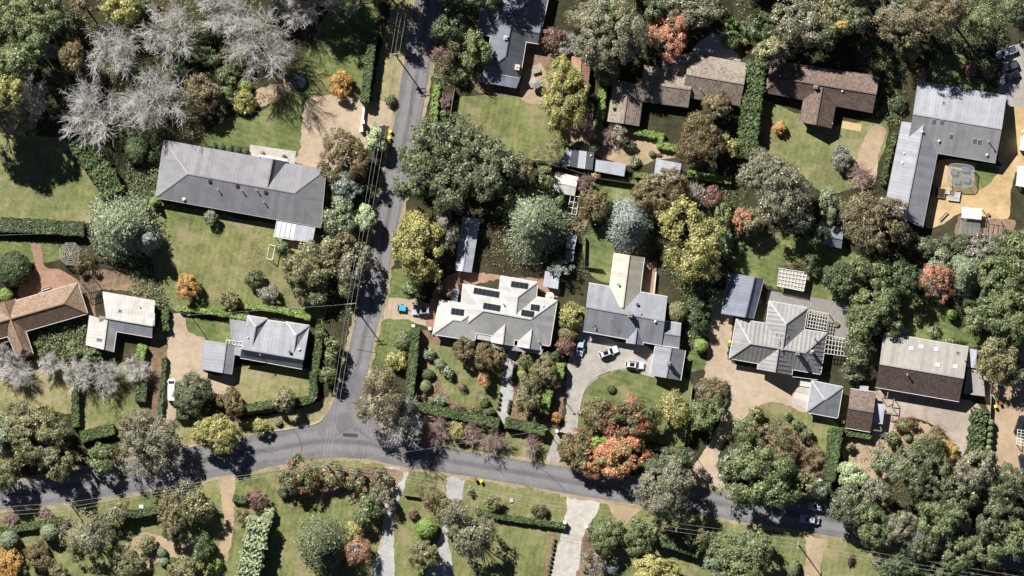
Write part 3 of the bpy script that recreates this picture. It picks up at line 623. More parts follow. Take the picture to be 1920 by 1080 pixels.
# ------------------------------------------------------------------ buildings
GLASS_CACHE = {}
class House:
    def __init__(s, name, cx, cy, label, cat, wall='wall_cream', ze=2.9, trim='offwhite', gutter='steel'):
        s.o = W(cx, cy, 0); s.root = empty(name, s.o, label, cat); s.wall = M[wall]; s.ze = ze; s.planes = []; s.k = 0
        s.gut = M[gutter]; s.trim = M[trim]
    def L(s, px, py, z=0): return W(px, py, z) - s.o
    def slab(s, name, pts3, mat, edge=None, th=0.12, parent=None):
        """pts3: list of (px,py,z) top polygon; uv along edge 0->1"""
        P = [s.L(*p) for p in pts3]; n = len(P)
        nrm = (P[1] - P[0]).cross(P[2] - P[0])
        if nrm.z < 0: P = P[::-1]; nrm = -nrm; flip = True
        else: flip = False
        nrm.normalize()
        e0, e1 = (P[0], P[1]) if not flip else (P[-1], P[-2])
        ud = (e1 - e0).normalized(); vd = nrm.cross(ud)
        V = P + [p - Vector((0, 0, th)) for p in P]
        F = [tuple(range(n)), tuple(range(2 * n - 1, n - 1, -1))] + [(i, n + i, n + (i + 1) % n, (i + 1) % n) for i in range(n)]
        me = bpy.data.meshes.new(name); me.from_pydata([tuple(v) for v in V], [], F); me.update()
        uv = me.uv_layers.new(name='UVMap'); off = rg.uniform(0, 20)
        for lp in me.loops:
            r = V[lp.vertex_index] - e0; uv.data[lp.index].uv = (r.dot(ud) + off, r.dot(vd))
        o = link(name, me, mat, parent or s.root)
        s.planes.append(([(p[0], p[1]) for p in pts3], P[0] + s.o, nrm))
        return o
    def z(s, px, py):
        best = None
        for poly, p0, n in s.planes:
            if in_poly(px, py, poly):
                q = W(px, py); zz = p0.z - (n.x * (q.x - p0.x) + n.y * (q.y - p0.y)) / n.z
                if best is None or zz > best[0]: best = (zz, n)
        return best or (s.ze, Vector((0, 0, 1)))
    def walls(s, quad, ze, z0=-0.1, inset=4.0, windows=True):
        cx = sum(p[0] for p in quad) / 4; cy = sum(p[1] for p in quad) / 4
        q = []
        for p in quad:
            d = Vector((cx - p[0], cy - p[1])); L = d.length; d = d / L * min(inset * 1.4, L * 0.3); q.append((p[0] + d.x, p[1] + d.y))
        mb = MB(); mb.prism([tuple((s.L(*p))[:2]) for p in q], z0, ze - 0.13); mb.build('wall', s.wall, s.root)
        if not windows: return
        for i in range(4):
            a = s.L(*q[i]); b = s.L(*q[(i + 1) % 4]); d = b - a; Ln = d.length
            if Ln < 5: continue
            d.normalize(); nr = Vector((d.y, -d.x, 0)); ctr = s.L(cx, cy)
            if nr.dot(a - ctr) < 0: nr = -nr
            k = min(3, int(Ln // 4.5)); ang = math.atan2(d.y, d.x)
            for j in range(k):
                c = a + d * Ln * (j + 0.5) / k + nr * 0.03 + Vector((0, 0, 1.45))
                if 'f' not in GLASS_CACHE:
                    m1 = MB(); m1.box((0, 0.0, 0.65), (1.7, 0.1, 0.1)).box((0, 0, -0.65), (1.8, 0.14, 0.1)).box((-0.8, 0, 0), (0.1, 0.1, 1.2)).box((0.8, 0, 0), (0.1, 0.1, 1.2))
                    f = m1.build('window', M['white']); GLASS_CACHE['f'] = f.data; bpy.data.objects.remove(f)
                    m2 = MB(); m2.box((0, 0, 0), (1.5, 0.04, 1.2)); f = m2.build('pane', M['pane']); GLASS_CACHE['p'] = f.data; bpy.data.objects.remove(f)
                fo = link('window', GLASS_CACHE['f'], None, s.root); fo.location = c; fo.rotation_euler = (0, 0, ang)
                link('pane', GLASS_CACHE['p'], None, fo)
    def wing(s, A, B, C, D, mat, rise, ze=None, rf=0.5, h0=False, h1=False, mat2=None, wall=True, hipf=1.0, gutter=True, cap=None, rib=0, z0=-0.1, windows=True):
        """ridge runs parallel to A-B (and D-C); h0 hips the A-D end, h1 the B-C end"""
        s.k += 1; ze = (s.ze if ze is None else ze) + 0.013 * s.k; mat2 = mat2 or mat
        A, B, C, D = [Vector(p) for p in (A, B, C, D)]
        zr = ze + rise
        R1 = A.lerp(D, rf); R2 = B.lerp(C, rf); ax = (R2 - R1); Ln = ax.length; ax = ax / Ln
        if h0: R1 = R1 + ax * min(min(rf, 1 - rf) * (D - A).length * hipf, Ln * 0.48)
        if h1: R2 = R2 - ax * min(min(rf, 1 - rf) * (C - B).length * hipf, Ln * 0.48)
        t = lambda v, z: (v.x, v.y, z)
        s1 = s.slab('roof_slope', [t(A, ze), t(B, ze), t(R2, zr), t(R1, zr)], mat)
        s2 = s.slab('roof_slope', [t(C, ze), t(D, ze), t(R1, zr), t(R2, zr)], mat2)
        gm = MB(); ng = 0
        for hip, P, Q, R, inn in ((h0, D, A, R1, 1), (h1, B, C, R2, -1)):
            if hip: s.slab('roof_slope', [t(P, ze), t(Q, ze), t(R, zr)], mat)
            elif wall:
                sh = ax * inn * 2.5
                p, q, r = s.L(*(P + sh), ze - 0.14), s.L(*(Q + sh), ze - 0.14), s.L(*(R + sh), zr - 0.16)
                dd = Vector((ax.x, -ax.y, 0)) * inn * 0.12
                gm.poly([p, q, r, p + dd, q + dd, r + dd], [(0, 1, 2), (5, 4, 3), (0, 3, 4, 1), (1, 4, 5, 2), (2, 5, 3, 0)]); gm.build('gable', s.wall, s.root); gm = MB()
        if gutter:
            edges = [(A, B), (C, D)] + ([(D, A)] if h0 else []) + ([(B, C)] if h1 else [])
            for P, Q in edges:
                MB().bar(s.L(*P, ze - 0.04), s.L(*Q, ze - 0.04), 0.16, 0.13).build('gutter', s.gut, s.root)
        cm = MB(); up = 0.035
        cm.bar(s.L(*R1, zr + up), s.L(*R2, zr + up), 0.32, 0.09)
        for hip, P, Q, R in ((h0, D, A, R1), (h1, B, C, R2)):
            if hip:
                for e in (P, Q): cm.bar(s.L(*e, ze + up), s.L(*R, zr + up), 0.28, 0.09)
        cm.build('ridge_cap', cap or mat, s.root)
        if wall: s.walls([tuple(A), tuple(B), tuple(C), tuple(D)], ze, z0, windows=windows)
        return s
    def ribs(s, pitch=1.05, w=0.12, h=0.09, pl=None):
        """raised seams over every slope so far, one joined part per slope; seams covered by another slope are skipped"""
        for poly, p0, n in list(s.planes):
            a, b = Vector(poly[0]), Vector(poly[1]); d = b - a; Ln = d.length * S; d.normalize()
            up2 = Vector((n.x, -n.y)); up2.normalize()           # downhill in map space
            if up2.length < 0.1: continue
            mb = MB(); k = int(Ln / pitch) + 1
            for i in range(k):
                st = a + d * ((i + 0.5) * pitch / S)
                seg = []
                for j in range(0, 90):
                    p = st - up2 * (j * 1.5)
                    q = p
                    if not in_poly(q.x + up2.x * -0.01, q.y - up2.y * 0.01, poly):
                        if j > 1: break
                        else: continue
                    z = s.z(q.x, q.y)
                    if (z[1] - n).length > 0.02: 
                        if len(seg) > 1: break
                        seg = []; continue
                    seg.append(s.L(q.x, q.y, z[0] + h / 2))
                if len(seg) > 1: mb.bar(seg[0], seg[-1], w, h, n)
            if mb.v:
                o = mb.build('roof_seams', s.planes and M['r_h7'], s.root); o['kind'] = 'stuff'
    def flat(s, pts, mat, z0=2.6, z1=2.6, name='roof_sheet', wall=True, th=0.1):
        """lean-to: first two points at height z0, last two at z1"""
        s.slab(name, [(*pts[0], z0), (*pts[1], z0), (*pts[2], z1), (*pts[3], z1)], mat, th=th)
        if wall: s.walls(pts, min(z0, z1), windows=False)
        return s
    def chimney(s, px, py, w=0.9, d=0.7, h=1.1, mat='brick'):
        z = s.z(px, py)[0]; mb = MB(); c = s.L(px, py, z)
        mb.box(c + Vector((0, 0, h / 2 - 0.5)), (w, d, h + 1.0), -0.17).box(c + Vector((0, 0, h + 0.06)), (w + 0.16, d + 0.16, 0.12), -0.17)
        ch = mb.build('chimney', M[mat], s.root)
        for k in (-1, 1): MB().tube(c + Vector((k * w * 0.22, 0, h + 0.12)), c + Vector((k * w * 0.22, 0, h + 0.42)), 0.13, 0.11, 8).build('chimney_pot', M['timber_grey'], ch)
    def flue(s, px, py, h=0.9, r=0.11):
        z = s.z(px, py)[0]; c = s.L(px, py, z)
        f = MB().tube(c - Vector((0, 0, 0.2)), c + Vector((0, 0, h)), r).build('flue', M['flue'], s.root)
        MB().tube(c + Vector((0, 0, h + 0.02)), c + Vector((0, 0, h + 0.14)), r * 1.9, r * 1.3).build('flue_cap', M['steel'], f)
    def vent(s, px, py, r=0.3):
        z, n = s.z(px, py); c = s.L(px, py, z)
        f = MB().tube(c - Vector((0, 0, 0.1)), c + Vector((0, 0, 0.22)), r * 0.7, r * 0.7, 10).build('roof_vent', M['steel'], s.root)
        MB().tube(c + Vector((0, 0, 0.22)), c + Vector((0, 0, 0.42)), r, r * 0.4, 10).build('vent_dome', M['white'], f)
    def on_slope(s, px, py, wm, hm, th, ang, lift, name, mat, parent=None, bevel=0):
        """a plate lying on the roof: wm along the direction ang (map radians, clockwise on the map), hm across"""
        z, n = s.z(px, py); c = s.L(px, py, z)
        u = Vector((math.cos(ang), -math.sin(ang), 0)); u = (u - n * u.dot(n)).normalized(); v = n.cross(u)
        P = []
        for k in (lift, lift + th):
            for a, b in ((-1, -1), (1, -1), (1, 1), (-1, 1)): P.append(c + u * a * wm / 2 + v * b * hm / 2 + n * k)
        mb = MB().poly(P, [(3, 2, 1, 0), (4, 5, 6, 7), (0, 1, 5, 4), (1, 2, 6, 5), (2, 3, 7, 6), (3, 0, 4, 7)])
        return mb.build(name, M[mat], parent or s.root, bevel=bevel)
    def skylight(s, px, py, wm=1.0, hm=1.1, ang=0.17, glass='skyglass'):
        f = s.on_slope(px, py, wm, hm, 0.14, ang, -0.02, 'skylight', 'flue')
        s.on_slope(px, py, wm - 0.22, hm - 0.22, 0.02, ang, 0.125, 'pane', glass, f)
    def solar(s, px, py, n, ang=0.17, w=1.0, h=1.65):
        u = (math.cos(ang), math.sin(ang))
        for i in range(n):
            k = (i - (n - 1) / 2) * (w + 0.05) / S
            x, y = px + u[0] * k, py + u[1] * k
            f = s.on_slope(x, y, w, h, 0.05, ang, 0.12, 'solar_panel', 'dark_metal')
            s.on_slope(x, y, w - 0.09, h - 0.09, 0.012, ang, 0.165, 'solar_cell', 'solar', f)
    def dish(s, px, py):
        z = s.z(px, py)[0]; c = s.L(px, py, z)
        f = MB().tube(c - Vector((0, 0, 0.1)), c + Vector((0, 0, 0.5)), 0.04).build('dish_mast', M['steel'], s.root)
        MB().tube(c + Vector((0, 0, 0.5)), c + Vector((-0.1, 0.12, 0.65)), 0.12, 0.4, 12).build('dish', M['dark_metal'], f)
    def antenna(s, px, py, h=2.2):
        z = s.z(px, py)[0]; c = s.L(px, py, z); mb = MB()
        mb.tube(c - Vector((0, 0, 0.1)), c + Vector((0, 0, h)), 0.03, n=5)
        for k in range(5):
            d = Vector((0.2, -0.05 * 0, 0)); p = c + Vector((-0.6 + 0.3 * k, 0.1 * k, h))
            mb.tube(p + Vector((0.12, -0.5 + 0.05 * k, 0)), p + Vector((-0.12, 0.5 - 0.05 * k, 0)), 0.02, n=4)
        mb.tube(c + Vector((-0.7, 0, h)), c + Vector((0.7, 0.4, h)), 0.03, n=4)
        mb.build('antenna', M['steel'], s.root)

# long grey hipped house
h = House('house', 452, 345, 'long grey metal hipped roof house with white fronted entry gable', 'house', 'wall_cream', 2.9)
h.wing((308, 263), (612, 318), (602, 427), (292, 371), M['r_grey'], 3.0, h0=True, h1=True)
h.wing((477, 349), (487, 294), (538, 303), (527, 357), M['r_grey'], 2.92, h0=False, h1=False, wall=False)
MB().bar(h.L(486, 292, 3.0), h.L(540, 301, 3.0), 0.7, 1.1).build('entry_fascia', M['white'], h.root)
MB().bar(h.L(490, 294, 1.3), h.L(490, 294, 2.6), 0.4, 0.4).build('entry_post', M['white'], h.root)
MB().bar(h.L(536, 301.5, 1.3), h.L(536, 301.5, 2.6), 0.4, 0.4).build('entry_post', M['white'], h.root)
h.flat([(556, 419), (592, 426), (586, 456), (550, 450)], M['r_shed'], 2.75, 2.55)
for k in range(4):
    x0 = 520 + k * 9; y0 = 413 + k * 1.6
    h.slab('glass_panel', [(x0 + 0.8, y0, 2.72), (x0 + 8.4, y0 + 1.4, 2.72), (x0 + 2.6, y0 + 30, 2.5), (x0 - 5, y0 + 28.6, 2.5)], M['poly'], th=0.03)
for k in range(5):
    x0 = 520 + k * 9; y0 = 413 + k * 1.6
    MB().bar(h.L(x0, y0, 2.76), h.L(x0 - 5.8, y0 + 29, 2.54), 0.14, 0.14).build('beam', M['white'], h.root)
MB().bar(h.L(513.5, 443, 2.45), h.L(551, 450, 2.45), 0.2, 0.2).build('beam', M['white'], h.root)
for p in ((515, 442.5), (548, 448.5)): MB().bar(h.L(*p, -0.1), h.L(*p, 2.4), 0.15, 0.15).build('post', M['white'], h.root)
for p in ((395, 340), (446, 348), (499, 360)): h.on_slope(*p, 0.7, 0.7, 0.35, 0.17, -0.05, 'roof_vent', 'dark_metal')
for p in ((410, 356), (455, 358), (482, 357), (496, 379)): h.flue(*p, 0.9, 0.12)
h.vent(346, 374, 0.45)

# terracotta house at the map's west edge
h = House('house', 70, 590, 'terracotta tiled hip roof house with dark south slope', 'house', 'wall_brick', 2.8, gutter='offwhite')
h.wing((-73, 593), (147, 530), (166, 588), (-54, 651), M['t_terra'], 2.5, h1=True, hipf=1.15)
h.wing((-12, 571), (35, 673), (64, 664), (30, 560), M['t_terra'], 2.45, h1=True)

# old white cottage
h = House('cottage', 230, 595, 'old white corrugated iron cottage with lean-to and brick chimney', 'house', 'wall_white', 2.7, gutter='offwhite')
h.wing((193, 547), (292, 564), (286, 633), (204, 619), M['r_cottage'], 2.1, rf=0.68, mat2=M['r_shed'])
h.wing((169, 591), (162, 647), (214, 660), (222, 605), M['r_cottage'], 1.7, rf=0.64)
h.wing((222, 575), (292, 587), (291, 612), (210, 598), M['r_cottage'], 0.35, ze=4.0, rf=0.9, wall=False, gutter=False)
h.chimney(193, 597, 1.4, 1.0, 1.3, 'brick'); h.skylight(188, 637, 1.6, 0.9); h.skylight(226, 583, 0.9, 0.9)
h.flue(263, 575, 0.6)

# steel grey house by the junction
h = House('house', 515, 640, 'steel grey metal roof house with two hipped wings by the junction', 'house', 'wall_cream', 2.8, gutter='white')
h.wing((463, 594), (581, 611), (567, 692), (451, 671), M['r_h4'], 2.5, rf=0.77)
h.wing((453, 655), (465, 591), (502, 597), (491, 662), M['r_h4'], 2.1, h1=True)
h.wing((528, 668), (537, 603), (581, 610), (571, 676), M['r_h4'], 2.1, h1=True)
h.flat([(431, 598), (461, 602), (453, 668), (436, 664)], M['r_h4'], 2.6, 2.6)
for k in range(5):
    MB().bar(h.L(425 + 6.2 * k, 637.5 + 0.9 * k, 2.75), h.L(424 + 6.2 * k, 644 + 0.9 * k, 2.75), 0.12, 0.12).build('pergola_rafter', M['white'], h.root)
for y in (637, 644): MB().bar(h.L(424, y, 2.84), h.L(454, y + 4.2, 2.84), 0.14, 0.1).build('pergola_beam', M['white'], h.root)
h.vent(466, 633, 0.25); h.vent(562, 655, 0.4); h.dish(545, 660); h.flue(489, 665, 0.9)
h = House('carport', 409, 668, 'grey metal roofed carport beside the curving tan brick drive', 'carport', 'wall_cream', 2.5)
h.wing((383, 637), (377, 692), (435, 702), (443, 646), M['r_h4'], 1.25, rf=0.7)

# white roofed house with solar panels
h = House('house', 930, 590, 'white metal roof house with rows of black solar panels', 'house', 'wall_cream', 2.8, gutter='white')
h.wing((868, 532), (1045, 563), (1031, 649), (860, 618), M['r_white'], 3.2, h1=True, h0=True)
h.wing((824, 562), (905, 574), (890, 639), (811, 627), M['r_white'], 2.0, h0=True, h1=True, rf=0.5)
h.wing((1003, 600), (1008, 529), (939, 517), (930, 588), M['r_white'], 2.9, h1=True)
h.wing((921, 642), (925, 596), (970, 604), (963, 649), M['r_white'], 1.9, h0=False, ze=2.7)
h.wing((970, 650), (976, 604), (1020, 612), (1013, 657), M['r_white'], 1.9, h0=False, ze=2.7)
h.flat([(924, 640), (1018, 655), (1016, 665), (921, 651)], M['r_h9'], 2.7, 2.45, wall=False)
h.flat([(876, 622), (922, 630), (920, 640), (874, 632)], M['r_white'], 2.6, 2.5, wall=False)
h.flat([(849, 541), (861, 543), (857, 568), (845, 566)], M['r_h9'], 2.6, 2.6)
h.solar(974, 535, 4, 0.14); h.solar(912, 549, 6, 0.17); h.solar(922, 576, 4, 0.17); h.solar(858, 585, 3, 0.14)
h.solar(1003, 577, 2, 0.14, 1.05); h.solar(989, 588, 3, 0.17)
h.flue(944, 570, 0.9, 0.14); h.vent(1018, 574, 0.35); h.flue(1010, 640, 0.5)
t = empty('water_tank', W(1031, 556, 0), 'round beige water tank behind the white roofed house', 'water tank')
MB().tube((0, 0, -0.05), (0, 0, 2.1), 1.05, n=24).build('tank_body', M['wall_cream'], t); MB().tube((0, 0, 2.1), (0, 0, 2.35), 1.1, 0.25, 24).build('tank_lid', M['offwhite'], t)
MB().tube((0, 0, 2.3), (0, 0, 2.45), 0.25, n=12).build('hatch', M['offwhite'], t)

# slate grey house with the cream wing
h = House('house', 1175, 580, 'slate grey metal roof house with a cream roofed north wing', 'house', 'wall_white', 2.9, gutter='white')
h.wing((1104, 530), (1251, 556), (1240, 648), (1093, 621), M['r_h6'], 2.7)
h.wing((1151, 474), (1138, 572), (1196, 582), (1208, 483), M['r_cream'], 2.5)
h.wing((1238, 600), (1277, 606), (1273, 653), (1232, 647), M['r_h6'], 1.2, ze=2.7)
h.wing((1174, 643), (1180, 600), (1211, 605), (1205, 647), M['r_h6'], 1.5, ze=2.75)
h.chimney(1181, 590, 1.0, 1.0, 1.5); h.dish(1195, 571); h.vent(1228, 603, 0.35); h.antenna(1145, 600); h.flue(1159, 533, 1.0, 0.2); h.flue(1201, 588, 0.4)
t = MB().bar(W(1230, 510, 0.5), W(1226, 550, 0.5), 0.25, 1.2).build('garden_wall', M['white']); setp(t, 'low white wall edging the red brick terrace', 'wall')
h = House('garage', 1251, 680, 'grey gable roofed garage beside two white cars', 'garage', 'wall_white', 2.6, gutter='white')
h.wing((1228, 648), (1218, 703), (1276, 713), (1285, 657), M['r_h6'], 2.2, rf=0.52)
h.chimney(1253, 681, 0.8, 0.8, 1.4)

# ribbed roof house
h = House('house', 1460, 635, 'ribbed pale grey metal roof house with dark south slopes and pergolas', 'house', 'wall_white', 2.9, gutter='white')
h.wing((1380, 597), (1550, 624), (1538, 702), (1366, 672), M['r_h7'], 3.4, rf=0.55, h0=True, h1=True)
h.wing((1430, 652), (1441, 564), (1514, 577), (1500, 662), M['r_h7'], 3.5, h1=True)
h.wing((1419, 692), (1428, 632), (1493, 643), (1484, 703), M['r_h7'], 3.3, h0=False, ze=2.85)
h.ribs()
for p, a in (((1456, 627), 0.17), ((1464, 628.5), 0.17), ((1476, 631), 0.17)): h.skylight(*p, 0.8, 0.9, a)
h.chimney(1494, 661, 0.9, 0.9, 1.6); h.chimney(1521, 659, 0.6, 0.6, 1.2, 'wall_cream'); h.flue(1526, 634, 1.5, 0.14)
MB().bar(h.L(1485, 706, 2.6), h.L(1532, 712, 2.6), 0.1, 0.12).build('verandah_beam', M['white'], h.root)
h = House('garage', 1391, 552, 'blue grey roofed outbuilding shaded by the tall yellow green tree', 'outbuilding', 'wall_white', 2.7)
h.wing((1366, 511), (1352, 588), (1412, 598), (1432, 523), M['r_blue'], 1.9, rf=0.72)
h = House('garage', 1545, 749, 'pyramid hip roofed garage with concrete apron', 'garage', 'wall_white', 2.5, gutter='white')
h.wing((1521, 713), (1580, 725), (1570, 784), (1511, 773), M['r_h6'], 2.3, h0=True, h1=True, hipf=0.98)

# tan and brown house
h = House('house', 1728, 690, 'house with tan north roof slope and dark brown tiled south slope', 'house', 'wall_cream', 2.9, gutter='offwhite')
h.wing((1656, 623), (1815, 650), (1797, 753), (1640, 726), M['r_tan'], 3.1, rf=0.57, mat2=M['t_brown'])
for p, gl in (((1707, 653), 'skyblind'), ((1726, 650), 'skyblind'), ((1754, 655), 'skyblind'), ((1794, 662), 'skyglass'), ((1756, 684), 'skyblind'), ((1789, 687), 'skyblind')): h.skylight(*p, 1.15, 1.05, 0.17, gl)
h.flue(1699, 702, 1.1, 0.15); h.flue(1807, 675, 1.2, 0.13)
h.flat([(1817, 653), (1831, 656), (1828, 690), (1811, 688)], M['r_shed'], 2.5, 2.5)
h.flat([(1813, 690), (1842, 698), (1846, 743), (1806, 738)], M['r_tan'], 2.45, 2.4)
h.flat([(1682, 613), (1702, 616), (1700, 628), (1680, 625)], M['r_shed'], 2.5, 2.5)
h = House('shed', 1612, 768, 'brown tiled gable shed with grey lean-to beside the turning circle', 'shed', 'wall_cream', 2.6, gutter='offwhite')
h.wing((1594, 728), (1642, 735), (1631, 810), (1584, 802), M['t_brown_sunny'], 2.2, rf=0.5, mat2=M['t_brown'])  # sunny and shaded slope painted in two tones of one tile
h.flat([(1641, 756), (1659, 758), (1654, 795), (1636, 792)], M['r_shed'], 2.45, 2.35)
h.flat([(1612, 723), (1628, 724), (1627, 733), (1610, 731)], M['r_shed'], 2.6, 2.6, wall=False)
t = empty('timber_frame', W(1665, 760, 0), 'open timber frame beside the brown tiled shed', 'pergola')
o_ = W(1665, 760)
for a, b in (((1643, 733), (1652, 747)), ((1652, 747), (1664, 742)), ((1664, 735), (1662, 748)), ((1676, 748), (1672, 783)), ((1660, 748), (1676, 750)), ((1660, 762), (1675, 764)), ((1659, 774), (1673, 777)), ((1662, 748), (1672, 764)), ((1650, 800), (1652, 808)), ((1637, 806), (1652, 808))):
    MB().bar(W(*a, 2.3) - o_, W(*b, 2.3) - o_, 0.16, 0.16).build('rail', M['timber_grey'], t)
for p in ((1643, 733), (1664, 735), (1676, 748), (1672, 783), (1652, 808), (1660, 774)): MB().bar(W(*p, -0.1) - o_, W(*p, 2.25) - o_, 0.14, 0.14).build('post', M['timber_grey'], t)

# pale grey L shaped house
h = House('house', 1765, 275, 'large pale grey metal roof house with L shaped plan and skylights', 'house', 'wall_brick', 3.0)
h.wing((1720, 152), (1886, 180), (1865, 306), (1699, 278), M['r_h9'], 3.4, mat2=M['r_h9b'])
h.wing((1690, 228), (1656, 396), (1729, 427), (1766, 240), M['r_h9'], 2.6, rf=0.52, ze=2.9, mat2=M['r_h9'])
for p, a in (((1748, 228), .17), ((1763, 229), .17), ((1781, 256), .17), ((1825, 264), .17), ((1834, 266), .17), ((1767, 194), .17)): h.skylight(*p, 0.85, 1.1, a)
for p in ((1727, 248), (1759, 265), (1694, 288), (1691, 306), (1849, 291)): h.vent(*p, 0.35)
h.flue(1851, 266, 1.7, 0.13)

# red brown tiled house
h = House('house', 1540, 170, 'red brown tiled hip roof house crossed by a tree shadow', 'house', 'wall_brick', 2.8, gutter='dark_metal')
h.wing((1440, 113), (1648, 143), (1635, 212), (1428, 173), M['t_h10'], 2.5, h0=True)
h.wing((1498, 229), (1510, 160), (1571, 170), (1558, 241), M['t_h10'], 2.3, h0=False, h1=False)
h.chimney(1528, 164, 0.9, 0.7, 1.1); h.vent(1578, 172, 0.25); h.flue(1560, 232, 0.4)

# mossy tiled house
h = House('house', 1290, 165, 'mossy brown tiled gable house of three joined wings', 'house', 'wall_brick', 2.8, gutter='dark_metal')
h.wing((1292, 99), (1401, 119), (1387, 199), (1279, 182), M['t_moss'], 2.7, rf=0.5)
h.wing((1207, 122), (1300, 136), (1290, 202), (1197, 190), M['t_moss'], 1.9, ze=2.6)
h.wing((1150, 150), (1138, 228), (1198, 237), (1208, 160), M['t_moss'], 1.8, ze=2.65)
h.wing((1243, 108), (1300, 100), (1296, 140), (1240, 140), M['t_moss'], 1.1, ze=2.55, wall=False)
h.vent(1268, 138, 0.3); h.flue(1312, 168, 0.8); h.flue(1352, 170, 0.5); h.chimney(1150, 202, 0.6, 0.6, 0.8)

# dark slate house
h = House('house', 950, 70, 'dark blue grey slate roof house with steep south gable and verandah', 'house', 'wall_cream', 3.0, gutter='offwhite')
h.wing((915, -40), (1032, -20), (1010, 84), (893, 64), M['r_slate'], 3.3, h0=True, h1=True)
h.wing((928, 25), (908, 135), (975, 147), (994, 36), M['r_slate'], 3.3, h1=True)
h.wing((978, 36), (1016, 42), (1008, 83), (972, 76), M['r_slate'], 1.6, ze=3.1, wall=False)
h.flat([(908, 133), (976, 146), (968, 166), (895, 153)], M['r_blue'], 2.95, 2.4, wall=False)
for p in ((899, 150), (922, 155), (945, 159), (964, 163)): MB().bar(h.L(*p, -0.1), h.L(*p, 2.42), 0.13, 0.13).build('verandah_post', M['white'], h.root)
h.chimney(948, 72, 0.8, 0.8, 1.0, 'wall_cream'); h.chimney(970, 127, 1.0, 1.2, 1.0, 'wall_cream'); h.chimney(976, 42, 0.6, 0.5, 0.7)

# sheds
def shed(quad, mat, label, rise=0.9, ze=2.2, rf=0.5, wall='wall_cream', cat='shed', mat2=None):
    cx = sum(p[0] for p in quad) / 4; cy = sum(p[1] for p in quad) / 4
    s = House('shed', cx, cy, label, cat, wall, ze); s.wing(*quad, mat, rise, rf=rf, mat2=mat2, gutter=False, windows=False); return s
shed([(1067, 150), (1072, 105), (1108, 114), (1103, 159)], M['r_rust'], 'rusty corrugated iron shed in the slate house yard', 1.0, wall='timber')
s_ = House('shed', 1084, 298, 'garden shed roofed with four light and dark striped sheets', 'shed', 'wall_cream', 2.2)
for k in range(4):
    x0, y0 = 1058 + 14 * k, 278 + 2.1 * k; x1, y1 = 1054 + 14.2 * k, 310 + 2.3 * k
    s_.slab('roof_sheet', [(x0, y0, 2.3), (x0 + 14, y0 + 2.1, 2.3), (x1 + 14.2, y1 + 2.3, 2.0), (x1, y1, 2.0)], M['r_shed'] if k % 2 == 0 else M['r_dark'], th=0.08)
s_.walls([(1058, 278), (1114, 286), (1111, 319), (1054, 310)], 2.0, windows=False); s_.vent(1108, 292, 0.25)
s_ = House('shed', 1144, 315, 'flat blue grey shed roof dappled by tree shadow', 'shed', 'timber_dark', 2.2); s_.flat([(1117, 300), (1174, 307), (1170, 331), (1115, 321)], M['r_shed'], 2.4, 2.1)
s_ = House('shed', 1251, 316, 'flat blue grey shed roof tucked under a brown tree', 'shed', 'timber_dark', 2.2); s_.flat([(1230, 298), (1277, 307), (1273, 336), (1226, 326)], M['r_shed'], 2.4, 2.1)
shed([(1042, 322), (1084, 332), (1077, 368), (1034, 359)], M['r_shedw'], 'off white roofed shed beside a round green tree', 0.8)
shed([(853, 507), (867, 406), (901, 410), (884, 511)], M['r_shed'], 'long narrow pale metal shed shaded along one side', 0.8, 2.3, 0.45)
s_ = House('shed', 1071, 454, 'small upright pale metal shed beside the big cedar', 'shed', 'wall_cream', 2.1); s_.flat([(1064, 440), (1082, 442), (1077, 468), (1061, 466)], M['r_shed'], 2.3, 2.1)
s_ = House('shed', 1068, 482, 'small shadowed metal lean-to below the upright shed', 'shed', 'wall_cream', 2.1); s_.flat([(1061, 469), (1077, 471), (1074, 492), (1059, 490)], M['r_blue'], 2.1, 2.0)  # shadow over this lean-to is put into its darker sheet colour
s_ = House('shed', 1034, 526, 'flat grey roofed store behind the solar panel house', 'shed', 'wall_cream', 2.2); s_.flat([(1022, 508), (1050, 513), (1046, 542), (1018, 537)], M['r_shed'], 2.3, 2.2)
shed([(1537, 421), (1581, 427), (1577, 466), (1533, 457)], M['r_blue'], 'dark blue grey roofed shed beside the tall gum', 1.2, 2.2, 0.55)

# pergolas and frames
def pergola(name, quad, nr, nb, z, label, mat='white', bw=0.11, roof=None, cat='pergola', post=True, roofz=0.19):
    cx = sum(p[0] for p in quad) / 4; cy = sum(p[1] for p in quad) / 4; o = W(cx, cy)
    t = empty(name, o, label, cat); A, B, C, D = [Vector(p) for p in quad]
    for k in range(nr):
        f = k / (nr - 1); MB().bar(W(*A.lerp(B, f), z) - o, W(*D.lerp(C, f), z) - o, bw, 0.14).build('rafter', M[mat], t)
    for k in range(nb):
        f = k / (nb - 1); MB().bar(W(*A.lerp(D, f), z + 0.13) - o, W(*B.lerp(C, f), z + 0.13) - o, bw, 0.1).build('batten', M[mat], t)
    if roof:
        mb = MB(); mb.prism([tuple((W(*p) - o)[:2]) for p in quad], z + roofz, z + roofz + 0.02); mb.build('roof_sheet', M[roof], t)
    if post:
        for p in quad: MB().bar(W(*p, -0.1) - o, W(*p, z - 0.07) - o, 0.16, 0.16).build('post', M[mat], t)
    return t
pergola('pergola', [(1517, 581), (1553, 588), (1548, 620), (1512, 613)], 8, 6, 2.6, 'white slatted pergola over the timber deck beside the roof ridge', 'offwhite', bw=0.13)
pergola('pergola', [(1549, 628), (1591, 636), (1587, 668), (1545, 662)], 8, 5, 2.6, 'larger white slatted pergola on the corner of the timber deck', 'offwhite', bw=0.13)
t = pergola('pergola', [(1461, 503), (1513, 511), (1506, 546), (1457, 536)], 9, 6, 2.3, 'white slatted garden pergola edged with rusty leaves on the shaded lawn', bw=0.12, roof='tanpoly', roofz=-0.12)
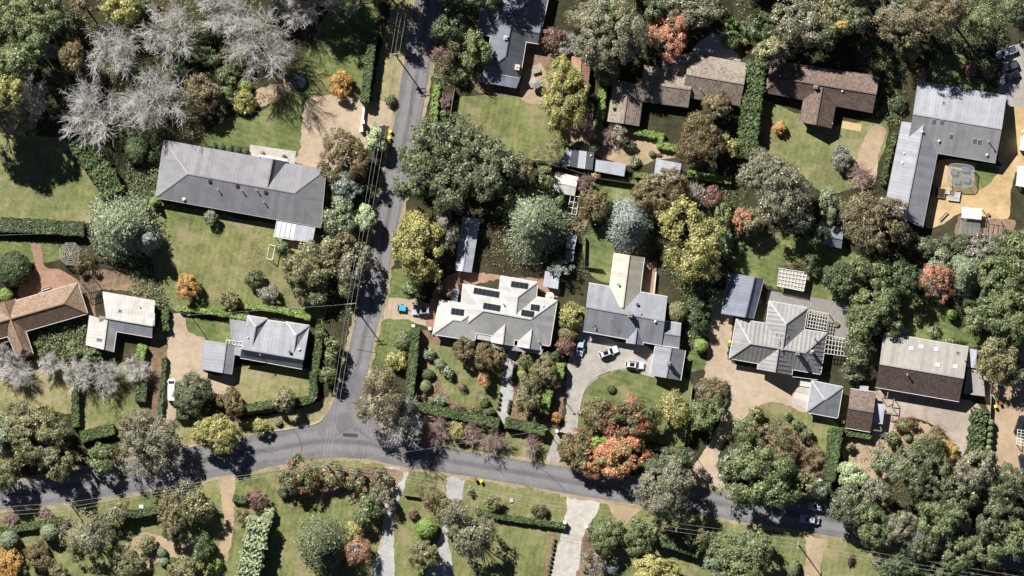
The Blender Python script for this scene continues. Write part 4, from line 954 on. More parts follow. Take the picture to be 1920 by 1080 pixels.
pergola('greenhouse', [(1070, 367), (1086, 369), (1080, 403), (1063, 399)], 3, 4, 1.8, 'small empty white greenhouse frame beside the off white shed', roof=None, cat='greenhouse')
pergola('pergola', [(156, 533), (180, 527), (184, 549), (161, 555)], 8, 3, 2.3, 'dark timber slatted pergola between terracotta house and cottage', 'timber_dark', 0.12)
pergola('pergola', [(1907, 805), (1935, 810), (1932, 838), (1905, 832)], 5, 6, 2.3, 'white slatted pergola on the reddish earth yard', bw=0.12)
pergola('fruit_cage', [(1849, 411), (1876, 415), (1872, 440), (1846, 436)], 4, 2, 1.2, 'low steel fruit cage on the kitchen garden bed', 'steel', 0.07, cat='frame')
t = pergola('greenhouse', [(1804, 389), (1841, 392), (1839, 412), (1802, 408)], 5, 3, 2.0, 'white polycarbonate roofed greenhouse on the sandy courtyard', roof='poly', cat='greenhouse')
t = pergola('cold_frame', [(1801, 414), (1838, 418), (1835, 442), (1798, 438)], 5, 2, 1.0, 'low clear frame over garden beds below the greenhouse', 'steel', 0.07, roof='clear', cat='frame')
t = pergola('greenhouse', [(1908, 312), (1930, 312), (1926, 352), (1904, 348)], 3, 7, 2.0, 'white panelled greenhouse at the edge of the sandy courtyard', roof='poly', cat='greenhouse')
# rounded glasshouse in the courtyard
o_ = W(1800, 330); t = empty('glasshouse', o_, 'low clear roofed glasshouse over planting tables in the sandy courtyard', 'greenhouse')
ring = catmull([(1782, 308), (1822, 312), (1824, 330), (1819, 350), (1780, 346), (1776, 330)], True, 4)
MB().prism([tuple((W(*p) - o_)[:2]) for p in ring], 2.0, 2.03).build('roof_sheet', M['clear'], t)
for i in range(len(ring)):
    a, b = ring[i], ring[(i + 1) % len(ring)]; MB().bar(W(*a, 1.98) - o_, W(*b, 1.98) - o_, 0.12, 0.12).build('rail', M['steel'], t)
    if i % 4 == 0: MB().bar(W(*a, -0.1) - o_, W(*a, 1.95) - o_, 0.08, 0.08).build('post', M['steel'], t)
for c, sx, sy in (((1789, 322), 1.6, 1.4), ((1810, 318), 1.7, 1.0), ((1794, 340), 1.6, 1.0), ((1812, 337), 1.6, 1.2)):
    MB().box(W(*c, 0.5) - o_, (sx, sy, 0.5), -0.15).build('planting_table', M['timber_grey'], t)
def raised_bed(px, py, w_, d_, mat, label, soil='earth', h=0.6):
    o = W(px, py, gz(px, py)); t = empty('raised_bed', o, label, 'raised bed')
    for sx, sy, cx, cy in ((w_, 0.1, 0, d_ / 2), (w_, 0.1, 0, -d_ / 2), (0.1, d_ - 0.1, w_ / 2 - 0.05, 0), (0.1, d_ - 0.1, -w_ / 2 + 0.05, 0)):
        MB().box((cx, cy, h / 2 - 0.03), (sx, sy, h), 0).build('side_board', M[mat], t)
    MB().box((0, 0, h / 2 - 0.08), (w_ - 0.12, d_ - 0.12, h - 0.1)).build('soil', M[soil], t); t.rotation_euler = (0, 0, -0.12)
raised_bed(1763, 362, 2.2, 2.2, 'timber', 'square timber raised bed with green plants in the courtyard')
raised_bed(1776, 359, 1.2, 1.1, 'white', 'smaller white raised bed in the courtyard', 'gravel_white')
raised_bed(1795, 363, 1.4, 1.2, 'white', 'white raised bed beside a terracotta one in the courtyard', 'gravel_white')
raised_bed(1785, 361, 1.0, 1.0, 'timber', 'small reddish raised bed between two white ones', 'mulch')
raised_bed(1788, 372, 2.8, 1.1, 'white', 'long white raised bed in front of the others', 'gravel_white')
# octagonal pergola
o_ = W(133, 476); t = empty('octagonal_pergola', o_, 'octagonal grey timber pergola with spider web roof slats', 'pergola')
for k in range(8):
    a = math.radians(22.5 + 45 * k); b = a + math.radians(45)
    for j, rr in enumerate((0.5, 1.0, 1.5, 2.0, 2.45, 2.85)):
        z = 3.1 - 0.22 * rr
        MB().bar((rr * math.cos(a), rr * math.sin(a), z), (rr * math.cos(b), rr * math.sin(b), z), 0.13, 0.08).build('slat', M['timber_grey'], t)
    MB().bar((0, 0, 3.0), (2.95 * math.cos(a), 2.95 * math.sin(a), 2.36), 0.14, 0.12).build('rafter', M['timber_grey'], t)
    MB().bar((2.8 * math.cos(a), 2.8 * math.sin(a), -0.1), (2.8 * math.cos(a), 2.8 * math.sin(a), 2.33), 0.14, 0.14).build('post', M['timber_grey'], t)

# ------------------------------------------------------------------ vegetation
def unit(v): return v / np.maximum(np.linalg.norm(v, axis=1, keepdims=True), 1e-6)
def kites(pos, nrm, L, wr, r, along=None):
    """leaf sized kites: centre, normal, length (n,), width ratio"""
    n = len(pos)
    t = r.normal(size=(n, 3)) if along is None else along + 0.25 * r.normal(size=(n, 3))
    t = unit(t - nrm * np.sum(t * nrm, 1, keepdims=True)); b = np.cross(nrm, t)
    L = L[:, None]
    v = np.stack([pos + t * L * 0.65 - nrm * L * 0.1, pos - t * L * 0.35 + b * L * wr * 0.55, pos - t * L * 0.35 - b * L * wr * 0.55], 1)
    return v.reshape(-1, 3), np.arange(3 * n, dtype=np.int32).reshape(-1, 3)

PAL = {  # low and high leaf reflectance, optional third colour with its share
 'oak': ((.06, .078, .037), (.19, .213, .112)),
 'green': ((.07, .10, .038), (.225, .26, .115)),
 'deep': ((.038, .06, .026), (.12, .155, .065)),
 'olive': ((.09, .095, .042), (.28, .265, .135)),
 'yel': ((.15, .16, .05), (.42, .39, .15)),
 'gum': ((.10, .104, .062), (.29, .275, .18)),
 'gumb': ((.10, .088, .045), (.26, .22, .125)),
 'cedar': ((.10, .135, .078), (.30, .34, .205)),
 'blue': ((.14, .17, .15), (.32, .355, .31)),
 'brown': ((.11, .088, .045), (.28, .225, .125)),
 'hedge': ((.042, .068, .024), (.125, .165, .058)),
 'brolive': ((.09, .085, .035), (.23, .195, .095), (.24, .165, .085), .35),
 'orange': ((.33, .19, .055), (.50, .33, .12)),
 'red': ((.33, .15, .09), (.52, .28, .18), (.26, .22, .11), .3),
 'peach': ((.40, .17, .095), (.58, .32, .19), (.40, .38, .15), .35),
 'redgreen': ((.07, .095, .038), (.21, .225, .10), (.43, .165, .10), .36),
 'maroon': ((.11, .062, .05), (.24, .14, .11)),
 'pale': ((.23, .285, .15), (.41, .455, .27)),
 'lime': ((.12, .18, .045), (.27, .36, .10)),
 'grey': ((.13, .13, .10), (.30, .29, .23)),
 'gold': ((.30, .22, .06), (.46, .36, .13)),
}
def tints(r, n, pal, clump, ncl):
    lo, hi = np.array(PAL[pal][0]) * 1.2, np.array(PAL[pal][1]) * 1.58
    f = np.clip(0.5 + 0.28 * r.normal(size=ncl)[clump] * 0.6 + 0.3 * r.normal(size=n), 0, 1)[:, None]
    c = lo * (1 - f) + hi * f
    if len(PAL[pal]) > 2:
        share = PAL[pal][3]
        w_ = (r.random(ncl)[clump] < share)
        w_ = w_ & (r.random(n) < 0.85) | (r.random(n) < share * 0.15)
        c[w_] = np.array(PAL[pal][2]) * (0.65 + 0.6 * r.random((w_.sum(), 1)))
    return c * (0.75 + 0.5 * r.random((n, 1)))

def crown_clumps(r, rx, ry, zc, rz, pal, style):
    R = (rx + ry) / 2
    P = dict(rc=0.42 + 0.085 * R, dens=0.92, L=0.29 + 0.011 * R, low=-0.3, gap=0.0, flat=0.9, wr=0.75)
    if style == 'gum': P.update(rc=0.42 + 0.075 * R, dens=0.66, gap=0.18, L=0.29 + 0.01 * R, wr=0.55, flat=0.75)
    elif style == 'tight': P.update(rc=0.38 + 0.075 * R, dens=2.0, L=0.26 + 0.01 * R, low=-0.1)
    elif style == 'sparse': P.update(rc=0.4 + 0.09 * R, dens=0.4, gap=0.2, L=0.3, wr=0.5)
    elif style == 'fine': P.update(rc=0.34 + 0.07 * R, dens=1.0, L=0.235 + 0.0105 * R, wr=0.65)
    rc = P['rc'] / R
    n = int(np.clip(2.1 / rc ** 2 * (1 - P['gap']), 10, 170))
    d = unit(r.normal(size=(n * 6, 3))); d = d[d[:, 2] > P['low']][:n]; n = len(d)
    az = np.arctan2(d[:, 1], d[:, 0]); ph = r.random(4) * 6.28
    lob = 1 + 0.09 * np.sin(2 * az + ph[0]) + 0.08 * np.sin(3 * az + ph[1]) + 0.06 * np.sin(5 * az + ph[2]) + 0.05 * r.normal(size=n)
    kc = 1 if R < 2.6 else int(r.integers(3, 6)); ja = r.random() * 6.28 + np.arange(kc) * 6.283 / max(kc, 1) + r.normal(size=kc) * 0.35
    jr = (0.0 if kc == 1 else 1.0) * (0.22 + 0.16 * r.random(kc)); sub_ = np.stack([np.cos(ja) * jr, np.sin(ja) * jr, 0.28 * (r.random(kc) - 0.6) * (kc > 1)], 1); sz = 1.0 if kc == 1 else 0.74
    own = np.argmax(d @ sub_.T + 0.35 * r.normal(size=(n, kc)), 1) if kc > 1 else np.zeros(n, int)
    c = sub_[own] + sz * d * ((1 - rc * 0.85) * lob * (0.55 + 0.45 * r.random(n) ** 0.5))[:, None]
    rcs = rc * (0.65 + 0.7 * r.random(n))
    area = 2 * np.pi * (rcs * R) ** 2 * P['flat'] * 1.2
    la = 0.5 * P['L'] ** 2 * P['wr']
    cnt = np.maximum(8, (area * P['dens'] / la * np.where(d[:, 2] < 0.0, 0.5, 1.0))).astype(int)
    idx = np.repeat(np.arange(n), cnt); m = len(idx)
    e = unit(r.normal(size=(m, 3)))
    out = np.sum(e * d[idx], 1) * 0.9 + e[:, 2] * 0.6
    fl = out < -0.25; e[fl] = -e[fl]
    sc = np.array([1, 1, P['flat']])
    pos = c[idx] + e * sc * (rcs[idx] * (0.34 + 0.82 * r.random(m) ** 0.75))[:, None] + r.normal(size=(m, 3)) * (0.2 * rcs[idx])[:, None]
    pos = pos * np.array([rx, ry, rz]); pos[:, 2] += zc
    nr = unit(0.75 * e + 0.5 * r.normal(size=(m, 3)) + d[idx] * 0.55 + np.array([0, 0, 0.2]))
    L = P['L'] * np.clip(np.exp(r.normal(size=m) * 0.38), 0.45, 2.0)
    v, f = kites(pos, nr, L, P['wr'], r)
    t = np.repeat(tints(r, m, pal, idx, n), 3, 0)
    v[:, 2] = np.maximum(v[:, 2], 0.05)
    return v, f, t, c * np.array([rx, ry, rz]) + np.array([0, 0, zc])

def crown_feather(r, rx, ry, h, pal, droop=0.35, dens=1.0):
    """conifer or feathery crown: long sprays set along radiating branches"""
    R = (rx + ry) / 2
    nb = int(70 + 16 * R); u = r.random(nb)
    zb = h * (0.12 + 0.86 * u); reach = (1 - u ** 1.6) * 0.95 + 0.06
    az = r.random(nb) * 6.283
    reach *= 1 + 0.10 * np.sin(3 * az + 1) + 0.1 * r.normal(size=nb)
    per = int(42 * dens + 7 * R * dens); idx = np.repeat(np.arange(nb), per); m = len(idx)
    s = r.random(m) ** 0.62
    a = az[idx]; lat = r.normal(size=m) * 0.11 * (0.4 + s) * R
    ln = reach[idx] * s
    x = ln * np.cos(a) * rx - np.sin(a) * lat; y = ln * np.sin(a) * ry + np.cos(a) * lat
    z = zb[idx] + (0.16 * s - droop * s * s) * reach[idx] * R * 0.6 + r.normal(size=m) * 0.12
    pos = np.stack([x, y, np.maximum(z, 0.15)], 1)
    aa = a + 0.5 * r.normal(size=m)
    al = np.stack([np.cos(aa), np.sin(aa), -0.25 - 0.3 * r.random(m)], 1)
    nr = unit(np.stack([0.5 * np.cos(a), 0.5 * np.sin(a), np.ones(m)], 1) + 0.5 * r.normal(size=(m, 3)))
    L = (0.36 + 0.018 * R) * (0.6 + 0.8 * r.random(m))
    v, f = kites(pos, nr, L, 0.45, r, al)
    return v, f, np.repeat(tints(r, m, pal, idx, nb), 3, 0)

def prisms(p0, p1, r0, r1, k=3):
    n = len(p0); d = unit(p1 - p0)
    ref = np.where(np.abs(d[:, 2:3]) > 0.9, np.array([[1.0, 0, 0]]), np.array([[0, 0, 1.0]]))
    x = unit(np.cross(d, ref)); y = np.cross(d, x)
    V = []
    for i in range(k):
        a = 2 * np.pi * i / k; w_ = x * np.cos(a) + y * np.sin(a)
        V += [p0 + w_ * r0[:, None], p1 + w_ * r1[:, None]]
    v = np.stack(V, 1).reshape(-1, 3)
    b = np.arange(n)[:, None] * 2 * k
    f = np.concatenate([np.concatenate([b + 2 * i, b + 2 * ((i + 1) % k), b + 2 * ((i + 1) % k) + 1, b + 2 * i + 1], 1) for i in range(k)], 0)
    return v, f

def bare_segments(rr, levels=4, fork=(8, 6, 7, 7), trunk=0.22, spread=0.95, thin=1.0):
    """a leafless crown about 1 wide and 1 high: returns segment arrays"""
    segs = []
    def br(p, d, L, rad, lev):
        k = 3 if lev < 3 else (2 if lev == 3 else 1)
        pts = [p]; q = p.copy(); dd = d.copy()
        for i in range(k):
            dd = dd + rr.normal(size=3) * (0.13 if lev else 0.03) + np.array([0, 0, 0.07]); dd /= np.linalg.norm(dd)
            nq = q + dd * L / k
            ra, rb = rad * (1 - 0.5 * i / k), rad * (1 - 0.5 * (i + 1) / k)
            segs.append((q, nq, ra, rb)); q = nq; pts.append(q)
        if lev >= levels: return
        n = fork[lev]
        for j in range(n):
            t = (j + 0.6 + 0.5 * rr.random()) / (n + 0.3) if lev else 0.86 + 0.14 * rr.random()
            t = min(1, max(0.25, t)); i = min(k - 1, int(t * k)); s = pts[i] + (pts[i + 1] - pts[i]) * (t * k - i)
            if lev == 0:
                a = 2 * math.pi * (j + 0.5 * rr.random()) / n; inc = (0.45 + 0.75 * rr.random()) * spread
                nd = np.array([math.cos(a) * math.sin(inc), math.sin(a) * math.sin(inc), math.cos(inc)])
                nl = 0.30 + 0.09 * rr.random()
            else:
                nd = dd + rr.normal(size=3) * 0.62; nd[2] = nd[2] * 0.8 + 0.12; nd /= np.linalg.norm(nd)
                nl = L * (0.50 + 0.22 * rr.random())
            br(s, nd, nl, max(rad * 0.5, 0.0026 * thin), lev + 1)
    br(np.zeros(3), np.array([0, 0, 1.0]), trunk, 0.018, 0)
    a = [np.array([s[i] for s in segs]) for i in range(4)]
    return a

BARE = []
for k in range(4):
    rr = np.random.default_rng(50 + k)
    p0, p1, r0, r1 = bare_segments(rr)
    top = p1[:, 2].max(); R_ = np.percentile(np.hypot(p1[:, 0], p1[:, 1]), 93)
    sc = np.array([1 / R_, 1 / R_, 1 / top])
    BARE.append((p0 * sc, p1 * sc, r0, r1))
TW = []
for k in range(2):
    rr = np.random.default_rng(80 + k)
    p0, p1, r0, r1 = bare_segments(rr, 4, (9, 6, 5, 5), 0.1, 0.85)
    top = p1[:, 2].max(); R_ = np.percentile(np.hypot(p1[:, 0], p1[:, 1]), 93)
    sc = np.array([1 / R_, 1 / R_, 1 / top]); TW.append((p0 * sc, p1 * sc, r0, r1))

NTREE = [0]
def place(px, py, name, label, cat, group):
    return empty(name, W(px, py, 0), label, cat, group)

def trunk_limbs(root, r, tgt, h, zc, rad, mat, nlimb=8, name='trunk'):
    """tapered trunk plus limbs that reach into the clumps"""
    ts = zc * 0.75 if zc > 1.2 else max(0.3, zc * 0.7)
    mb = MB(); mb.tube((0, 0, -0.3), (0, 0, ts), rad * 1.25, rad * 0.75, 8)
    mb.build(name, M[mat], root)
    if len(tgt) and nlimb:
        sel = tgt[r.choice(len(tgt), min(nlimb, len(tgt)), replace=False)]
        st = np.zeros_like(sel); st[:, 2] = ts * (0.75 + 0.2 * r.random(len(sel)))
        sel = sel * np.array([0.85, 0.85, 0.95]); mid = st * 0.45 + sel * 0.55 + r.normal(size=sel.shape) * 0.25; mid[:, 2] += 0.3
        end = sel
        p0 = np.concatenate([st, mid]); p1 = np.concatenate([mid, end]); k = len(sel)
        r0 = np.concatenate([np.full(k, rad * 0.42), np.full(k, rad * 0.24)]); r1 = np.concatenate([np.full(k, rad * 0.24), np.full(k, rad * 0.1)])
        v, f = prisms(p0, p1, r0, r1, 5); link('limbs', mesh_np('limbs', v, f), M[mat], root)

def tree(px, py, rp, hgt, style, pal, label, name=None, group=None, cat=None):
    """px, py: map position; rp: crown radius in map pixels (or pair); hgt metres"""
    NTREE[0] += 1; r = np.random.default_rng(1000 + NTREE[0])
    rx, ry = (rp if isinstance(rp, tuple) else (rp, rp)); rx *= S; ry *= S; R = (rx + ry) / 2
    if style not in ('ball', 'bare', 'twig'):
        hgt *= 1.32 if 4.4 < hgt < 12.6 else (1.15 if 3.2 < hgt <= 4.4 else 1.0)
    small = hgt < 3.2
    if style in ('bare', 'twig'):
        src = (BARE if style == 'bare' else TW); p0, p1, r0, r1 = src[NTREE[0] % len(src)]
        root = place(px, py, name or ('bare_tree' if not small else 'bare_shrub'), label, cat or ('tree' if not small else 'shrub'), group)
        a = r.random() * 6.28; ca, sa = math.cos(a), math.sin(a); rot = np.array([[ca, -sa, 0], [sa, ca, 0], [0, 0, 1]])
        sc = np.array([rx, ry, hgt]); k0 = 1.0 + 0.03 * R
        q0, q1 = (p0 @ rot.T) * sc, (p1 @ rot.T) * sc
        rr0 = np.maximum(r0 * R * 1.5, 0.024 * k0); rr1 = np.maximum(r1 * R * 1.5, 0.018 * k0)
        big = r0 > 0.0175
        q0[0, 2] -= 0.3
        mat = M[{'bare': 'bark_bare', 'pink': 'bark_pink'}.get(pal, 'bark_bare')]
        v, f = prisms(q0[big], q1[big], rr0[big], rr1[big], 7); link('trunk', mesh_np('trunk', v, f), mat, root)
        v, f = prisms(q0[~big], q1[~big], rr0[~big], rr1[~big], 3); link('branches', mesh_np('branches', v, f), mat, root)
        return root
    if style == 'feather':
        root = place(px, py, name or 'conifer_tree', label, cat or 'tree', group)
        v, f, t = crown_feather(r, rx, ry, hgt, pal)
        link('crown', mesh_np('crown', v, f, t), M['leaf'], root)
        mb = MB().tube((0, 0, -0.3), (0, 0, hgt * 0.9), 0.05 * R + 0.06, 0.04, 8); mb.build('trunk', M['bark'], root)
        return root
    if style == 'ball':       # clipped: dense skin of small leaves over an added dark core that blocks light
        root = place(px, py, name or 'topiary_shrub', label, cat or 'shrub', group)
        n = int(2 * math.pi * R * max(R, hgt * 0.5) * 1.5 * 1.9 / (0.5 * 0.26 ** 2 * 0.7))
        n = max(60, min(n, 9000))
        e = unit(r.normal(size=(n, 3))); e[:, 2] = np.where(e[:, 2] < -0.45, -e[:, 2], e[:, 2])
        az = np.arctan2(e[:, 1], e[:, 0])
        bumpy = 1 + 0.03 * np.sin(5 * az + 4 * e[:, 2]) + 0.03 * np.sin(9 * az - 7 * e[:, 2] + 1)
        pos = e * (bumpy * (0.93 + 0.09 * r.random(n)))[:, None] * np.array([rx, ry, hgt * 0.55]); pos[:, 2] += hgt * 0.45
        pos[:, 2] = np.maximum(pos[:, 2], 0.04)
        nr = unit(e + 0.45 * r.normal(size=(n, 3))); L = (0.2 + 0.015 * R) * (0.7 + 0.6 * r.random(n))
        v, f = kites(pos, nr, L, 0.7, r)
        link('foliage', mesh_np('foliage', v, f, np.repeat(tints(r, n, pal, np.zeros(n, int), 1), 3, 0)), M['leaf_dense'], root)
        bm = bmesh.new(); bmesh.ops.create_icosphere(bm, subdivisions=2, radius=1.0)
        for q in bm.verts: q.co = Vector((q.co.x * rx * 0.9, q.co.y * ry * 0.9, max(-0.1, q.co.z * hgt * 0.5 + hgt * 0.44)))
        me = bpy.data.meshes.new('light_block_core'); bm.to_mesh(me); bm.free(); link('light_block_core', me, M['core'], root)
        return root
    nm = name or ('shrub' if small else {'gum': 'gum_tree'}.get(style, 'broadleaf_tree'))
    root = place(px, py, nm, label, cat or ('shrub' if small else 'tree'), group)
    base = 0.04 if small else 0.16
    zc = hgt * (0.42 if small else 0.52); rz = (hgt - zc) * 0.98
    if rz > R * 1.5: zc = hgt - R * 1.5; rz = R * 1.5
    v, f, t, c = crown_clumps(r, rx, ry, zc, rz, pal, style)
    link('foliage' if small else 'crown', mesh_np('crown', v, f, t), M['leaf'] if style != 'tight' else M['leaf_dense'], root)
    trunk_limbs(root, r, c, hgt, zc, 0.045 * R + 0.05, 'bark_pale' if style == 'gum' else 'bark', (20 if style == 'gum' else 8) if not small else 4, 'stem' if small else 'trunk')
    return root

def hedge(path, wpx, hgt, pal, label, name='hedge', group=None, rough=0.085, curve=True, L=0.27, cat='hedge'):
    NTREE[0] += 1; r = np.random.default_rng(5000 + NTREE[0]); pal = 'hedge' if pal == 'green' else pal
    q = catmull(path, False, 6) if curve and len(path) > 2 else straight(path + [path[-1]], 6)[:0] or ([(path[0][0] + (path[1][0] - path[0][0]) * i / 12, path[0][1] + (path[1][1] - path[0][1]) * i / 12) for i in range(13)] if len(path) == 2 else path)
    o = W(*q[len(q) // 2]); root = empty(name, o, label, cat, group)
    P = np.array([tuple((W(*p) - o)[:2]) for p in q]); d = np.gradient(P, axis=0); d = d / np.linalg.norm(d, axis=1, keepdims=True)
    nn = np.stack([-d[:, 1], d[:, 0]], 1); seg = np.linalg.norm(np.diff(P, axis=0), axis=1); cum = np.concatenate([[0], np.cumsum(seg)]); T = cum[-1]
    hw = wpx * S / 2
    per = 2 * hw + 2 * hgt
    n = int((T * per + 2 * hw * 2 * hgt) * 2.4 / (0.5 * L * L * 0.7)); n = min(n, 16000)
    s = r.random(n) * T; i = np.clip(np.searchsorted(cum, s) - 1, 0, len(P) - 2); fr = ((s - cum[i]) / np.maximum(seg[i], 1e-6))[:, None]
    ctr = P[i] * (1 - fr) + P[i + 1] * fr; nx = unit(nn[i] * (1 - fr) + nn[i + 1] * fr)
    endm = r.random(n) < (2 * hw * 2 * hgt) / (T * per + 4 * hw * hgt)
    u = r.random(n) * per
    side = np.where(u < hgt, -1, np.where(u > hgt + 2 * hw, 1, 0))
    off = np.where(side == 0, (u - hgt) - hw, side * hw); z = np.where(side == 0, hgt, r.random(n) ** 0.7 * hgt)
    wob = rough * (np.sin(s * 1.3) + np.sin(s * 2.9 + 1) + np.sin(off * 5.1 + 2.2 * np.sin(s * 2.3)) + np.sin(s * 5.7 + 2 * np.sin(off * 3.7 + z))) * 0.7 + 0.05 * r.normal(size=n)
    e3 = np.zeros((n, 3)); e3[:, :2] = nx * side[:, None]; e3[:, 2] = (side == 0)
    pos = np.zeros((n, 3)); pos[:, :2] = ctr + nx * off[:, None]; pos[:, 2] = z
    # round the upper edges a little
    edge = np.clip((np.abs(off) - hw * 0.72) / (hw * 0.28), 0, 1); pos[:, 2] -= np.where(side == 0, edge ** 2 * 0.18, 0)
    if endm.any():
        k = endm.sum(); a = r.random(k) < 0.5
        pos[endm, :2] = np.where(a[:, None], P[0], P[-1]) + np.where(a[:, None], nn[0], nn[-1]) * ((r.random(k) * 2 - 1) * hw)[:, None]
        pos[endm, 2] = r.random(k) * hgt; dd = np.where(a[:, None], -d[0], d[-1]); e3[endm] = np.concatenate([dd, np.zeros((k, 1))], 1)
    pos += e3 * wob[:, None]; pos[:, 2] = np.maximum(pos[:, 2], 0.03)
    nr = unit(e3 + 0.5 * r.normal(size=(n, 3))); LL = L * (0.65 + 0.7 * r.random(n))
    v, f = kites(pos, nr, LL, 0.7, r)
    cl = (s / 0.9 + 0.6 * np.sin(off * 4)).astype(int); cl -= cl.min(); link('foliage', mesh_np('foliage', v, f, np.repeat(tints(r, n, pal, cl, cl.max() + 1), 3, 0)), M['leaf_dense'], root)
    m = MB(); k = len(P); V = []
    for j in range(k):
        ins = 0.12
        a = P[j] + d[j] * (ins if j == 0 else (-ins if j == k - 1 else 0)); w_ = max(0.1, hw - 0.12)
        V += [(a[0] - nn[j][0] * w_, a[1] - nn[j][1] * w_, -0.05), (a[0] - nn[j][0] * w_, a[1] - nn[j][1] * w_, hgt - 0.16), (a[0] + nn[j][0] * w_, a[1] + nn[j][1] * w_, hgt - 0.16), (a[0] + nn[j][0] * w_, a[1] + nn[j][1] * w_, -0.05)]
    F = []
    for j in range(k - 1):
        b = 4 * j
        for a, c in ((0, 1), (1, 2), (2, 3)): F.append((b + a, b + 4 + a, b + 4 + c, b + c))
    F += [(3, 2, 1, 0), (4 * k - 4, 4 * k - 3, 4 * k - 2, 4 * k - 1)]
    m.poly(V, F).build('light_block_core', M['core'], root)  # dark solid core, added inside the leaves to block light
    return root

T = tree
# ---- north west wood
WG = 'green trees of the north west wood'
for i_, (x, y, rr_, hh) in enumerate(((18, 45, 46, 20), (80, 22, 52, 18), (30, 120, 44, 25), (-12, 130, 40, 25))):
    T(x, y, rr_, hh, 'broad', 'green', ('large bright green tree in the wood, between two other green crowns', 'broadest bright green tree in the wood, beside the russet brown tree', 'tall bright green tree above the shaded leafless tree', 'bright green tree half out of the wood beside the tall one')[i_], group=WG)
T(22, 172, 34, 24, 'broad', 'yel', 'yellow green tree at the south edge of the wood')
T(228, 12, (46, 34), 13, 'broad', 'yel', 'yellow olive tree behind two leafless trees')
T(152, 2, 24, 11, 'broad', 'brown', 'russet brown tree beside the yellow olive one')
T(138, 104, (27, 42), 10, 'broad', 'brolive', 'olive and russet tree beside a round leafless tree')
BG = 'leafless grey trees of the north west wood'
for i_, (x, y, rx_, ry_, hh) in enumerate(((216, 95, 54, 55, 14), (322, 58, 56, 56, 15), (172, 208, 66, 66, 14), (290, 188, 64, 62, 17), (430, 32, 50, 45, 14), (488, 84, 66, 68, 21), (562, 12, 46, 40, 14), (640, -2, 42, 32, 13), (395, -5, 40, 30, 12))):
    T(x, y, (rx_, ry_), hh, 'bare', 'bare', ('big pale leafless tree below the yellow olive one', 'big pale leafless tree above the low green thicket', 'big pale leafless tree beside the curved hedge head', 'big pale leafless tree beside the russet tree and long grey house', 'pale leafless tree behind the one nearest the trampoline', 'big pale leafless tree nearest the trampoline', 'pale leafless tree shading the top of the mown lawn', 'small pale leafless tree over the mown lawn corner', 'pale leafless tree behind the low green thicket')[i_], group=BG)
T(62, 80, 36, 20, 'broad', 'green', 'bright green tree above the small leafless one')
T(-48, 165, 44, 26, 'broad', 'oak', 'tall dark tree beyond the west edge shading the dry lawn')
T(-8, 205, 38, 22, 'broad', 'oak', 'dark tree at the west edge shading the dry lawn')
T(40, 250, (30, 18), 4, 'sparse', 'olive', 'low sparse thicket at the dry lawn top')
T(62, 188, (36, 44), 14, 'bare', 'bare', 'shaded leafless tree under the yellow green tree')
T(95, 96, 15, 6, 'bare', 'bare', 'small leafless tree between green wood and russet tree')
T(30, 225, 35, 9, 'sparse', 'gum', 'dim sparse tree shading the dry open lawn')
T(378, 176, (36, 38), 8, 'broad', 'brown', 'russet brown tree beside green garden shrubs')
T(428, 140, 21, 4, 'broad', 'green', 'fresh green leafy tree by the gravel path')
T(461, 162, 13, 2.6, 'broad', 'lime', 'bright green shrub at the head of the gravel path')
T(428, 180, 20, 3, 'broad', 'green', 'mid green shrub between russet tree and path')
T(456, 188, (25, 22), 3.1, 'broad', 'yel', 'yellow green shrub mound beside the gravel path')
T(365, 100, (42, 16), 3.4, 'broad', 'green', 'low green thicket under the leafless trees')
T(396, 110, (22, 16), 3.0, 'broad', 'cedar', 'grey green low shrub below the leafless trees')
for i_, (x, y, rr_, l_) in enumerate(((268, 130, 22, 'added dark understory shrub between two round leafless trees'), (382, 58, 24, 'added dark understory shrub above the low green thicket'), (238, 252, 20, 'added dark understory shrub at the curved hedge head'), (332, 132, 24, 'added dark understory shrub beneath the leafless tree by the russet one'), (118, 58, 22, 'added dark understory shrub beside the olive and russet tree top'), (108, 152, 26, 'added dark understory shrub below the olive and russet tree'), (180, 142, 20, 'added dark understory shrub between the olive and russet tree and bare crowns'), (448, 112, 20, 'added dark understory shrub under the leafless tree nearest the trampoline'), (270, 20, 24, 'added dark understory shrub beside the yellow olive tree'), (520, 30, 22, 'added dark understory shrub beneath the top leafless trees'))):
    T(x, y, rr_, 4.2, 'broad', 'deep', l_)  # added to deepen the shade in gaps between the leafless crowns
T(256, 278, (22, 30), 4.5, 'ball', 'deep', 'dark dense evergreen bush beside the long grey house')
T(283, 290, 13, 3.0, 'broad', 'deep', 'small dark shrub beside the curved hedge')
T(640, 158, (24, 26), 4.2, 'fine', 'orange', 'round bright orange shrub on the mown lawn')
T(645, 298, (46, 54), 8.5, 'fine', 'brolive', 'round russet olive tree beside the tan forecourt')
T(704, 262, (20, 23), 5.5, 'tight', 'pale', 'pale mint green tree beside the tan forecourt')
T(731, 187, 11, 2.4, 'fine', 'green', 'small clipped green shrub on the verge by the white gate')
T(736, 52, 9, 1.8, 'sparse', 'yel', 'sparse yellow shrub on the upper verge')
T(727, 86, 8, 1.6, 'sparse', 'olive', 'thin olive shrub beside the transformer pole')
OG = 'evergreen trees beyond the north edge'
for x, y, rr_, hh in ((500, -62, 50, 22), (565, -60, 52, 24), (635, -55, 46, 22), (700, -50, 46, 23), (748, -75, 50, 24), (815, -48, 44, 20), (1180, -60, 45, 16), (1415, -40, 45, 14), (1610, -36, 50, 19)):
    T(x, y, rr_, hh, 'broad', 'oak', 'tall dark evergreen tree at the north edge', group=OG)
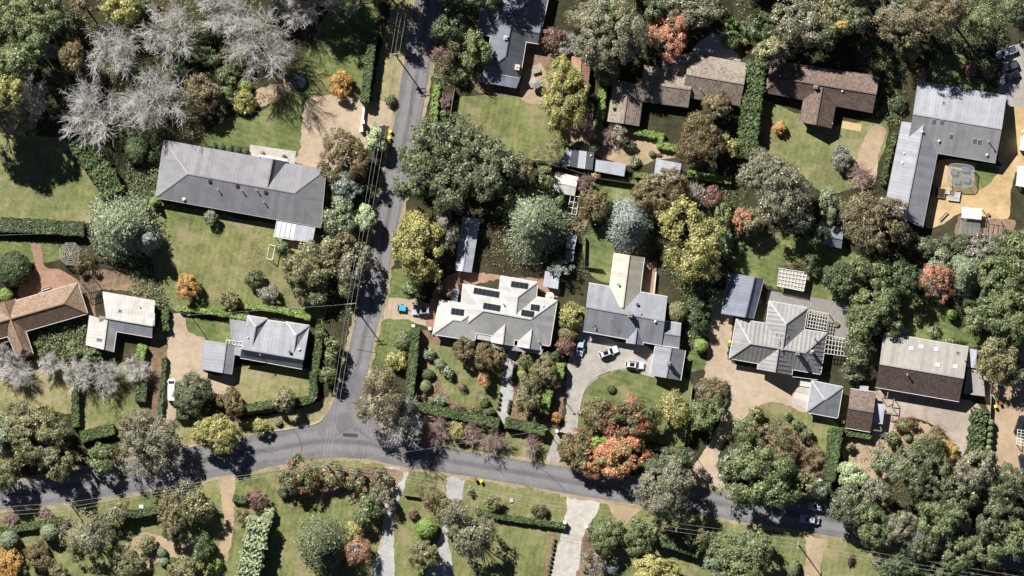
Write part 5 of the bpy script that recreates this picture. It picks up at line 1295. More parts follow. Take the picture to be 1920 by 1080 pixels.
# ---- along the street
T(842, 50, 34, 13, 'broad', 'deep', 'dark tree between street and slate house')
T(833, 108, 24, 7, 'sparse', 'maroon', 'sparse maroon tree beside the street')
T(890, 95, (31, 38), 8, 'broad', 'green', 'bright green tree against the slate house')
T(862, 142, 14, 3.4, 'broad', 'green', 'small green shrub below the bright green tree')
T(930, -40, 44, 19, 'broad', 'oak', 'tall dark tree beyond the slate house shading its roof')
T(925, 2, 16, 6, 'broad', 'lime', 'lime green tree behind the slate house')
T(880, 0, 30, 13, 'broad', 'deep', 'dark tree behind the slate house')
T(836, 186, 13, 2.6, 'twig', 'pink', 'pinkish bare shrub behind the street hedge')
hedge([(820, 160), (816, 190), (812, 235)], 12, 1.6, 'lime', 'loose bright green hedge beside the street', rough=0.15)
T(830, 215, 10, 1.8, 'broad', 'green', 'small green shrub between street hedge and paling fence')
T(1036, 72, 22, 5, 'broad', 'maroon', 'maroon leaved tree east of the slate house')
T(1062, 80, 23, 5.5, 'bare', 'bare', 'small leafless tree east of the slate house')
T(1075, 40, 20, 6, 'sparse', 'olive', 'thin olive tree behind the slate yard')
T(1057, 178, (47, 66), 9.5, 'fine', 'yel', 'yellow green tree beside the rusty shed')
T(1143, 68, (60, 74), 20, 'fine', 'gum', 'large grey olive tree behind the rusty shed')
T(1112, 35, 38, 13, 'fine', 'gum', 'grey olive tree at the back of the large one')
T(1138, 138, 24, 5, 'ball', 'olive', 'clipped olive dome beside the rusty shed')
T(1152, 12, (16, 22), 3.0, 'broad', 'lime', 'bright lime shrub near the red maple')
hedge([(1131, 165), (1127, 205), (1121, 248)], 13, 1.7, 'lime', 'light green hedge along the mossy house wall', rough=0.12)
T(1096, 240, (20, 26), 4.5, 'twig', 'pink', 'pinkish leafless tree beside the antenna mast')
T(1030, 288, (30, 26), 6, 'sparse', 'olive', 'thin olive tree beside the sheds fence')
T(1115, 275, 12, 2.4, 'ball', 'green', 'green clipped shrub behind the striped shed')
T(1085, 275, 10, 2.0, 'ball', 'green', 'low green shrub over the striped shed')
OAK = 'dark oaks massed beside the street'
for i_, (x, y, rr_, hh) in enumerate(((800, 275, 54, 13), (868, 282, 58, 13.5), (782, 335, 50, 12), (845, 345, 56, 13), (925, 320, 56, 12))):
    T(x, y, rr_, hh, 'broad', 'oak', ('dark grey green oak beside the street at the street hedge end', 'dark grey green oak beside the slate house lawn', 'dark grey green oak overhanging the street above the yellow tree', 'dark grey green oak at the head of the long narrow shed', 'dark grey green oak above the cedar')[i_], group=OAK)
T(968, 318, 32, 9, 'broad', 'olive', 'olive brown tree on the edge of the oak mass')
T(790, 462, (56, 66), 11, 'broad', 'yel', 'bright yellow green tree beside the street')
T(838, 432, (22, 38), 8, 'fine', 'grey', 'grey brown tree between yellow tree and long shed')
T(770, 545, 18, 5, 'broad', 'green', 'green shrub beside the silver car')
T(1000, 418, (66, 70), 10.5, 'feather', 'cedar', 'large soft feathery cedar beside the small sheds')
T(1025, 332, 20, 6.5, 'broad', 'green', 'round fresh green tree beside the off white shed')
T(1114, 385, (31, 38), 6.5, 'broad', 'brolive', 'olive and pinkish tree beside the greenhouse frame')
T(1178, 418, (44, 50), 8.5, 'feather', 'blue', 'silvery blue feathery tree in the middle gardens')
T(1095, 342, 19, 4, 'twig', 'pink', 'brownish leafless shrub behind the off white shed')
T(1116, 331, 8, 1.8, 'broad', 'gold', 'small golden shrub below the striped shed')
T(1052, 505, (26, 20), 5, 'sparse', 'blue', 'thin silver grey tree over the grey store')
T(1050, 375, 12, 4, 'broad', 'green', 'slim green tree beside the cedar')
T(650, 350, (30, 26), 7, 'broad', 'blue', 'blue green tree under the power lines')
T(640, 408, (36, 36), 7.5, 'broad', 'cedar', 'grey green tree beside the long grey house end')
T(682, 410, (22, 28), 6, 'tight', 'pale', 'pale mint tree under the power lines')
T(616, 455, 16, 3.5, 'broad', 'cedar', 'light green shrub beside the white annex')
T(578, 500, (46, 48), 8.5, 'broad', 'olive', 'olive tree beside the goal frame')
T(612, 480, 30, 7.5, 'broad', 'olive', 'smaller olive tree behind the one by the goal frame')
T(568, 545, 26, 6, 'broad', 'olive', 'olive tree south of the goal frame')
T(594, 560, 20, 5, 'broad', 'green', 'bright green tree at the clipped hedge corner')
T(664, 495, (36, 42), 8, 'broad', 'gum', 'grey green tree under the wires beside the street')
T(645, 455, 22, 6.5, 'broad', 'gumb', 'olive brown tree under the wires')
T(648, 545, 16, 5, 'broad', 'green', 'small green tree at the crossarm pole')
VG = 'verge trees under the power lines'
for x, y, rr_, hh in ((626, 645, 17, 5), (619, 670, 15, 4.5), (615, 705, 18, 5), (602, 625, 10, 3.4)):
    T(x, y, rr_, hh, 'broad', 'green', 'small leafy verge tree between clipped hedge and street', group=VG)
T(476, 522, (20, 17), 3.4, 'broad', 'oak', 'dark green shrub on the wide lawn')
T(502, 552, (22, 18), 3.6, 'fine', 'grey', 'brownish grey shrub on the wide lawn')
T(430, 562, (18, 20), 3.6, 'broad', 'olive', 'olive shrub on the wide lawn')
T(529, 466, 14, 3.3, 'fine', 'green', 'round clipped shrub beside the goal frame')
T(395, 408, 14, 3.3, 'fine', 'cedar', 'round grey green shrub below the long grey house')
T(351, 537, (22, 23), 5, 'fine', 'orange', 'round golden orange tree beside the wide lawn')
for k in range(5): T(400 + 15 * k, 272 + 2.8 * k, 7, 1.2, 'ball', 'deep', 'small dark clipped ball along the long grey house front', group='clipped balls along the long grey house')
for k in range(2): T(492 + 41 * k, 287 + 7 * k, 4, 1.1, 'ball', 'brown', 'potted shrub beside the white entry gable', group='potted shrubs at the entry')
# ---- north east
T(1258, 64, (44, 48), 9, 'fine', 'red', 'brilliant red maple behind the mossy house')
T(1296, 16, (58, 34), 10, 'broad', 'gum', 'pale olive tree behind the red maple')
T(1230, 10, 30, 10, 'broad', 'oak', 'dark tree behind the red maple')
T(1372, 75, (20, 18), 3.6, 'ball', 'green', 'clipped green dome beside the pale stone forecourt')
T(1372, 46, 12, 2.8, 'ball', 'lime', 'smaller bright clipped dome behind the green one')
T(1397, 78, 8, 2.4, 'broad', 'yel', 'small yellow shrub beside the clipped dome')
T(1425, 55, (36, 34), 8, 'broad', 'deep', 'dark blue green tree behind the clumpy olive dome')
T(1438, 98, (31, 27), 15, 'tight', 'olive', 'clumpy olive dome tree beside the tall hedge')
T(1505, 38, (60, 56), 15, 'broad', 'gum', 'large drooping olive willow north of the red brown house')
T(1475, 92, 22, 5, 'sparse', 'grey', 'grey thin tree at the red brown house corner')
T(1560, 25, 40, 16, 'broad', 'olive', 'yellowish green tree beside the olive willow')
T(1545, 66, 32, 14, 'broad', 'green', 'green tree close behind the red brown roof')
T(1590, 34, 34, 18, 'broad', 'oak', 'dark tall tree beside the golden one')
T(1577, 50, 11, 19, 'broad', 'gold', 'golden patch of a small tree by the red brown house')
hedge([(1419, 118), (1412, 170), (1405, 230), (1398, 295)], 36, 4.0, 'green', 'tall thick loose hedge between mossy and red brown houses', rough=0.22, L=0.36)
T(1343, 200, (27, 25), 6, 'fine', 'brown', 'brown leaved tree overhanging the mossy roof')
T(1310, 262, (44, 54), 8.5, 'fine', 'brolive', 'olive brown tree south of the mossy house')
T(1364, 272, 22, 5, 'broad', 'yel', 'bright yellow green tree beside the tall hedge')
T(1461, 240, 14, 2.6, 'fine', 'orange', 'small apricot shrub on the dry lawn')
T(1181, 275, (13, 12), 1.8, 'broad', 'deep', 'dark low shrub in the sandy kitchen garden')
T(1162, 252, (19, 20), 4, 'sparse', 'grey', 'thin grey tree beside the clipped hedges')
T(1140, 258, 15, 3, 'twig', 'pink', 'pinkish bare shrub in the kitchen garden')
T(1222, 289, 6, 1, 'ball', 'green', 'tiny green clump in the sandy kitchen garden')
T(1190, 302, 12, 1.6, 'broad', 'cedar', 'blue green shrub beside the blue grey shed')
hedge([(1178, 243), (1203, 249)], 11, 1.6, 'lime', 'short clipped hedge west of the kitchen garden', curve=False)
hedge([(1206, 249), (1244, 257)], 11, 1.6, 'lime', 'clipped hedge along the kitchen garden top', curve=False)
hedge([(1240, 258), (1237, 272)], 9, 1.6, 'lime', 'very short clipped hedge turning south', curve=False)
hedge([(1233, 271), (1272, 279)], 12, 1.6, 'lime', 'clipped hedge along the kitchen garden east side', curve=False)
T(1722, 34, (86, 54), 26, 'gum', 'gumb', 'broad olive gum tree north of the pale grey house')
T(1680, 20, 42, 20, 'gum', 'gum', 'olive gum tree joining the broad one')
T(1703, 88, (26, 24), 6, 'broad', 'olive', 'small olive tree below the broad gum')
T(1770, 20, 40, 25, 'gum', 'gumb', 'brownish gum tree joining the broad one')
T(1838, 45, (30, 34), 8, 'sparse', 'green', 'thin green tree beside the utility trucks')
T(1846, 70, 14, 5, 'sparse', 'maroon', 'sparse russet tree beside the utility trucks')
T(1900, 18, 34, 11, 'broad', 'oak', 'dark green tree above the silver utility truck')
T(1940, 55, 24, 9, 'broad', 'oak', 'dark tree at the east edge by the trucks')
T(1722, 140, (14, 22), 4.5, 'sparse', 'maroon', 'small pinkish red tree at the pale grey house corner')
T(1818, 128, 16, 2.8, 'broad', 'maroon', 'low russet shrub beside the trucks')
T(1852, 138, 14, 3.2, 'sparse', 'olive', 'low olive shrub beside the small dark car')
T(1684, 196, 16, 2.4, 'broad', 'deep', 'dark shrub in the shade beside the winding path')
hedge([(1678, 250), (1664, 300), (1656, 345)], 10, 1.5, 'green', 'loose garden border along the pale grey house wall', rough=0.2)
T(1578, 295, 23, 3.8, 'fine', 'grey', 'pale silvery round shrub beside the winding path')
T(1612, 330, (26, 22), 4, 'twig', 'pink', 'dark twiggy bush beside the winding path')
T(1640, 415, (64, 62), 11, 'gum', 'gumb', 'tall brownish gum beside the dark blue shed')
T(1620, 400, 40, 10, 'gum', 'gumb', 'brown olive gum joining the tall one')
T(1690, 440, 24, 7, 'fine', 'gumb', 'brown olive tree under the L shaped house end')
T(1556, 388, (28, 38), 7, 'broad', 'cedar', 'blue green tree beside the tall brown gum')
T(1530, 440, 24, 6, 'broad', 'deep', 'dark tree west of the dark blue shed')
T(1452, 358, (74, 70), 16, 'gum', 'gum', 'very large grey gum in the middle of the gardens')
T(1430, 330, 42, 11, 'fine', 'gum', 'fine leaved grey tree joining the large gum')
T(1490, 400, 36, 9, 'broad', 'oak', 'dark green tree joining the large gum')
T(1405, 412, (30, 24), 6, 'broad', 'olive', 'olive tree beside the small red maple')
T(1390, 412, (20, 22), 6.6, 'fine', 'red', 'small red maple beside the large grey gum')
T(1241, 360, (52, 44), 9, 'fine', 'brown', 'bronze brown tree beside the blue feathery tree')
T(1308, 362, (17, 24), 5, 'twig', 'bare', 'pinkish grey bare shrub between brown tree and large gum')
T(1335, 370, 22, 5, 'broad', 'maroon', 'dusky reddish shrub beside the bare one')
T(1290, 450, (66, 70), 11, 'broad', 'yel', 'large yellow olive tree above the slate grey house')
T(1355, 405, (16, 28), 6, 'broad', 'green', 'slim green tree beside the large gum')
T(1360, 450, (12, 34), 5, 'broad', 'cedar', 'slim grey green tree along the garden boundary')
T(1310, 510, (34, 24), 5, 'sparse', 'maroon', 'thin dusky tree in the shade of the yellow olive tree')
T(1375, 470, 20, 3.0, 'broad', 'green', 'green shrub at the edge of the shaded lawn')
hedge([(1190, 328), (1230, 332)], 9, 1.6, 'lime', 'low clipped hedge between sheds and little lawn', curve=False)
hedge([(1290, 325), (1340, 335), (1370, 338)], 12, 1.8, 'lime', 'clipped hedge along the middle boundary')
# ---- west
hedge([(148, 262), (168, 292), (196, 330), (214, 365)], 42, 4.2, 'green', 'thick curved evergreen hedge beside the dry lawn', rough=0.2, L=0.38)
hedge([(-30, 420), (60, 424), (158, 430)], 26, 2.6, 'deep', 'long clipped dark hedge behind the octagonal pergola')
T(232, 425, (70, 68), 13.5, 'feather', 'cedar', 'large light green feathery cedar beside the curved hedge')
T(278, 450, 26, 8, 'feather', 'blue', 'blue green conifer beside the large cedar')
T(290, 380, 10, 3.5, 'feather', 'lime', 'slim light green conifer by the grey house corner')
T(28, 505, (32, 34), 5.5, 'ball', 'deep', 'big clipped dark green dome beside the brick paving')
T(12, 552, 13, 2.4, 'ball', 'lime', 'small bright clipped ball beside the brick paving')
T(160, 490, (20, 24), 4, 'sparse', 'brolive', 'brown olive shrub beside the octagonal pergola')
T(98, 610, 12, 1.6, 'ball', 'deep', 'shaded clipped ball beside the terracotta house', group='shaded balls by the terracotta house')
T(122, 606, 12, 1.6, 'ball', 'deep', 'shaded clipped ball beside the terracotta house', group='shaded balls by the terracotta house')
LB = 'small leafless trees below the terracotta house'
for i_, (x, y, rx_, ry_, hh) in enumerate(((30, 692, 38, 34, 7), (96, 682, 22, 24, 6), (150, 698, 30, 32, 7), (203, 702, 30, 32, 7), (258, 692, 26, 26, 6), (0, 660, 20, 22, 6))):
    T(x, y, (rx_, ry_), hh, 'bare', 'bare', ('pale leafless tree below the terracotta house wing', 'smallest pale leafless tree between the terracotta house and cottage', 'pale leafless tree over the narrow dividing hedge', 'pale leafless tree below the cottage with a white pot beneath', 'pale leafless tree above the dark clipped hedge block', 'pale leafless tree against the terracotta house wall')[i_], group=LB)
T(140, 655, (18, 16), 3.0, 'broad', 'green', 'green shrub at the cottage corner')
T(172, 668, 20, 4, 'broad', 'green', 'green tree beneath the cottage lean-to')
T(25, 672, 14, 3, 'broad', 'green', 'green shrub at the terracotta house wing end')
hedge([(268, 648), (265, 660), (262, 676)], 16, 2.0, 'lime', 'bright green rounded short hedge beside the cottage', rough=0.12)
hedge([(267, 716), (264, 752)], 20, 2.0, 'deep', 'dark clipped hedge block on the sunny lawn east side', curve=False)
hedge([(143, 730), (142, 765), (143, 800)], 13, 2.0, 'green', 'narrow clipped hedge dividing two western lawns')
hedge([(152, 820), (180, 812), (214, 805)], 20, 1.9, 'green', 'clipped hedge below the sunny lawn')
hedge([(310, 580), (312, 620)], 12, 1.6, 'green', 'short loose hedge at the head of the brick drive', curve=False, rough=0.15)
hedge([(309, 670), (306, 720), (300, 780)], 8, 1.3, 'deep', 'thin dark hedge along the bark strip')
T(72, 812, (64, 58), 14, 'fine', 'olive', 'large olive tree on the corner above the road')
T(35, 790, 40, 9, 'fine', 'olive', 'olive tree joining the large corner one')
T(8, 820, (30, 44), 8, 'feather', 'cedar', 'blue green conifer at the west edge')
T(10, 890, 35, 9, 'broad', 'olive', 'yellow olive tree overhanging the road west end')
T(108, 870, 34, 10, 'broad', 'olive', 'shaded olive tree above the road')
T(192, 860, (30, 28), 6, 'broad', 'green', 'green tree beside the grey stump')
T(280, 828, (62, 66), 14, 'gum', 'gum', 'large grey gum with white branches above the road')
T(255, 800, 36, 9, 'gum', 'gumb', 'brown grey gum joining the large one')
T(364, 734, (38, 40), 6.5, 'fine', 'oak', 'round dark olive tree beside the white van')
hedge([(332, 776), (400, 782)], 16, 2.2, 'deep', 'dark low hedge below the round olive tree', curve=False)
T(433, 752, 25, 5, 'fine', 'brolive', 'reddish olive tree on the dry front lawn')
T(404, 814, (48, 38), 7.5, 'fine', 'yel', 'yellow green tree on the corner verge')
T(532, 750, (22, 24), 5.5, 'broad', 'olive', 'thin olive tree at the clipped hedge')
T(490, 800, (18, 17), 3.4, 'fine', 'yel', 'small yellow shrub at the kerb')
T(522, 792, 7, 1.2, 'ball', 'grey', 'tiny grey shrub at the kerb')
hedge([(600, 612), (596, 660), (588, 705), (586, 745), (560, 752), (520, 756), (470, 764), (440, 768)], 14, 2.4, 'green', 'long clipped hedge wrapping the steel grey house lawn')
hedge([(466, 578), (466, 574), (520, 580), (582, 595)], 11, 1.9, 'lime', 'light clipped hedge behind the steel grey house')
hedge([(335, 578), (390, 584), (462, 596)], 9, 1.7, 'lime', 'light clipped hedge along the wide lawn bottom')
hedge([(702, 60), (694, 110), (684, 192)], 15, 3.4, 'deep', 'tall dark clipped hedge beside the street verge')
# ---- junction and white roofed house garden
T(712, 742, (50, 52), 18, 'gum', 'gumb', 'large thin brown gum with bare limbs at the junction')
T(752, 778, (40, 46), 15, 'bare', 'bare', 'grey twiggy leafless tree joining the junction gum')
T(748, 770, (34, 36), 11, 'sparse', 'grey', 'thin grey brown tree under the twiggy one at the junction')
T(755, 637, (17, 20), 3.4, 'ball', 'green', 'egg shaped clipped shrub on the verge')
T(746, 676, (22, 22), 3.6, 'broad', 'yel', 'yellow green shrub on the verge by the long hedge')
hedge([(779, 615), (776, 660), (770, 720), (764, 760)], 16, 3.2, 'green', 'tall clipped hedge west of the mulched front garden')
hedge([(770, 760), (800, 766), (870, 780), (935, 794)], 17, 2.6, 'green', 'long clipped hedge below the mulched front garden')
hedge([(948, 792), (985, 799), (1022, 808)], 18, 2.6, 'green', 'clipped hedge east of the white gravel path')
for x, y, rr_ in ((804, 663, 13), (824, 683, 12), (839, 696, 12)): T(x, y, rr_, 2.4, 'fine', 'cedar', 'round blue green shrub in the front garden diagonal row', group='diagonal row of round shrubs')
T(802, 702, (13, 10), 1.6, 'ball', 'deep', 'dark oval clipped mound on the mulch')
T(797, 724, 12, 1.8, 'ball', 'green', 'green clipped ball on the mulch')
T(787, 690, 5.5, 1.2, 'ball', 'deep', 'small dark ball beside the tall clipped hedge', group='small balls by the tall clipped hedge')
T(786, 707, 5.5, 1.2, 'ball', 'deep', 'small dark ball beside the tall clipped hedge', group='small balls by the tall clipped hedge')
T(872, 655, (25, 22), 5, 'fine', 'brolive', 'pinkish olive tree under the white house eaves')
T(918, 668, (32, 28), 5.5, 'fine', 'brolive', 'rounded pinkish olive tree beside the gravel path')
T(908, 712, (12, 16), 3.4, 'fine', 'peach', 'slim apricot shrub on the garden lawn')
T(867, 727, (8, 9), 2.0, 'sparse', 'maroon', 'small pink shrub on the garden lawn')
T(820, 752, (18, 9), 1.6, 'broad', 'cedar', 'low grey green border shrubs above the long hedge')
T(858, 764, (14, 8), 1.5, 'sparse', 'maroon', 'low russet border plant above the long hedge')
T(893, 768, (12, 8), 1.4, 'sparse', 'brolive', 'low brown border plant above the long hedge')
T(907, 752, 11, 2.6, 'broad', 'green', 'green shrub at the foot of the gravel path')
T(918, 771, (10, 8), 1.8, 'ball', 'deep', 'dark shrub at the hedge gap')
T(792, 745, 8, 1.4, 'sparse', 'maroon', 'reddish low plant in the mulch corner')
T(985, 676, (14, 17), 3.4, 'broad', 'green', 'round green shrub beside the house porch path')
T(978, 700, (10, 6), 1.4, 'ball', 'lime', 'low bright clipped mound beside the gravel path')
T(1022, 690, (25, 27), 5, 'fine', 'olive', 'olive tree beside the square green hedge')
T(990, 735, (32, 35), 6, 'broad', 'olive', 'larger olive tree beside the gravel path')
T(1032, 668, (20, 12), 3, 'broad', 'deep', 'dark shrub below the maroon bush')
hedge([(1051, 682), (1050, 708)], 13, 3.0, 'lime', 'square bright clipped hedge block by the gravel drive', curve=False)
hedge([(1027, 732), (1019, 774)], 18, 2.8, 'lime', 'bright clipped hedge block beside the olive trees', curve=False)
T(1073, 590, (24, 24), 4.5, 'broad', 'yel', 'golden olive tree between the two houses')
T(1064, 606, (16, 11), 3.4, 'ball', 'green', 'green clipped dome between the two houses')
T(1067, 626, (20, 15), 3.4, 'ball', 'brown', 'brown clipped dome between the two houses')
T(1060, 650, (20, 18), 3.6, 'broad', 'maroon', 'maroon rounded bush beside the half hidden car')
T(1112, 607, (16, 16), 3.4, 'broad', 'green', 'green shrub at the slate grey house corner')
T(1043, 782, 11, 2.2, 'fine', 'orange', 'small bright orange bush at the drive gate')
T(1005, 788, 9, 1.6, 'ball', 'green', 'green ball above the east hedge')
T(1016, 786, 12, 1.8, 'sparse', 'brolive', 'brown border shrub beside the orange bush')
for k in range(4):
    T(937.5 - 1.2 * k, 738 + 9 * k, 3.2, 0.8, 'ball', 'deep', 'little clipped ball edging the white gravel path', group='clipped balls edging the white gravel path')
    T(956.5 - 1.2 * k, 752 + 6.5 * k, 3.2, 0.8, 'ball', 'deep', 'little clipped ball edging the white gravel path', group='clipped balls edging the white gravel path')
    T(966 - 1.0 * k, 684 + 9 * k, 3.2, 0.8, 'ball', 'deep', 'little clipped ball edging the white gravel path', group='clipped balls edging the white gravel path')
PG = 'pinkish bare shrubs along the crossroad'
for x, y, rx_, ry_ in ((828, 800, 22, 24), (888, 808, 26, 24), (924, 828, 28, 26), (996, 836, 19, 20), (797, 806, 22, 24), (810, 826, 18, 18)):
    T(x, y, (rx_, ry_), 4.6, 'twig', 'pink', 'pinkish bare shrub on the verge below the long hedge', group=PG)
T(858, 808, (16, 20), 3.4, 'fine', 'yel', 'golden olive shrub among the pinkish bare ones')
# ---- east middle
T(1270, 585, (19, 20), 4, 'ball', 'olive', 'olive clipped dome beside the slate grey house')
T(1314, 648, (14, 14), 3.0, 'ball', 'lime', 'light green clipped ball beside the wide drive')
T(1310, 600, 20, 5, 'broad', 'deep', 'dark green tree between house and brick drive')
T(1322, 560, 22, 5, 'broad', 'deep', 'dark shaded tree above the brick drive')
T(1318, 620, 13, 3.2, 'broad', 'green', 'leafy green shrub above the light clipped ball')
T(1147, 730, 8, 0.8, 'ball', 'deep', 'dark clipped ring on the rounded green lawn')
T(1125, 775, (38, 34), 6.5, 'broad', 'brolive', 'olive brown tree on the rounded green lawn')
T(1182, 788, (56, 46), 7.5, 'broad', 'redgreen', 'green tree flushed with red on the rounded lawn')
T(1181, 760, (16, 24), 7.6, 'fine', 'red', 'red leaved tree rising from the green and red one')
T(1262, 766, (32, 34), 6, 'broad', 'yel', 'pale yellow green tree beside the rounded lawn')
T(1322, 776, (34, 36), 6, 'broad', 'green', 'mid green tree beside the wide brick drive')
T(1333, 734, (30, 28), 2.8, 'fine', 'brown', 'brown low shrub mass on the drive island')
T(1318, 728, 12, 2.9, 'sparse', 'grey', 'grey shrub on the drive island')
hedge([(1358, 735), (1362, 748), (1356, 764), (1350, 772)], 7, 0.9, 'deep', 'low curved dark edging hedge on the drive island')
T(1396, 805, (24, 28), 5, 'broad', 'green', 'leafy green tree at the foot of the brick drive')
T(1418, 776, 16, 4.2, 'broad', 'olive', 'olive tree beside the brick drive bend')
T(1455, 818, (42, 36), 5, 'sparse', 'olive', 'sparse olive tree on the bark bed')
T(1500, 850, (36, 28), 4, 'sparse', 'brolive', 'sparse brown tree on the bark bed')
T(1476, 780, 8, 2, 'broad', 'green', 'small round shrub on the lawn before the ribbed house')
T(1496, 796, 11, 2.4, 'broad', 'green', 'green shrub below the small round one')
T(1512, 815, 13, 2.6, 'broad', 'oak', 'dark shrub on the lawn slope')
T(1420, 560, 10, 2, 'broad', 'deep', 'dark shrub beside the blue grey outbuilding')
T(1520, 495, 20, 4, 'broad', 'deep', 'dark shaded shrub beside the garden pergola')
T(1490, 497, (26, 5), 2.5, 'sparse', 'maroon', 'rust red climber along the garden pergola')
# ---- far east
T(1640, 572, (48, 40), 8, 'broad', 'green', 'large yellow green tree behind the timber deck')
T(1618, 606, (36, 38), 7.5, 'broad', 'green', 'green tree overhanging the timber deck')
T(1672, 610, (22, 22), 6, 'broad', 'oak', 'dark olive tree behind the tan and brown house')
T(1605, 662, (24, 34), 6, 'broad', 'oak', 'dark green tree between deck and tan and brown house')
T(1600, 700, (26, 18), 4, 'broad', 'oak', 'dark shrub behind the pyramid roofed garage')
T(1632, 700, 14, 3, 'broad', 'green', 'light green shrub at the tan house wall')
T(1650, 515, (28, 32), 7, 'broad', 'green', 'mid green tree north of the yellow green one')
T(1612, 500, 26, 6, 'broad', 'green', 'leafy green tree below the dark blue shed')
T(1575, 520, 32, 7, 'broad', 'deep', 'dark tree shading the garden pergola lawn')
T(1690, 520, 34, 9, 'broad', 'deep', 'dark shaded tree beside the red branched tree')
T(1757, 526, (38, 38), 8, 'sparse', 'red', 'thin red leaved tree with pale branches')
T(1757, 524, 30, 7.4, 'bare', 'bare', 'pale branched leafless tree inside the thin red one')
T(1808, 510, (34, 44), 8.5, 'feather', 'cedar', 'soft green conifer beside the thin red tree')
T(1710, 452, (17, 18), 4, 'ball', 'deep', 'dark green clipped ball at the L shaped house end')
T(1745, 462, (30, 22), 4.5, 'broad', 'oak', 'grey green shrub below the sandy courtyard')
T(1790, 462, (32, 26), 5, 'broad', 'oak', 'dark purplish tree below the sandy courtyard')
T(1760, 490, 26, 6, 'broad', 'cedar', 'blue green tree below the courtyard shrubs')
T(1840, 468, (36, 28), 6, 'broad', 'grey', 'grey green tree below the kitchen garden')
T(1890, 465, (36, 30), 6.5, 'broad', 'oak', 'dark green tree below the kitchen garden')
EG = 'big dark evergreens at the east edge'
for i_, (x, y, rr_, hh) in enumerate(((1880, 530, 56, 13), (1925, 480, 46, 12), (1900, 590, 50, 12.5), (1860, 575, 36, 11))):
    T(x, y, rr_, hh, 'broad', 'green', ('biggest dense evergreen beside the soft green conifer', 'big dense evergreen below the kitchen garden trees', 'big dense evergreen above the bare earth patch', 'smaller dense evergreen beside the round green tree')[i_], group=EG)
T(1826, 596, (24, 26), 6, 'broad', 'green', 'round green tree beside the big evergreens')
T(1784, 590, 10, 2.8, 'ball', 'lime', 'small yellow green clipped ball on the back lawn')
T(1815, 570, 14, 4, 'broad', 'deep', 'dark shrub above the round green tree')
T(1750, 620, (14, 14), 2.8, 'sparse', 'cedar', 'pale green shrub behind the tan roof')
T(1720, 600, 8, 2, 'broad', 'deep', 'small dark shrub on the back lawn')
T(1780, 640, (26, 8), 1.2, 'broad', 'green', 'low green border behind the tan roof')
T(1870, 672, (42, 50), 8.5, 'broad', 'olive', 'large yellow olive tree beside the tan house lean-to')
T(1905, 700, 26, 7, 'broad', 'oak', 'dark tree east of the large yellow olive one')
T(1698, 795, (22, 17), 2.6, 'broad', 'redgreen', 'mixed red and green shrub in the turning circle')
T(1672, 824, (14, 16), 3.0, 'broad', 'green', 'upright green shrub in the turning circle')
T(1702, 820, 8, 1.2, 'ball', 'green', 'small green mound in the turning circle')
T(1754, 818, (24, 20), 2.4, 'fine', 'brown', 'brown dry shrub in the turning circle')
T(1776, 845, (26, 24), 3.6, 'fine', 'gold', 'golden brown tree beside the turning circle')
T(1800, 880, (10, 14), 3.6, 'broad', 'gold', 'bright golden small tree among dark evergreens')
T(1594, 838, 10, 2.4, 'fine', 'gumb', 'round straw coloured shrub on the bare soil')
T(1650, 866, (20, 24), 3.6, 'fine', 'cedar', 'grey green shrub on the bare soil')
T(1598, 890, (31, 24), 3.8, 'tight', 'pale', 'pale mint green clumpy shrub beside the tall narrow hedge')
hedge([(1570, 804), (1564, 850), (1555, 900)], 18, 3.2, 'green', 'tall narrow clipped hedge below the pyramid roofed garage')
hedge([(1556, 806), (1552, 850), (1546, 895)], 6, 1.4, 'deep', 'thin dark hedge beside the tall narrow one')
hedge([(1576, 808), (1632, 818)], 12, 1.9, 'green', 'clipped hedge below the brown tiled shed', curve=False)
hedge([(1838, 770), (1832, 810), (1826, 860)], 30, 2.0, 'green', 'loose leafy hedge east of the turning circle', rough=0.3, L=0.38)
CG = 'clipped cones beside the loose leafy hedge'
for k in range(6): T(1858 - 1.2 * k, 792 + 12 * k, 6, 2.4, 'ball', 'green', 'little conifer in the row beside the reddish yard', group=CG)
SG = 'massed gums above the south east road'
for i_, (x, y, rr_, hh, pal) in enumerate(((1598, 945, 52, 10, 'oak'), (1640, 985, 48, 10.5, 'oak'), (1640, 925, 38, 9, 'olive'), (1700, 880, 46, 10, 'oak'), (1745, 900, 58, 12, 'oak'), (1760, 968, 52, 12, 'oak'), (1830, 880, 50, 11, 'oak'), (1880, 905, 46, 11, 'oak'), (1870, 965, 52, 12, 'oak'), (1905, 1010, 44, 12, 'green'), (1690, 985, 36, 10, 'green'), (1845, 1030, 40, 11, 'green'), (1800, 925, 46, 12, 'oak'))):
    T(x, y, rr_ * 0.86, hh * (0.85 + 0.1 * (i_ % 4)), 'fine' if i_ % 3 else 'broad', (pal, 'green', 'gum', pal)[i_ % 4], ('grey green tree beside the two parked silver cars', 'grey green tree overhanging the road opposite the corner lawn', 'olive tree below the pale mint shrub', 'grey green tree at the bottom of the bare soil garden', 'large grey green tree below the dark one in the soil garden', None, 'grey green tree below the bright golden one', 'grey green tree beside the black car in the reddish yard', None, 'brighter green tree at the east end of the road', 'brighter green tree between grey green ones over the road', 'brighter green tree over the road by the south east wires', None)[i_] or 'large grey green tree deep in the mass above the south east road', group=SG)
T(1722, 1012, 40, 10, 'fine', 'oak', 'grey green tree standing over the dark stretch of road')
T(1795, 1035, 36, 10, 'fine', 'green', 'green tree over the road near the south edge')
T(1735, 850, 36, 7, 'broad', 'deep', 'dark green tree at the edge of the bare soil garden')
T(1790, 970, 30, 9, 'gum', 'grey', 'pale limbed gum inside the south east tree mass')
T(1418, 895, (68, 60), 13, 'broad', 'green', 'broad dense green tree at the brick drive mouth')
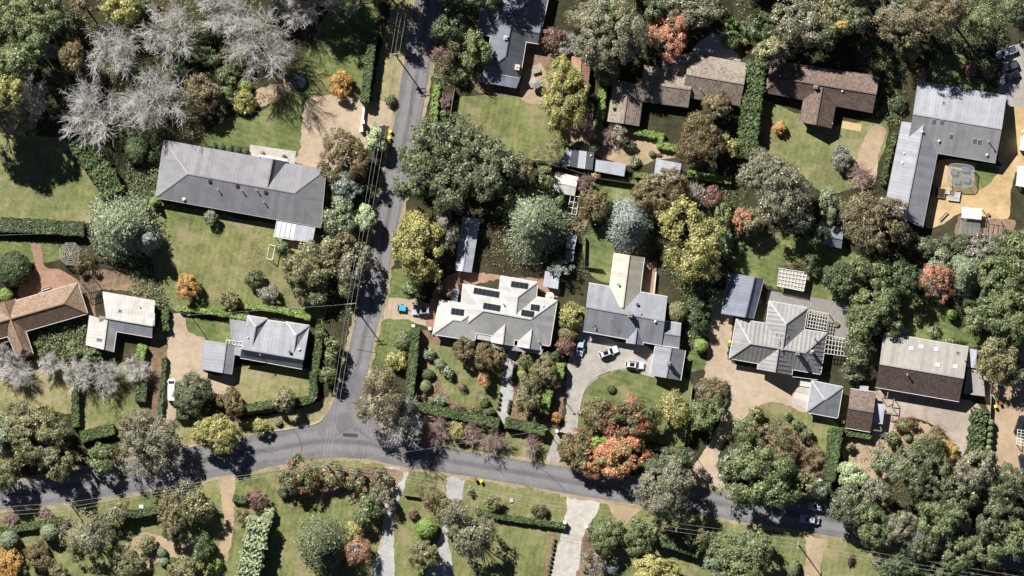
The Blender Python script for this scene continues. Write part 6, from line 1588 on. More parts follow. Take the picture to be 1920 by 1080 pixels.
T(1372, 868, 28, 7, 'broad', 'cedar', 'green tree joining the broad dense one')
T(1462, 920, 36, 9, 'broad', 'green', 'green tree joining the broad one above the parked cars')
T(1505, 905, (30, 26), 6, 'broad', 'olive', 'yellow olive tree above the parked cars')
T(1536, 915, 20, 5.5, 'broad', 'cedar', 'grey green tree above the parked silver car')
T(1248, 915, (54, 58), 12.5, 'fine', 'gum', 'dark grey gum overhanging the crossroad')
T(1255, 868, (46, 32), 8, 'fine', 'oak', 'dark olive tree behind the grey gum')
T(1270, 970, 28, 7, 'sparse', 'olive', 'thin dark tree beneath the grey gum')
T(1082, 842, (34, 42), 6, 'broad', 'redgreen', 'maple flushed red and green at the gate')
T(1135, 856, 30, 6, 'fine', 'peach', 'orange maple bridging the apricot one and the red flushed one')
T(1105, 862, 30, 5.5, 'fine', 'peach', 'apricot maple beside the gate')
T(1165, 852, (50, 42), 6.8, 'broad', 'peach', 'large apricot and yellow maple over the road edge')
T(1130, 830, 22, 5, 'broad', 'lime', 'lime green maple between the two apricot ones')
hedge([(1215, 838), (1255, 842), (1282, 846)], 9, 1.5, 'green', 'clipped hedge behind the apricot maple')
hedge([(1445, 868), (1490, 882), (1530, 896)], 10, 1.4, 'green', 'low loose hedge below the bark bed', rough=0.15)
# ---- south side of the crossroad
T(562, 890, (38, 40), 5.5, 'broad', 'redgreen', 'round green shrub tipped with red leaves at the roadside')
T(620, 888, (26, 24), 4.4, 'broad', 'olive', 'olive shrub next to the red tipped one')
T(670, 898, (20, 22), 4, 'broad', 'olive', 'olive brown shrub in the roadside row')
T(714, 896, (22, 24), 4.2, 'broad', 'gumb', 'golden olive shrub at the end of the roadside row')
T(532, 924, 11, 2, 'broad', 'deep', 'small dark shrub below the red tipped one')
T(606, 1020, (52, 54), 8.5, 'feather', 'oak', 'large dark feathery tree on the south lawn')
T(688, 958, (30, 30), 5, 'broad', 'green', 'bright green shrub beside the white gravel drive')
T(712, 938, (24, 30), 5, 'fine', 'gum', 'grey olive tree beside the white gravel drive')
T(664, 995, 20, 4, 'broad', 'yel', 'yellow green shrub above the thin red tree')
T(672, 1032, (26, 34), 5.5, 'sparse', 'red', 'thin red leaved tree beside the white gravel drive')
T(672, 1030, 20, 5, 'bare', 'bare', 'bare branched small tree within the thin red one')
hedge([(487, 972), (478, 1020), (462, 1095)], 40, 5.0, 'pale', 'thick pale mint green hedge on the south lawn', rough=0.3, L=0.34)
T(503, 962, 15, 3, 'tight', 'pale', 'pale shrub at the head of the mint green hedge')
T(484, 938, (22, 22), 3.8, 'fine', 'maroon', 'dusky brown shrub above the mint green hedge')
T(455, 968, (14, 20), 2.4, 'sparse', 'brown', 'sparse brown shrub beside the sandy drive')
hedge([(438, 934), (462, 938)], 12, 1.5, 'deep', 'short dark hedge beside the sandy drive', curve=False)
T(165, 1000, (50, 48), 7.5, 'gum', 'gum', 'grey green gum beside the roadside pole')
T(215, 968, (28, 20), 5, 'gum', 'gum', 'thin grey tree joining the gum by the pole')
T(225, 950, 18, 4, 'sparse', 'olive', 'small olive tree near the green kiosk')
T(322, 972, (30, 38), 6, 'fine', 'gumb', 'olive tree beside the sandy garden path')
T(372, 950, 34, 7, 'broad', 'olive', 'dark olive tree under the wires by the sandy drive')
T(345, 925, 26, 6, 'sparse', 'gum', 'thin grey tree under the wires')
T(18, 1012, (18, 18), 4.5, 'ball', 'cedar', 'clipped green cone tree, one of a pair by the west lawn', group='pair of clipped cones')
T(93, 998, (17, 16), 4.5, 'ball', 'cedar', 'clipped green cone tree, one of a pair by the west lawn', group='pair of clipped cones')
T(12, 1055, (30, 34), 3.6, 'fine', 'orange', 'orange shrub at the south west corner')
T(72, 1042, (28, 28), 3.6, 'fine', 'brolive', 'orange and olive shrub beside the clipped cone')
T(110, 1075, 20, 3, 'fine', 'olive', 'low olive shrub at the south edge')
hedge([(-20, 998), (60, 986), (125, 974)], 13, 1.6, 'green', 'clipped hedge behind the pair of cones')
hedge([(228, 968), (262, 962), (292, 956)], 14, 2.6, 'deep', 'dark clipped hedge behind the green kiosk')
T(20, 972, (19, 17), 2.8, 'twig', 'pink', 'pinkish bare shrub on the west verge', group='bare verge shrubs in the west')
T(86, 964, (14, 14), 2.4, 'twig', 'pink', 'pinkish bare shrub on the west verge', group='bare verge shrubs in the west')
T(245, 1050, (34, 36), 4, 'broad', 'olive', 'olive shrub mass in the south garden')
T(275, 1020, 18, 3, 'broad', 'olive', 'small olive shrub by the curving garden path')
T(304, 1036, 10, 1.6, 'ball', 'cedar', 'pale green clipped ball in the south garden', group='pale clipped balls')
T(307, 1053, 9, 1.5, 'ball', 'cedar', 'pale green clipped ball in the south garden', group='pale clipped balls')
T(325, 1052, 7, 1.2, 'ball', 'deep', 'dark clipped ball beside the pale ones')
T(284, 1020, 9, 1.6, 'sparse', 'maroon', 'maroon small shrub by the pale clipped balls')
T(340, 1070, 28, 4, 'broad', 'olive', 'olive shrub at the south edge by the garden path')
T(380, 1030, (24, 28), 4.5, 'broad', 'deep', 'dark green shrub beside the sandy drive bend')
T(400, 1060, 16, 3, 'broad', 'lime', 'bright green shrub beside the sandy drive bend')
T(880, 992, (56, 52), 9.5, 'gum', 'gum', 'large grey gum over the pale gravel drive')
T(845, 960, 30, 7, 'gum', 'gumb', 'brown grey gum joining the large one over the drive')
T(808, 928, (24, 26), 5, 'sparse', 'brolive', 'thin brown olive tree beside the pale gravel drive')
T(800, 990, (21, 19), 4, 'ball', 'lime', 'bright green clipped cone beside the pale gravel drive')
T(795, 1040, (32, 30), 6, 'fine', 'olive', 'olive tree below the bright clipped cone')
T(775, 965, 9, 2, 'broad', 'maroon', 'small dark shrub on the strip of lawn')
T(925, 940, (18, 16), 3.6, 'broad', 'olive', 'small olive tree on the road verge')
T(1010, 957, (16, 15), 3, 'fine', 'brolive', 'small russet tree on the road verge')
T(882, 920, 9, 2.2, 'sparse', 'grey', 'tiny grey sapling near the wheelie bins')
hedge([(895, 960), (960, 972), (1060, 986)], 10, 1.5, 'green', 'long clipped hedge dividing verge and south lawn')
for k in range(9): T(1040 - 1.4 * k, 1012 + 8.2 * k, 3.2, 0.8, 'ball', 'deep', 'little clipped ball beside the concrete driveway', group='clipped balls beside the concrete driveway')
T(1136, 1000, (34, 36), 5.5, 'fine', 'green', 'round green tree beside the concrete driveway')
T(1196, 1004, (31, 33), 5.5, 'fine', 'green', 'second round green tree beside the clipped lawn hedge')
T(1112, 1050, (24, 30), 4, 'sparse', 'grey', 'silver grey shrub on the bark bed')
T(1140, 1060, 20, 3, 'sparse', 'blue', 'silver blue shrub below the round green tree')
T(1097, 1068, 6, 1, 'ball', 'green', 'small ball on the bark bed')
T(1228, 1072, (54, 32), 6, 'tight', 'yel', 'bright yellow green clumpy tree at the south edge')
hedge([(1228, 1008), (1262, 1016), (1310, 1032)], 26, 2.8, 'green', 'broad clipped hedge behind the yellow clumpy tree')
T(1390, 1042, (62, 58), 8.5, 'broad', 'green', 'large leafy tree under the south east wires')
T(1350, 1060, 34, 6, 'broad', 'cedar', 'blue green tree joining the large leafy one')
T(1310, 1000, 28, 5, 'sparse', 'olive', 'thin dark shrub under the wires')
T(1490, 1064, (10, 18), 2.4, 'ball', 'green', 'oval clipped shrub beside the sandy south drive')
T(1594, 1050, (7, 14), 1.6, 'sparse', 'maroon', 'tiny reddish sapling on the corner lawn')
T(1690, 1070, 38, 8, 'broad', 'deep', 'dark tree at the south edge below the road')
T(1760, 1082, 36, 8, 'broad', 'oak', 'dark grey tree at the south edge')
T(1810, 1078, 24, 5, 'broad', 'gum', 'pale grey shrub at the south edge')
T(1650, 1050, 20, 5, 'sparse', 'gum', 'thin grey tree beside the corner lawn')

# low growth between the trees: one mass that nobody could count
HARD = {'grass', 'grass_green', 'grass_dry', 'grass_pale', 'gravel_pink', 'asphalt', 'concrete', 'gravel_tan', 'gravel_grey', 'gravel_white', 'sand', 'deck', 'brick_pave', 'verge'}
def on_drive(a, b): return any(q[4] in HARD and q[2][0] <= a <= q[2][2] and q[2][1] <= b <= q[2][3] and in_poly(a, b, q[0]) for q in SHEETS)
def ground_cover(polys, n, pal, label, seed, hmax=0.5, L=0.3):
    r = np.random.default_rng(seed); pts = []
    per = n // len(polys)
    for poly in polys:
        xs = [p[0] for p in poly]; ys = [p[1] for p in poly]
        cx = r.uniform(min(xs), max(xs), per // 14); cy = r.uniform(min(ys), max(ys), per // 14)
        for a, b in zip(cx, cy):
            if in_poly(a, b, poly) and not on_drive(a, b): 
                k = 14; rad = r.uniform(2, 6); pts.append(np.stack([a + r.normal(size=k) * rad, b + r.normal(size=k) * rad, r.random(k) * hmax * r.uniform(0.3, 1)], 1))
    P = np.concatenate(pts); pos = np.stack([(P[:, 0] - 960) * S, (540 - P[:, 1]) * S, P[:, 2] + 0.06], 1); m = len(pos)
    nr = unit(0.7 * r.normal(size=(m, 3)) + np.array([0, 0, 1.0])); v, f = kites(pos, nr, L * (0.6 + 0.9 * r.random(m)), 0.7, r)
    o = link('ground_cover', mesh_np('ground_cover', v, f, np.repeat(tints(r, m, pal, np.arange(m) // 14, m // 14 + 1), 3, 0)), M['leaf']); setp(o, label, 'ground cover', kind='stuff')
ground_cover([[(-20, -20), (560, -20), (480, 150), (370, 260), (250, 260), (100, 230), (-20, 230)], [(820, 0), (900, 0), (890, 160), (820, 150)]], 34000, 'olive', 'low leafy growth under the north west wood', 1, 1.0)
ground_cover([[(590, 330), (690, 330), (660, 600), (600, 600)], [(1050, 330), (1240, 330), (1240, 470), (1080, 520)], [(1280, 540), (1350, 540), (1340, 640), (1290, 650)], [(250, 270), (300, 270), (300, 400), (215, 380)], [(60, 600), (160, 610), (160, 690), (60, 680)], [(240, 480), (320, 480), (330, 580), (250, 560)], [(1070, 0), (1420, 0), (1400, 110), (1080, 130)]], 34000, 'green', 'leafy understory filling the gaps between the central gardens', 5, 1.1)
ground_cover([[(1590, 470), (1920, 440), (1920, 700), (1850, 640), (1600, 600)], [(1300, 330), (1400, 330), (1400, 520), (1290, 560), (1240, 500)], [(1600, 80), (1700, 60), (1690, 230), (1640, 240)], [(1780, 0), (1890, 0), (1880, 170), (1760, 130)]], 30000, 'green', 'low leafy growth under the eastern trees', 2, 1.0)
ground_cover([[(1580, 900), (1920, 880), (1920, 980), (1600, 930)], [(900, 330), (1060, 380), (1070, 520), (900, 500)], [(1560, 1020), (1920, 1060), (1920, 1090), (1620, 1090)], [(0, 840), (250, 840), (200, 870), (0, 900)]], 22000, 'brolive', 'dry leafy growth under the roadside trees', 3)
ground_cover([[(785, 645), (870, 650), (930, 770), (790, 745)], [(960, 680), (1050, 690), (1040, 790), (960, 790)], [(1400, 800), (1560, 840), (1540, 890), (1430, 860)], [(1580, 820), (1780, 800), (1780, 880), (1600, 890)], [(535, 880), (735, 880), (730, 920), (545, 930)], [(1085, 1000), (1120, 1000), (1110, 1080), (1080, 1080)], [(225, 1000), (390, 1000), (390, 1080), (225, 1080)]], 15000, 'brolive', 'small plants and fallen leaves on the garden beds', 4, 0.3, 0.24)

def litter(spots, n, label, seed):
    r = np.random.default_rng(seed); P = []
    for x, y, rad in spots:
        k = int(n * rad * rad / sum(q[2] ** 2 for q in spots)); a = r.random(k) * 6.283; q = np.abs(r.normal(size=k)) * 0.55 * rad
        P.append(np.stack([x + q * np.cos(a), y + q * np.sin(a)], 1))
    P = np.concatenate(P); m = len(P); pos = np.stack([(P[:, 0] - 960) * S, (540 - P[:, 1]) * S, np.full(m, 0.075)], 1)
    nr = unit(0.25 * r.normal(size=(m, 3)) + np.array([0, 0, 1.0])); v, f = kites(pos, nr, 0.16 * (0.6 + 0.9 * r.random(m)), 0.7, r)
    o = link('fallen_leaves', mesh_np('fallen_leaves', v, f, np.repeat(tints(r, m, 'brown', np.arange(m) // 9, m // 9 + 1) * 0.95, 3, 0)), M['leaf_dense']); setp(o, label, 'fallen leaves', kind='stuff')
litter([(645, 300, 60), (640, 160, 40), (530, 120, 60), (900, 240, 55), (1040, 230, 50), (1450, 260, 45), (1560, 330, 50), (350, 545, 40), (440, 755, 45), (200, 730, 60), (920, 830, 40), (1110, 800, 60), (1250, 790, 45), (560, 920, 60), (690, 1000, 60), (900, 1010, 60), (1420, 820, 60), (1500, 540, 50), (1700, 850, 60), (300, 850, 60), (560, 560, 60), (180, 960, 60), (480, 480, 50), (1740, 590, 40)], 26000, 'scattered fallen autumn leaves on lawns and road edges', 6)

# ------------------------------------------------------------------ vehicles
def m_paint(name, col, rough=0.3):
    m, t, p = new_mat(name); p.inputs['Base Color'].default_value = (*col, 1); p.inputs['Roughness'].default_value = rough
    p.inputs['Coat Weight'].default_value = 0.5; p.inputs['Coat Roughness'].default_value = 0.1
    n = noise(t, geo_pos(t), 3.0, 3); r = ramp(t, [(0.3, tuple(c * 0.93 for c in col)), (0.7, col)])
    t.links.new(n, r.inputs[0]); t.links.new(r.outputs[0], p.inputs['Base Color']); return m
M['p_white'] = m_paint('paint_white', (0.72, 0.73, 0.73)); M['p_silver'] = m_paint('paint_silver', (0.42, 0.44, 0.48)); M['p_black'] = m_paint('paint_black', (0.02, 0.022, 0.028))
M['p_blue'] = m_paint('paint_pale_blue', (0.42, 0.50, 0.62)); M['tarp'] = m_plain('tarp_blue', (0.05, 0.38, 0.52), 0.55, var=0.2, scale=4)

def loft(sections, name, mat, parent, smooth=False):
    """sections: list of (x, [(y,z),...]) closed rings of equal length"""
    n = len(sections[0][1]); V = []; F = []
    for x, ring in sections: V += [(x, y, z) for y, z in ring]
    for i in range(len(sections) - 1):
        for j in range(n):
            a = i * n + j; b = i * n + (j + 1) % n; F.append((a, b, b + n, a + n))
    F += [tuple(range(n - 1, -1, -1)), tuple(range((len(sections) - 1) * n, len(sections) * n))]
    me = bpy.data.meshes.new(name); me.from_pydata(V, [], F); me.update()
    bm = bmesh.new(); bm.from_mesh(me); bmesh.ops.recalc_face_normals(bm, faces=bm.faces); bm.to_mesh(me); bm.free()
    if smooth: me.polygons.foreach_set('use_smooth', [True] * len(me.polygons))
    return link(name, me, M[mat], parent)

def car(px, py, ang, paint, label, name='parked_car', L=4.6, Wd=1.85, H=1.6, kind='suv', sunroof=False, group=None, cat='car'):
    """ang: heading of the bonnet in map degrees, 0 = east, counter-clockwise"""
    z0 = gz(px, py); root = empty(name, W(px, py, z0), label, cat, group); root.rotation_euler = (0, 0, math.radians(ang))
    h = Wd / 2; l = L / 2
    def ring(w_, zb, zt, ch=0.1): return [(-w_, zb), (w_, zb), (w_, zt - ch), (w_ - ch * 1.3, zt), (-w_ + ch * 1.3, zt), (-w_, zt - ch)]
    belt = 0.95 if kind != 'sedan' else 0.85; hood = belt - 0.02
    loft([(-l, ring(h * 0.78, 0.42, belt - 0.2)), (-l + 0.12, ring(h * 0.92, 0.3, belt - 0.04)), (-l + 0.5, ring(h, 0.25, belt)), (0, ring(h, 0.24, belt)), (l * 0.42, ring(h, 0.25, hood)), (l - 0.55, ring(h * 0.97, 0.27, hood - 0.12)), (l - 0.15, ring(h * 0.86, 0.32, hood - 0.25)), (l, ring(h * 0.68, 0.42, hood - 0.36))], 'body', paint, root)
    def cab(w_, z): return w_, z
    if kind in ('suv', 'sedan', 'van', 'ute'):
        if kind == 'suv': xs = (-l + 0.10, -l + 0.55, l * 0.12, l * 0.44); 
        elif kind == 'sedan': xs = (-l + 0.6, -l + 1.25, l * 0.05, l * 0.42)
        elif kind == 'van': xs = (-l + 0.03, -l + 0.12, l * 0.52, l * 0.82)
        else: xs = (-0.45, -0.25, l * 0.22, l * 0.48)
        a, b, c, d = xs; wb = h * 0.93; wt = h * 0.74; zt = H
        V = [(a, -wb, belt - 0.02), (a, wb, belt - 0.02), (d, wb, belt - 0.02), (d, -wb, belt - 0.02), (b, -wt, zt), (b, wt, zt), (c, wt, zt), (c, -wt, zt)]
        MB().poly(V, [(0, 1, 5, 4), (1, 2, 6, 5), (2, 3, 7, 6), (3, 0, 4, 7), (4, 5, 6, 7)]).build('cabin', M[paint], root)
        def q(p0, p1, p2, p3, nm, shrink, mat='carglass'):
            P = [Vector(p) for p in (p0, p1, p2, p3)]; ce = sum(P, Vector()) / 4
            nr = (P[1] - P[0]).cross(P[2] - P[0]).normalized()
            if nr.dot(ce - Vector((0, 0, 0.6))) < 0: nr = -nr
            P = [ce + (p - ce) * shrink + nr * 0.012 for p in P]; Q = [p + nr * 0.012 for p in P]
            MB().poly(P + Q, [(3, 2, 1, 0), (4, 5, 6, 7), (0, 1, 5, 4), (1, 2, 6, 5), (2, 3, 7, 6), (3, 0, 4, 7)]).build(nm, M[mat], root)
        q(V[2], V[3], V[7], V[6], 'windscreen', 0.86); q(V[0], V[1], V[5], V[4], 'rear_window', 0.82)
        if kind != 'van':
            q(V[1], V[2], V[6], V[5], 'side_window', 0.84); q(V[0], V[3], V[7], V[4], 'side_window', 0.84)
        else:
            for sgn, (i0, i1, i2, i3) in ((1, (1, 2, 6, 5)), (-1, (0, 3, 7, 4))):
                A_, B_, C_, D_ = [Vector(V[i]) for i in (i0, i1, i2, i3)]
                q(A_.lerp(B_, 0.74), B_, C_, D_.lerp(C_, 0.74), 'side_window', 0.8)
        if sunroof: MB().box(((b + c) / 2 + 0.1, 0, H + 0.012), ((c - b) * 0.55, wt * 1.35, 0.02)).build('sunroof', M['carglass'], root)
        for sg in (-1, 1):
            if kind in ('suv',): MB().bar((b + 0.1, sg * (wt - 0.05), H + 0.04), (c - 0.1, sg * (wt - 0.05), H + 0.04), 0.05, 0.05).build('roof_rail', M['dark_metal'], root)
            MB().box((d - 0.25, sg * (h + 0.08), belt + 0.08), (0.16, 0.2, 0.14)).build('mirror', M[paint], root)
    if kind == 'ute':
        MB().box((-l * 0.62, 0, belt + 0.02), (l * 0.62, Wd * 0.82, 0.06)).build('tray', M['dark_metal'], root)
        for sg in (-1, 1): MB().bar((-l + 0.12, sg * h * 0.9, belt + 0.1), (-0.4, sg * h * 0.9, belt + 0.1), 0.1, 0.16).build('tray_side', M[paint], root)
        MB().bar((-l + 0.08, -h * 0.86, belt + 0.1), (-l + 0.08, h * 0.86, belt + 0.1), 0.1, 0.16).build('tailgate', M[paint], root)
    for sx in (-l * 0.6, l * 0.62):
        for sg in (-1, 1):
            wh = MB().tube((sx, sg * (h - 0.22), 0.33), (sx, sg * (h + 0.005), 0.33), 0.33, n=16).build('wheel', M['tyre'], root)
            MB().tube((sx, sg * (h + 0.004), 0.33), (sx, sg * (h + 0.02), 0.33), 0.2, n=12).build('rim', M['steel'], wh)
    for sg in (-1, 1):
        MB().box((l - 0.13, sg * h * 0.68, hood - 0.26), (0.22, 0.3, 0.14)).build('headlight', M['lamp'], root)
        MB().box((-l + 0.08, sg * h * 0.76, belt - 0.14), (0.12, 0.22, 0.2)).build('tail_light', M['tail'], root)
    return root
car(322, 731, 90, 'p_white', 'white van parked beside the round olive tree', 'parked_van', 5.4, 2.0, 2.1, 'van', cat='van')
car(790, 583, 184, 'p_silver', 'silver four wheel drive hitched to the blue trailer', L=4.8, sunroof=True)
car(1141, 660, 20, 'p_white', 'white station wagon with black sunroof angled on the gravel drive', L=4.9, sunroof=True)
car(1190, 684, -6, 'p_white', 'white hatchback with black sunroof beside the grey garage', L=4.6, sunroof=True)
car(1088, 650, 262, 'p_blue', 'pale blue sedan half hidden by the maroon bush', L=4.6, H=1.45, kind='sedan')
car(1887, 98, 203, 'p_blue', 'silver blue utility truck with black tray', 'utility_truck', 5.3, 1.9, 1.75, 'ute', cat='truck')
car(1889, 126, 200, 'p_black', 'dark utility truck parked in the shade', 'utility_truck', 5.3, 1.9, 1.75, 'ute', cat='truck')
car(1896, 143, 203, 'p_black', 'small dark car parked beside the dark truck', L=4.2, H=1.45, kind='sedan')
car(1533, 951, 172, 'p_silver', 'silver car parked on the road half under trees', L=4.6, H=1.5, kind='sedan')
car(1518, 974, 172, 'p_silver', 'silver sedan driving along the crossroad beside the parked one', L=4.9, H=1.45, kind='sedan')
car(1918, 868, 100, 'p_black', 'black car at the edge of the reddish yard', L=4.6)
car(1912, 796, 70, 'p_black', 'dark blue black car parked above the white pergola', L=4.8)
car(1921, 264, 80, 'p_white', 'white van at the edge of the sandy parking strip', 'parked_van', 5.2, 2.0, 2.1, 'van', cat='van')

t = empty('box_trailer', W(754, 578, gz(754, 578)), 'blue covered box trailer behind the silver four wheel drive', 'trailer'); t.rotation_euler = (0, 0, math.radians(-8))
MB().box((0, 0, 0.5), (2.0, 1.5, 0.3)).build('tray', M['steel'], t)
MB().box((0.1, 0, 0.78), (1.7, 1.35, 0.28)).build('cover', M['tarp'], t, bevel=0.08)
MB().bar((1.0, 0, 0.42), (2.2, 0, 0.42), 0.1, 0.1).build('drawbar', M['steel'], t)
for sg in (-1, 1):
    wh = MB().tube((-0.1, sg * 0.78, 0.3), (-0.1, sg * 0.98, 0.3), 0.3, n=14).build('wheel', M['tyre'], t); MB().tube((-0.1, sg * 0.975, 0.3), (-0.1, sg * 0.995, 0.3), 0.17, n=10).build('rim', M['steel'], wh)
MB().bar((-1.05, -0.75, 0.9), (-1.05, 0.75, 0.9), 0.06, 0.5).build('tail_frame', M['dark_metal'], t)

def bin_(px, py, lid, label, ang=0.3, group=None):
    root = empty('wheelie_bin', W(px, py, gz(px, py)), label, 'bin', group); root.rotation_euler = (0, 0, ang)
    MB().poly([(-.22, -.28, .08), (.22, -.28, .08), (.22, .26, .08), (-.22, .26, .08), (-.29, -.36, .98), (.29, -.36, .98), (.29, .36, .98), (-.29, .36, .98)], [(3, 2, 1, 0), (4, 5, 6, 7), (0, 1, 5, 4), (1, 2, 6, 5), (2, 3, 7, 6), (3, 0, 4, 7)]).build('bin_body', M['dark_metal'], root)
    MB().box((0, 0.0, 1.03), (0.66, 0.8, 0.1)).build('lid', lid, root, bevel=0.03); MB().bar((-.25, .42, .95), (.25, .42, .95), 0.05, 0.05).build('handle', M['dark_metal'], root)
    for sg in (-1, 1): MB().tube((sg * .22, .28, .1), (sg * .29, .28, .1), 0.1, n=10).build('wheel', M['tyre'], root)
YEL = m_plain('bin_yellow', (0.75, 0.62, 0.02), 0.5, var=0.05); REDB = m_plain('bin_red', (0.40, 0.06, 0.03), 0.5, var=0.05); GRN = m_plain('bin_green', (0.05, 0.22, 0.10), 0.5, var=0.05)
bin_(732, 246, YEL, 'yellow lidded wheelie bin at the street kerb by the pale tree', group='yellow lidded bins at the kerb'); bin_(730, 258, YEL, 'yellow lidded wheelie bin at the street kerb by the pale tree', group='yellow lidded bins at the kerb')
bin_(892, 899, REDB, 'red lidded wheelie bin on the crossroad verge'); bin_(902, 902, YEL, 'yellow lidded wheelie bin on the crossroad verge')
bin_(1368, 640, YEL, 'yellow lidded wheelie bin against the ribbed roof house'); bin_(1367, 647, GRN, 'green lidded wheelie bin against the ribbed roof house')
bin_(1866, 762, YEL, 'yellow lidded wheelie bin beside the reddish yard'); bin_(1875, 756, REDB, 'red lidded wheelie bin beside the reddish yard'); bin_(1868, 749, GRN, 'green lidded wheelie bin beside the reddish yard')

# ------------------------------------------------------------------ poles and wires
def pole(px, py, hgt, label, ang=0.0, arms=1, transformer=False, small=False, name='power_pole'):
    root = empty(name, W(px, py, 0), label, 'pole'); root.rotation_euler = (0, 0, ang)
    MB().tube((0, 0, -0.4), (0, 0, hgt), 0.17 if not small else 0.1, 0.12 if not small else 0.07, 10).build('post', M['timber_grey'], root)
    for k in range(arms):
        z = hgt - 0.25 - 0.9 * k; wd = 2.3 if not small else 0.9
        ar = MB().bar((-wd / 2, 0.14, z), (wd / 2, 0.14, z), 0.14, 0.14).build('crossarm', M['timber_grey'], root)
        for x in (-0.9, -0.1, 0.9):
            if small and abs(x) > 0.5: continue
            MB().tube((x * wd / 2, 0.14, z + 0.06), (x * wd / 2, 0.14, z + 0.24), 0.07, 0.05, 8).build('insulator', M['white'], ar)
    if transformer:
        MB().tube((0, -0.5, hgt - 2.9), (0, -0.5, hgt - 1.6), 0.42, n=14).build('transformer', M['steel'], root)
        MB().box((0, -0.2, hgt - 2.2), (0.2, 0.4, 0.2)).build('bracket', M['steel'], root)
        for k in (-1, 1): MB().tube((k * 0.2, -0.5, hgt - 1.6), (k * 0.2, -0.5, hgt - 1.35), 0.06, n=6).build('bushing', M['white'], root)
    return Vector(root.location), hgt, ang
P1 = pole(742, 104, 11.0, 'tall power pole with grey transformer on the upper verge', 0.12, 3, True)
P2 = pole(661, 570, 11.0, 'power pole with crossarm standing on the street verge', 0.08, 2)
P3 = pole(613, 870, 10.5, 'power pole at the roadside behind the red tipped shrub', 0.5, 2)
P4 = pole(134, 948, 10.0, 'power pole on the west verge beside the gum', 1.5, 1)
P5 = pole(1268, 987, 10.0, 'power pole at the roadside beneath the dark grey gum', 1.45, 1)
P6 = pole(1495, 1018, 10.0, 'power pole beside the sandy south driveway', 1.45, 2)
P0 = pole(770, -60, 11.0, 'power pole just north of the dark slate house street', 0.1, 1)
P7 = pole(1960, 1095, 10.0, 'power pole at the south east corner', 1.4, 1)
P8 = pole(-60, 962, 10.0, 'power pole at the far west end of the road', 1.5, 1)
S1 = pole(357, 591, 7.5, 'slim service pole at the head of the curving brick drive', 0.6, 1, small=True, name='service_pole')
S2 = pole(95, 438, 6.0, 'slim service pole behind the long dark hedge', 0.3, 1, small=True, name='service_pole')
S3 = pole(1025, 805, 7.0, 'slim service pole at the end of the east hedge', 0.3, 1, small=True, name='service_pole')
S4 = pole(1302, 853, 6.5, 'slim service pole at the brick drive mouth', 0.3, 1, small=True, name='service_pole')
S5 = pole(1056, 747, 4.5, 'short lamp post at the edge of the grey gravel drive', 0.3, 1, small=True, name='lamp_post')
S6 = pole(1078, 238, 5.5, 'antenna mast beside the pinkish leafless tree', 1.5, 2, small=True, name='antenna_mast')
def wire(a, b, sag, label, group, rad=0.022):
    mb = MB(); n = 12; pts = []
    for i in range(n + 1):
        t_ = i / n; p = a.lerp(b, t_); p = p - Vector((0, 0, sag * 4 * t_ * (1 - t_))); pts.append(p)
    for i in range(n): mb.tube(pts[i], pts[i + 1], rad, n=4, caps=False)
    o = mb.build('power_line', M['wire']); setp(o, label, 'cable', group); return o
def arm_pt(P, x, z=-0.02): 
    c, s = math.cos(P[2]), math.sin(P[2]); lx = x * 1.15; return P[0] + Vector((lx * c - 0.14 * s, lx * s + 0.14 * c, P[1] + z))
def span(A, B, label, group, xs=(-0.9, -0.1, 0.9), flip=False):
    for x in xs: wire(arm_pt(A, x), arm_pt(B, -x if flip else x), 0.9, label, group)
span(P1, P2, 'overhead power line above the street verge trees', 'street wires, long span')
span(P2, P3, 'overhead power line crossing the junction', 'street wires, junction span')
span(P0, P1, 'overhead power line above the upper verge', 'street wires, upper span')
span(P3, P4, 'overhead power line over the sandy south drive', 'crossroad wires, west span')
span(P4, P8, 'overhead power line over the west verge', 'crossroad wires, far west span')
span(P3, P5, 'overhead power line over the south verge', 'crossroad wires, middle span')
span(P5, P6, 'overhead power line under the dark grey gum', 'crossroad wires, east span')
span(P6, P7, 'overhead power line below the south east trees', 'crossroad wires, far east span')
def svc(a, b, label): wire(a, b, 0.5, label, None, 0.018)
svc(S1[0] + Vector((0, 0, S1[1] - 0.1)), W(255, 556, 3.6), 'service cable from the slim pole to the white cottage')
svc(S1[0] + Vector((0, 0, S1[1] - 0.1)), P2[0] + Vector((0, 0, 8.5)), 'service cable from the slim pole across to the street pole')
svc(S2[0] + Vector((0, 0, S2[1] - 0.1)), W(-20, 442, 5.5), 'service cable along the long dark hedge')
svc(P3[0] + Vector((0, 0, 8.6)), S3[0] + Vector((0, 0, S3[1] - 0.1)), 'service cable over the road to the east hedge pole')
svc(P5[0] + Vector((0, 0, 8.4)), S4[0] + Vector((0, 0, S4[1] - 0.1)), 'service cable over the road to the brick drive pole')

# ------------------------------------------------------------------ fences, walls, garden things
def fence(path, hgt, label, mat='timber_grey', name='paling_fence', th=0.08, posts=True, gap=2.4):
    q = []
    for i in range(len(path) - 1):
        a, b = path[i], path[i + 1]; k = max(1, int(math.dist(a, b) * S / gap))
        q += [(a[0] + (b[0] - a[0]) * j / k, a[1] + (b[1] - a[1]) * j / k) for j in range(k)]
    q.append(path[-1]); o = W(*q[0]); root = empty(name, o, label, 'fence')
    for i in range(len(q) - 1):
        MB().bar(W(*q[i], hgt / 2) - o, W(*q[i + 1], hgt / 2) - o, th, hgt - 0.02).build('panel', M[mat], root)
        MB().bar(W(*q[i], hgt + 0.02) - o, W(*q[i + 1], hgt + 0.02) - o, th + 0.07, 0.05).build('top_rail', M[mat], root)
    for p in q: MB().bar(W(*p, -0.1) - o, W(*p, hgt + 0.1) - o, 0.14, 0.14).build('post', M[mat], root)
    return root
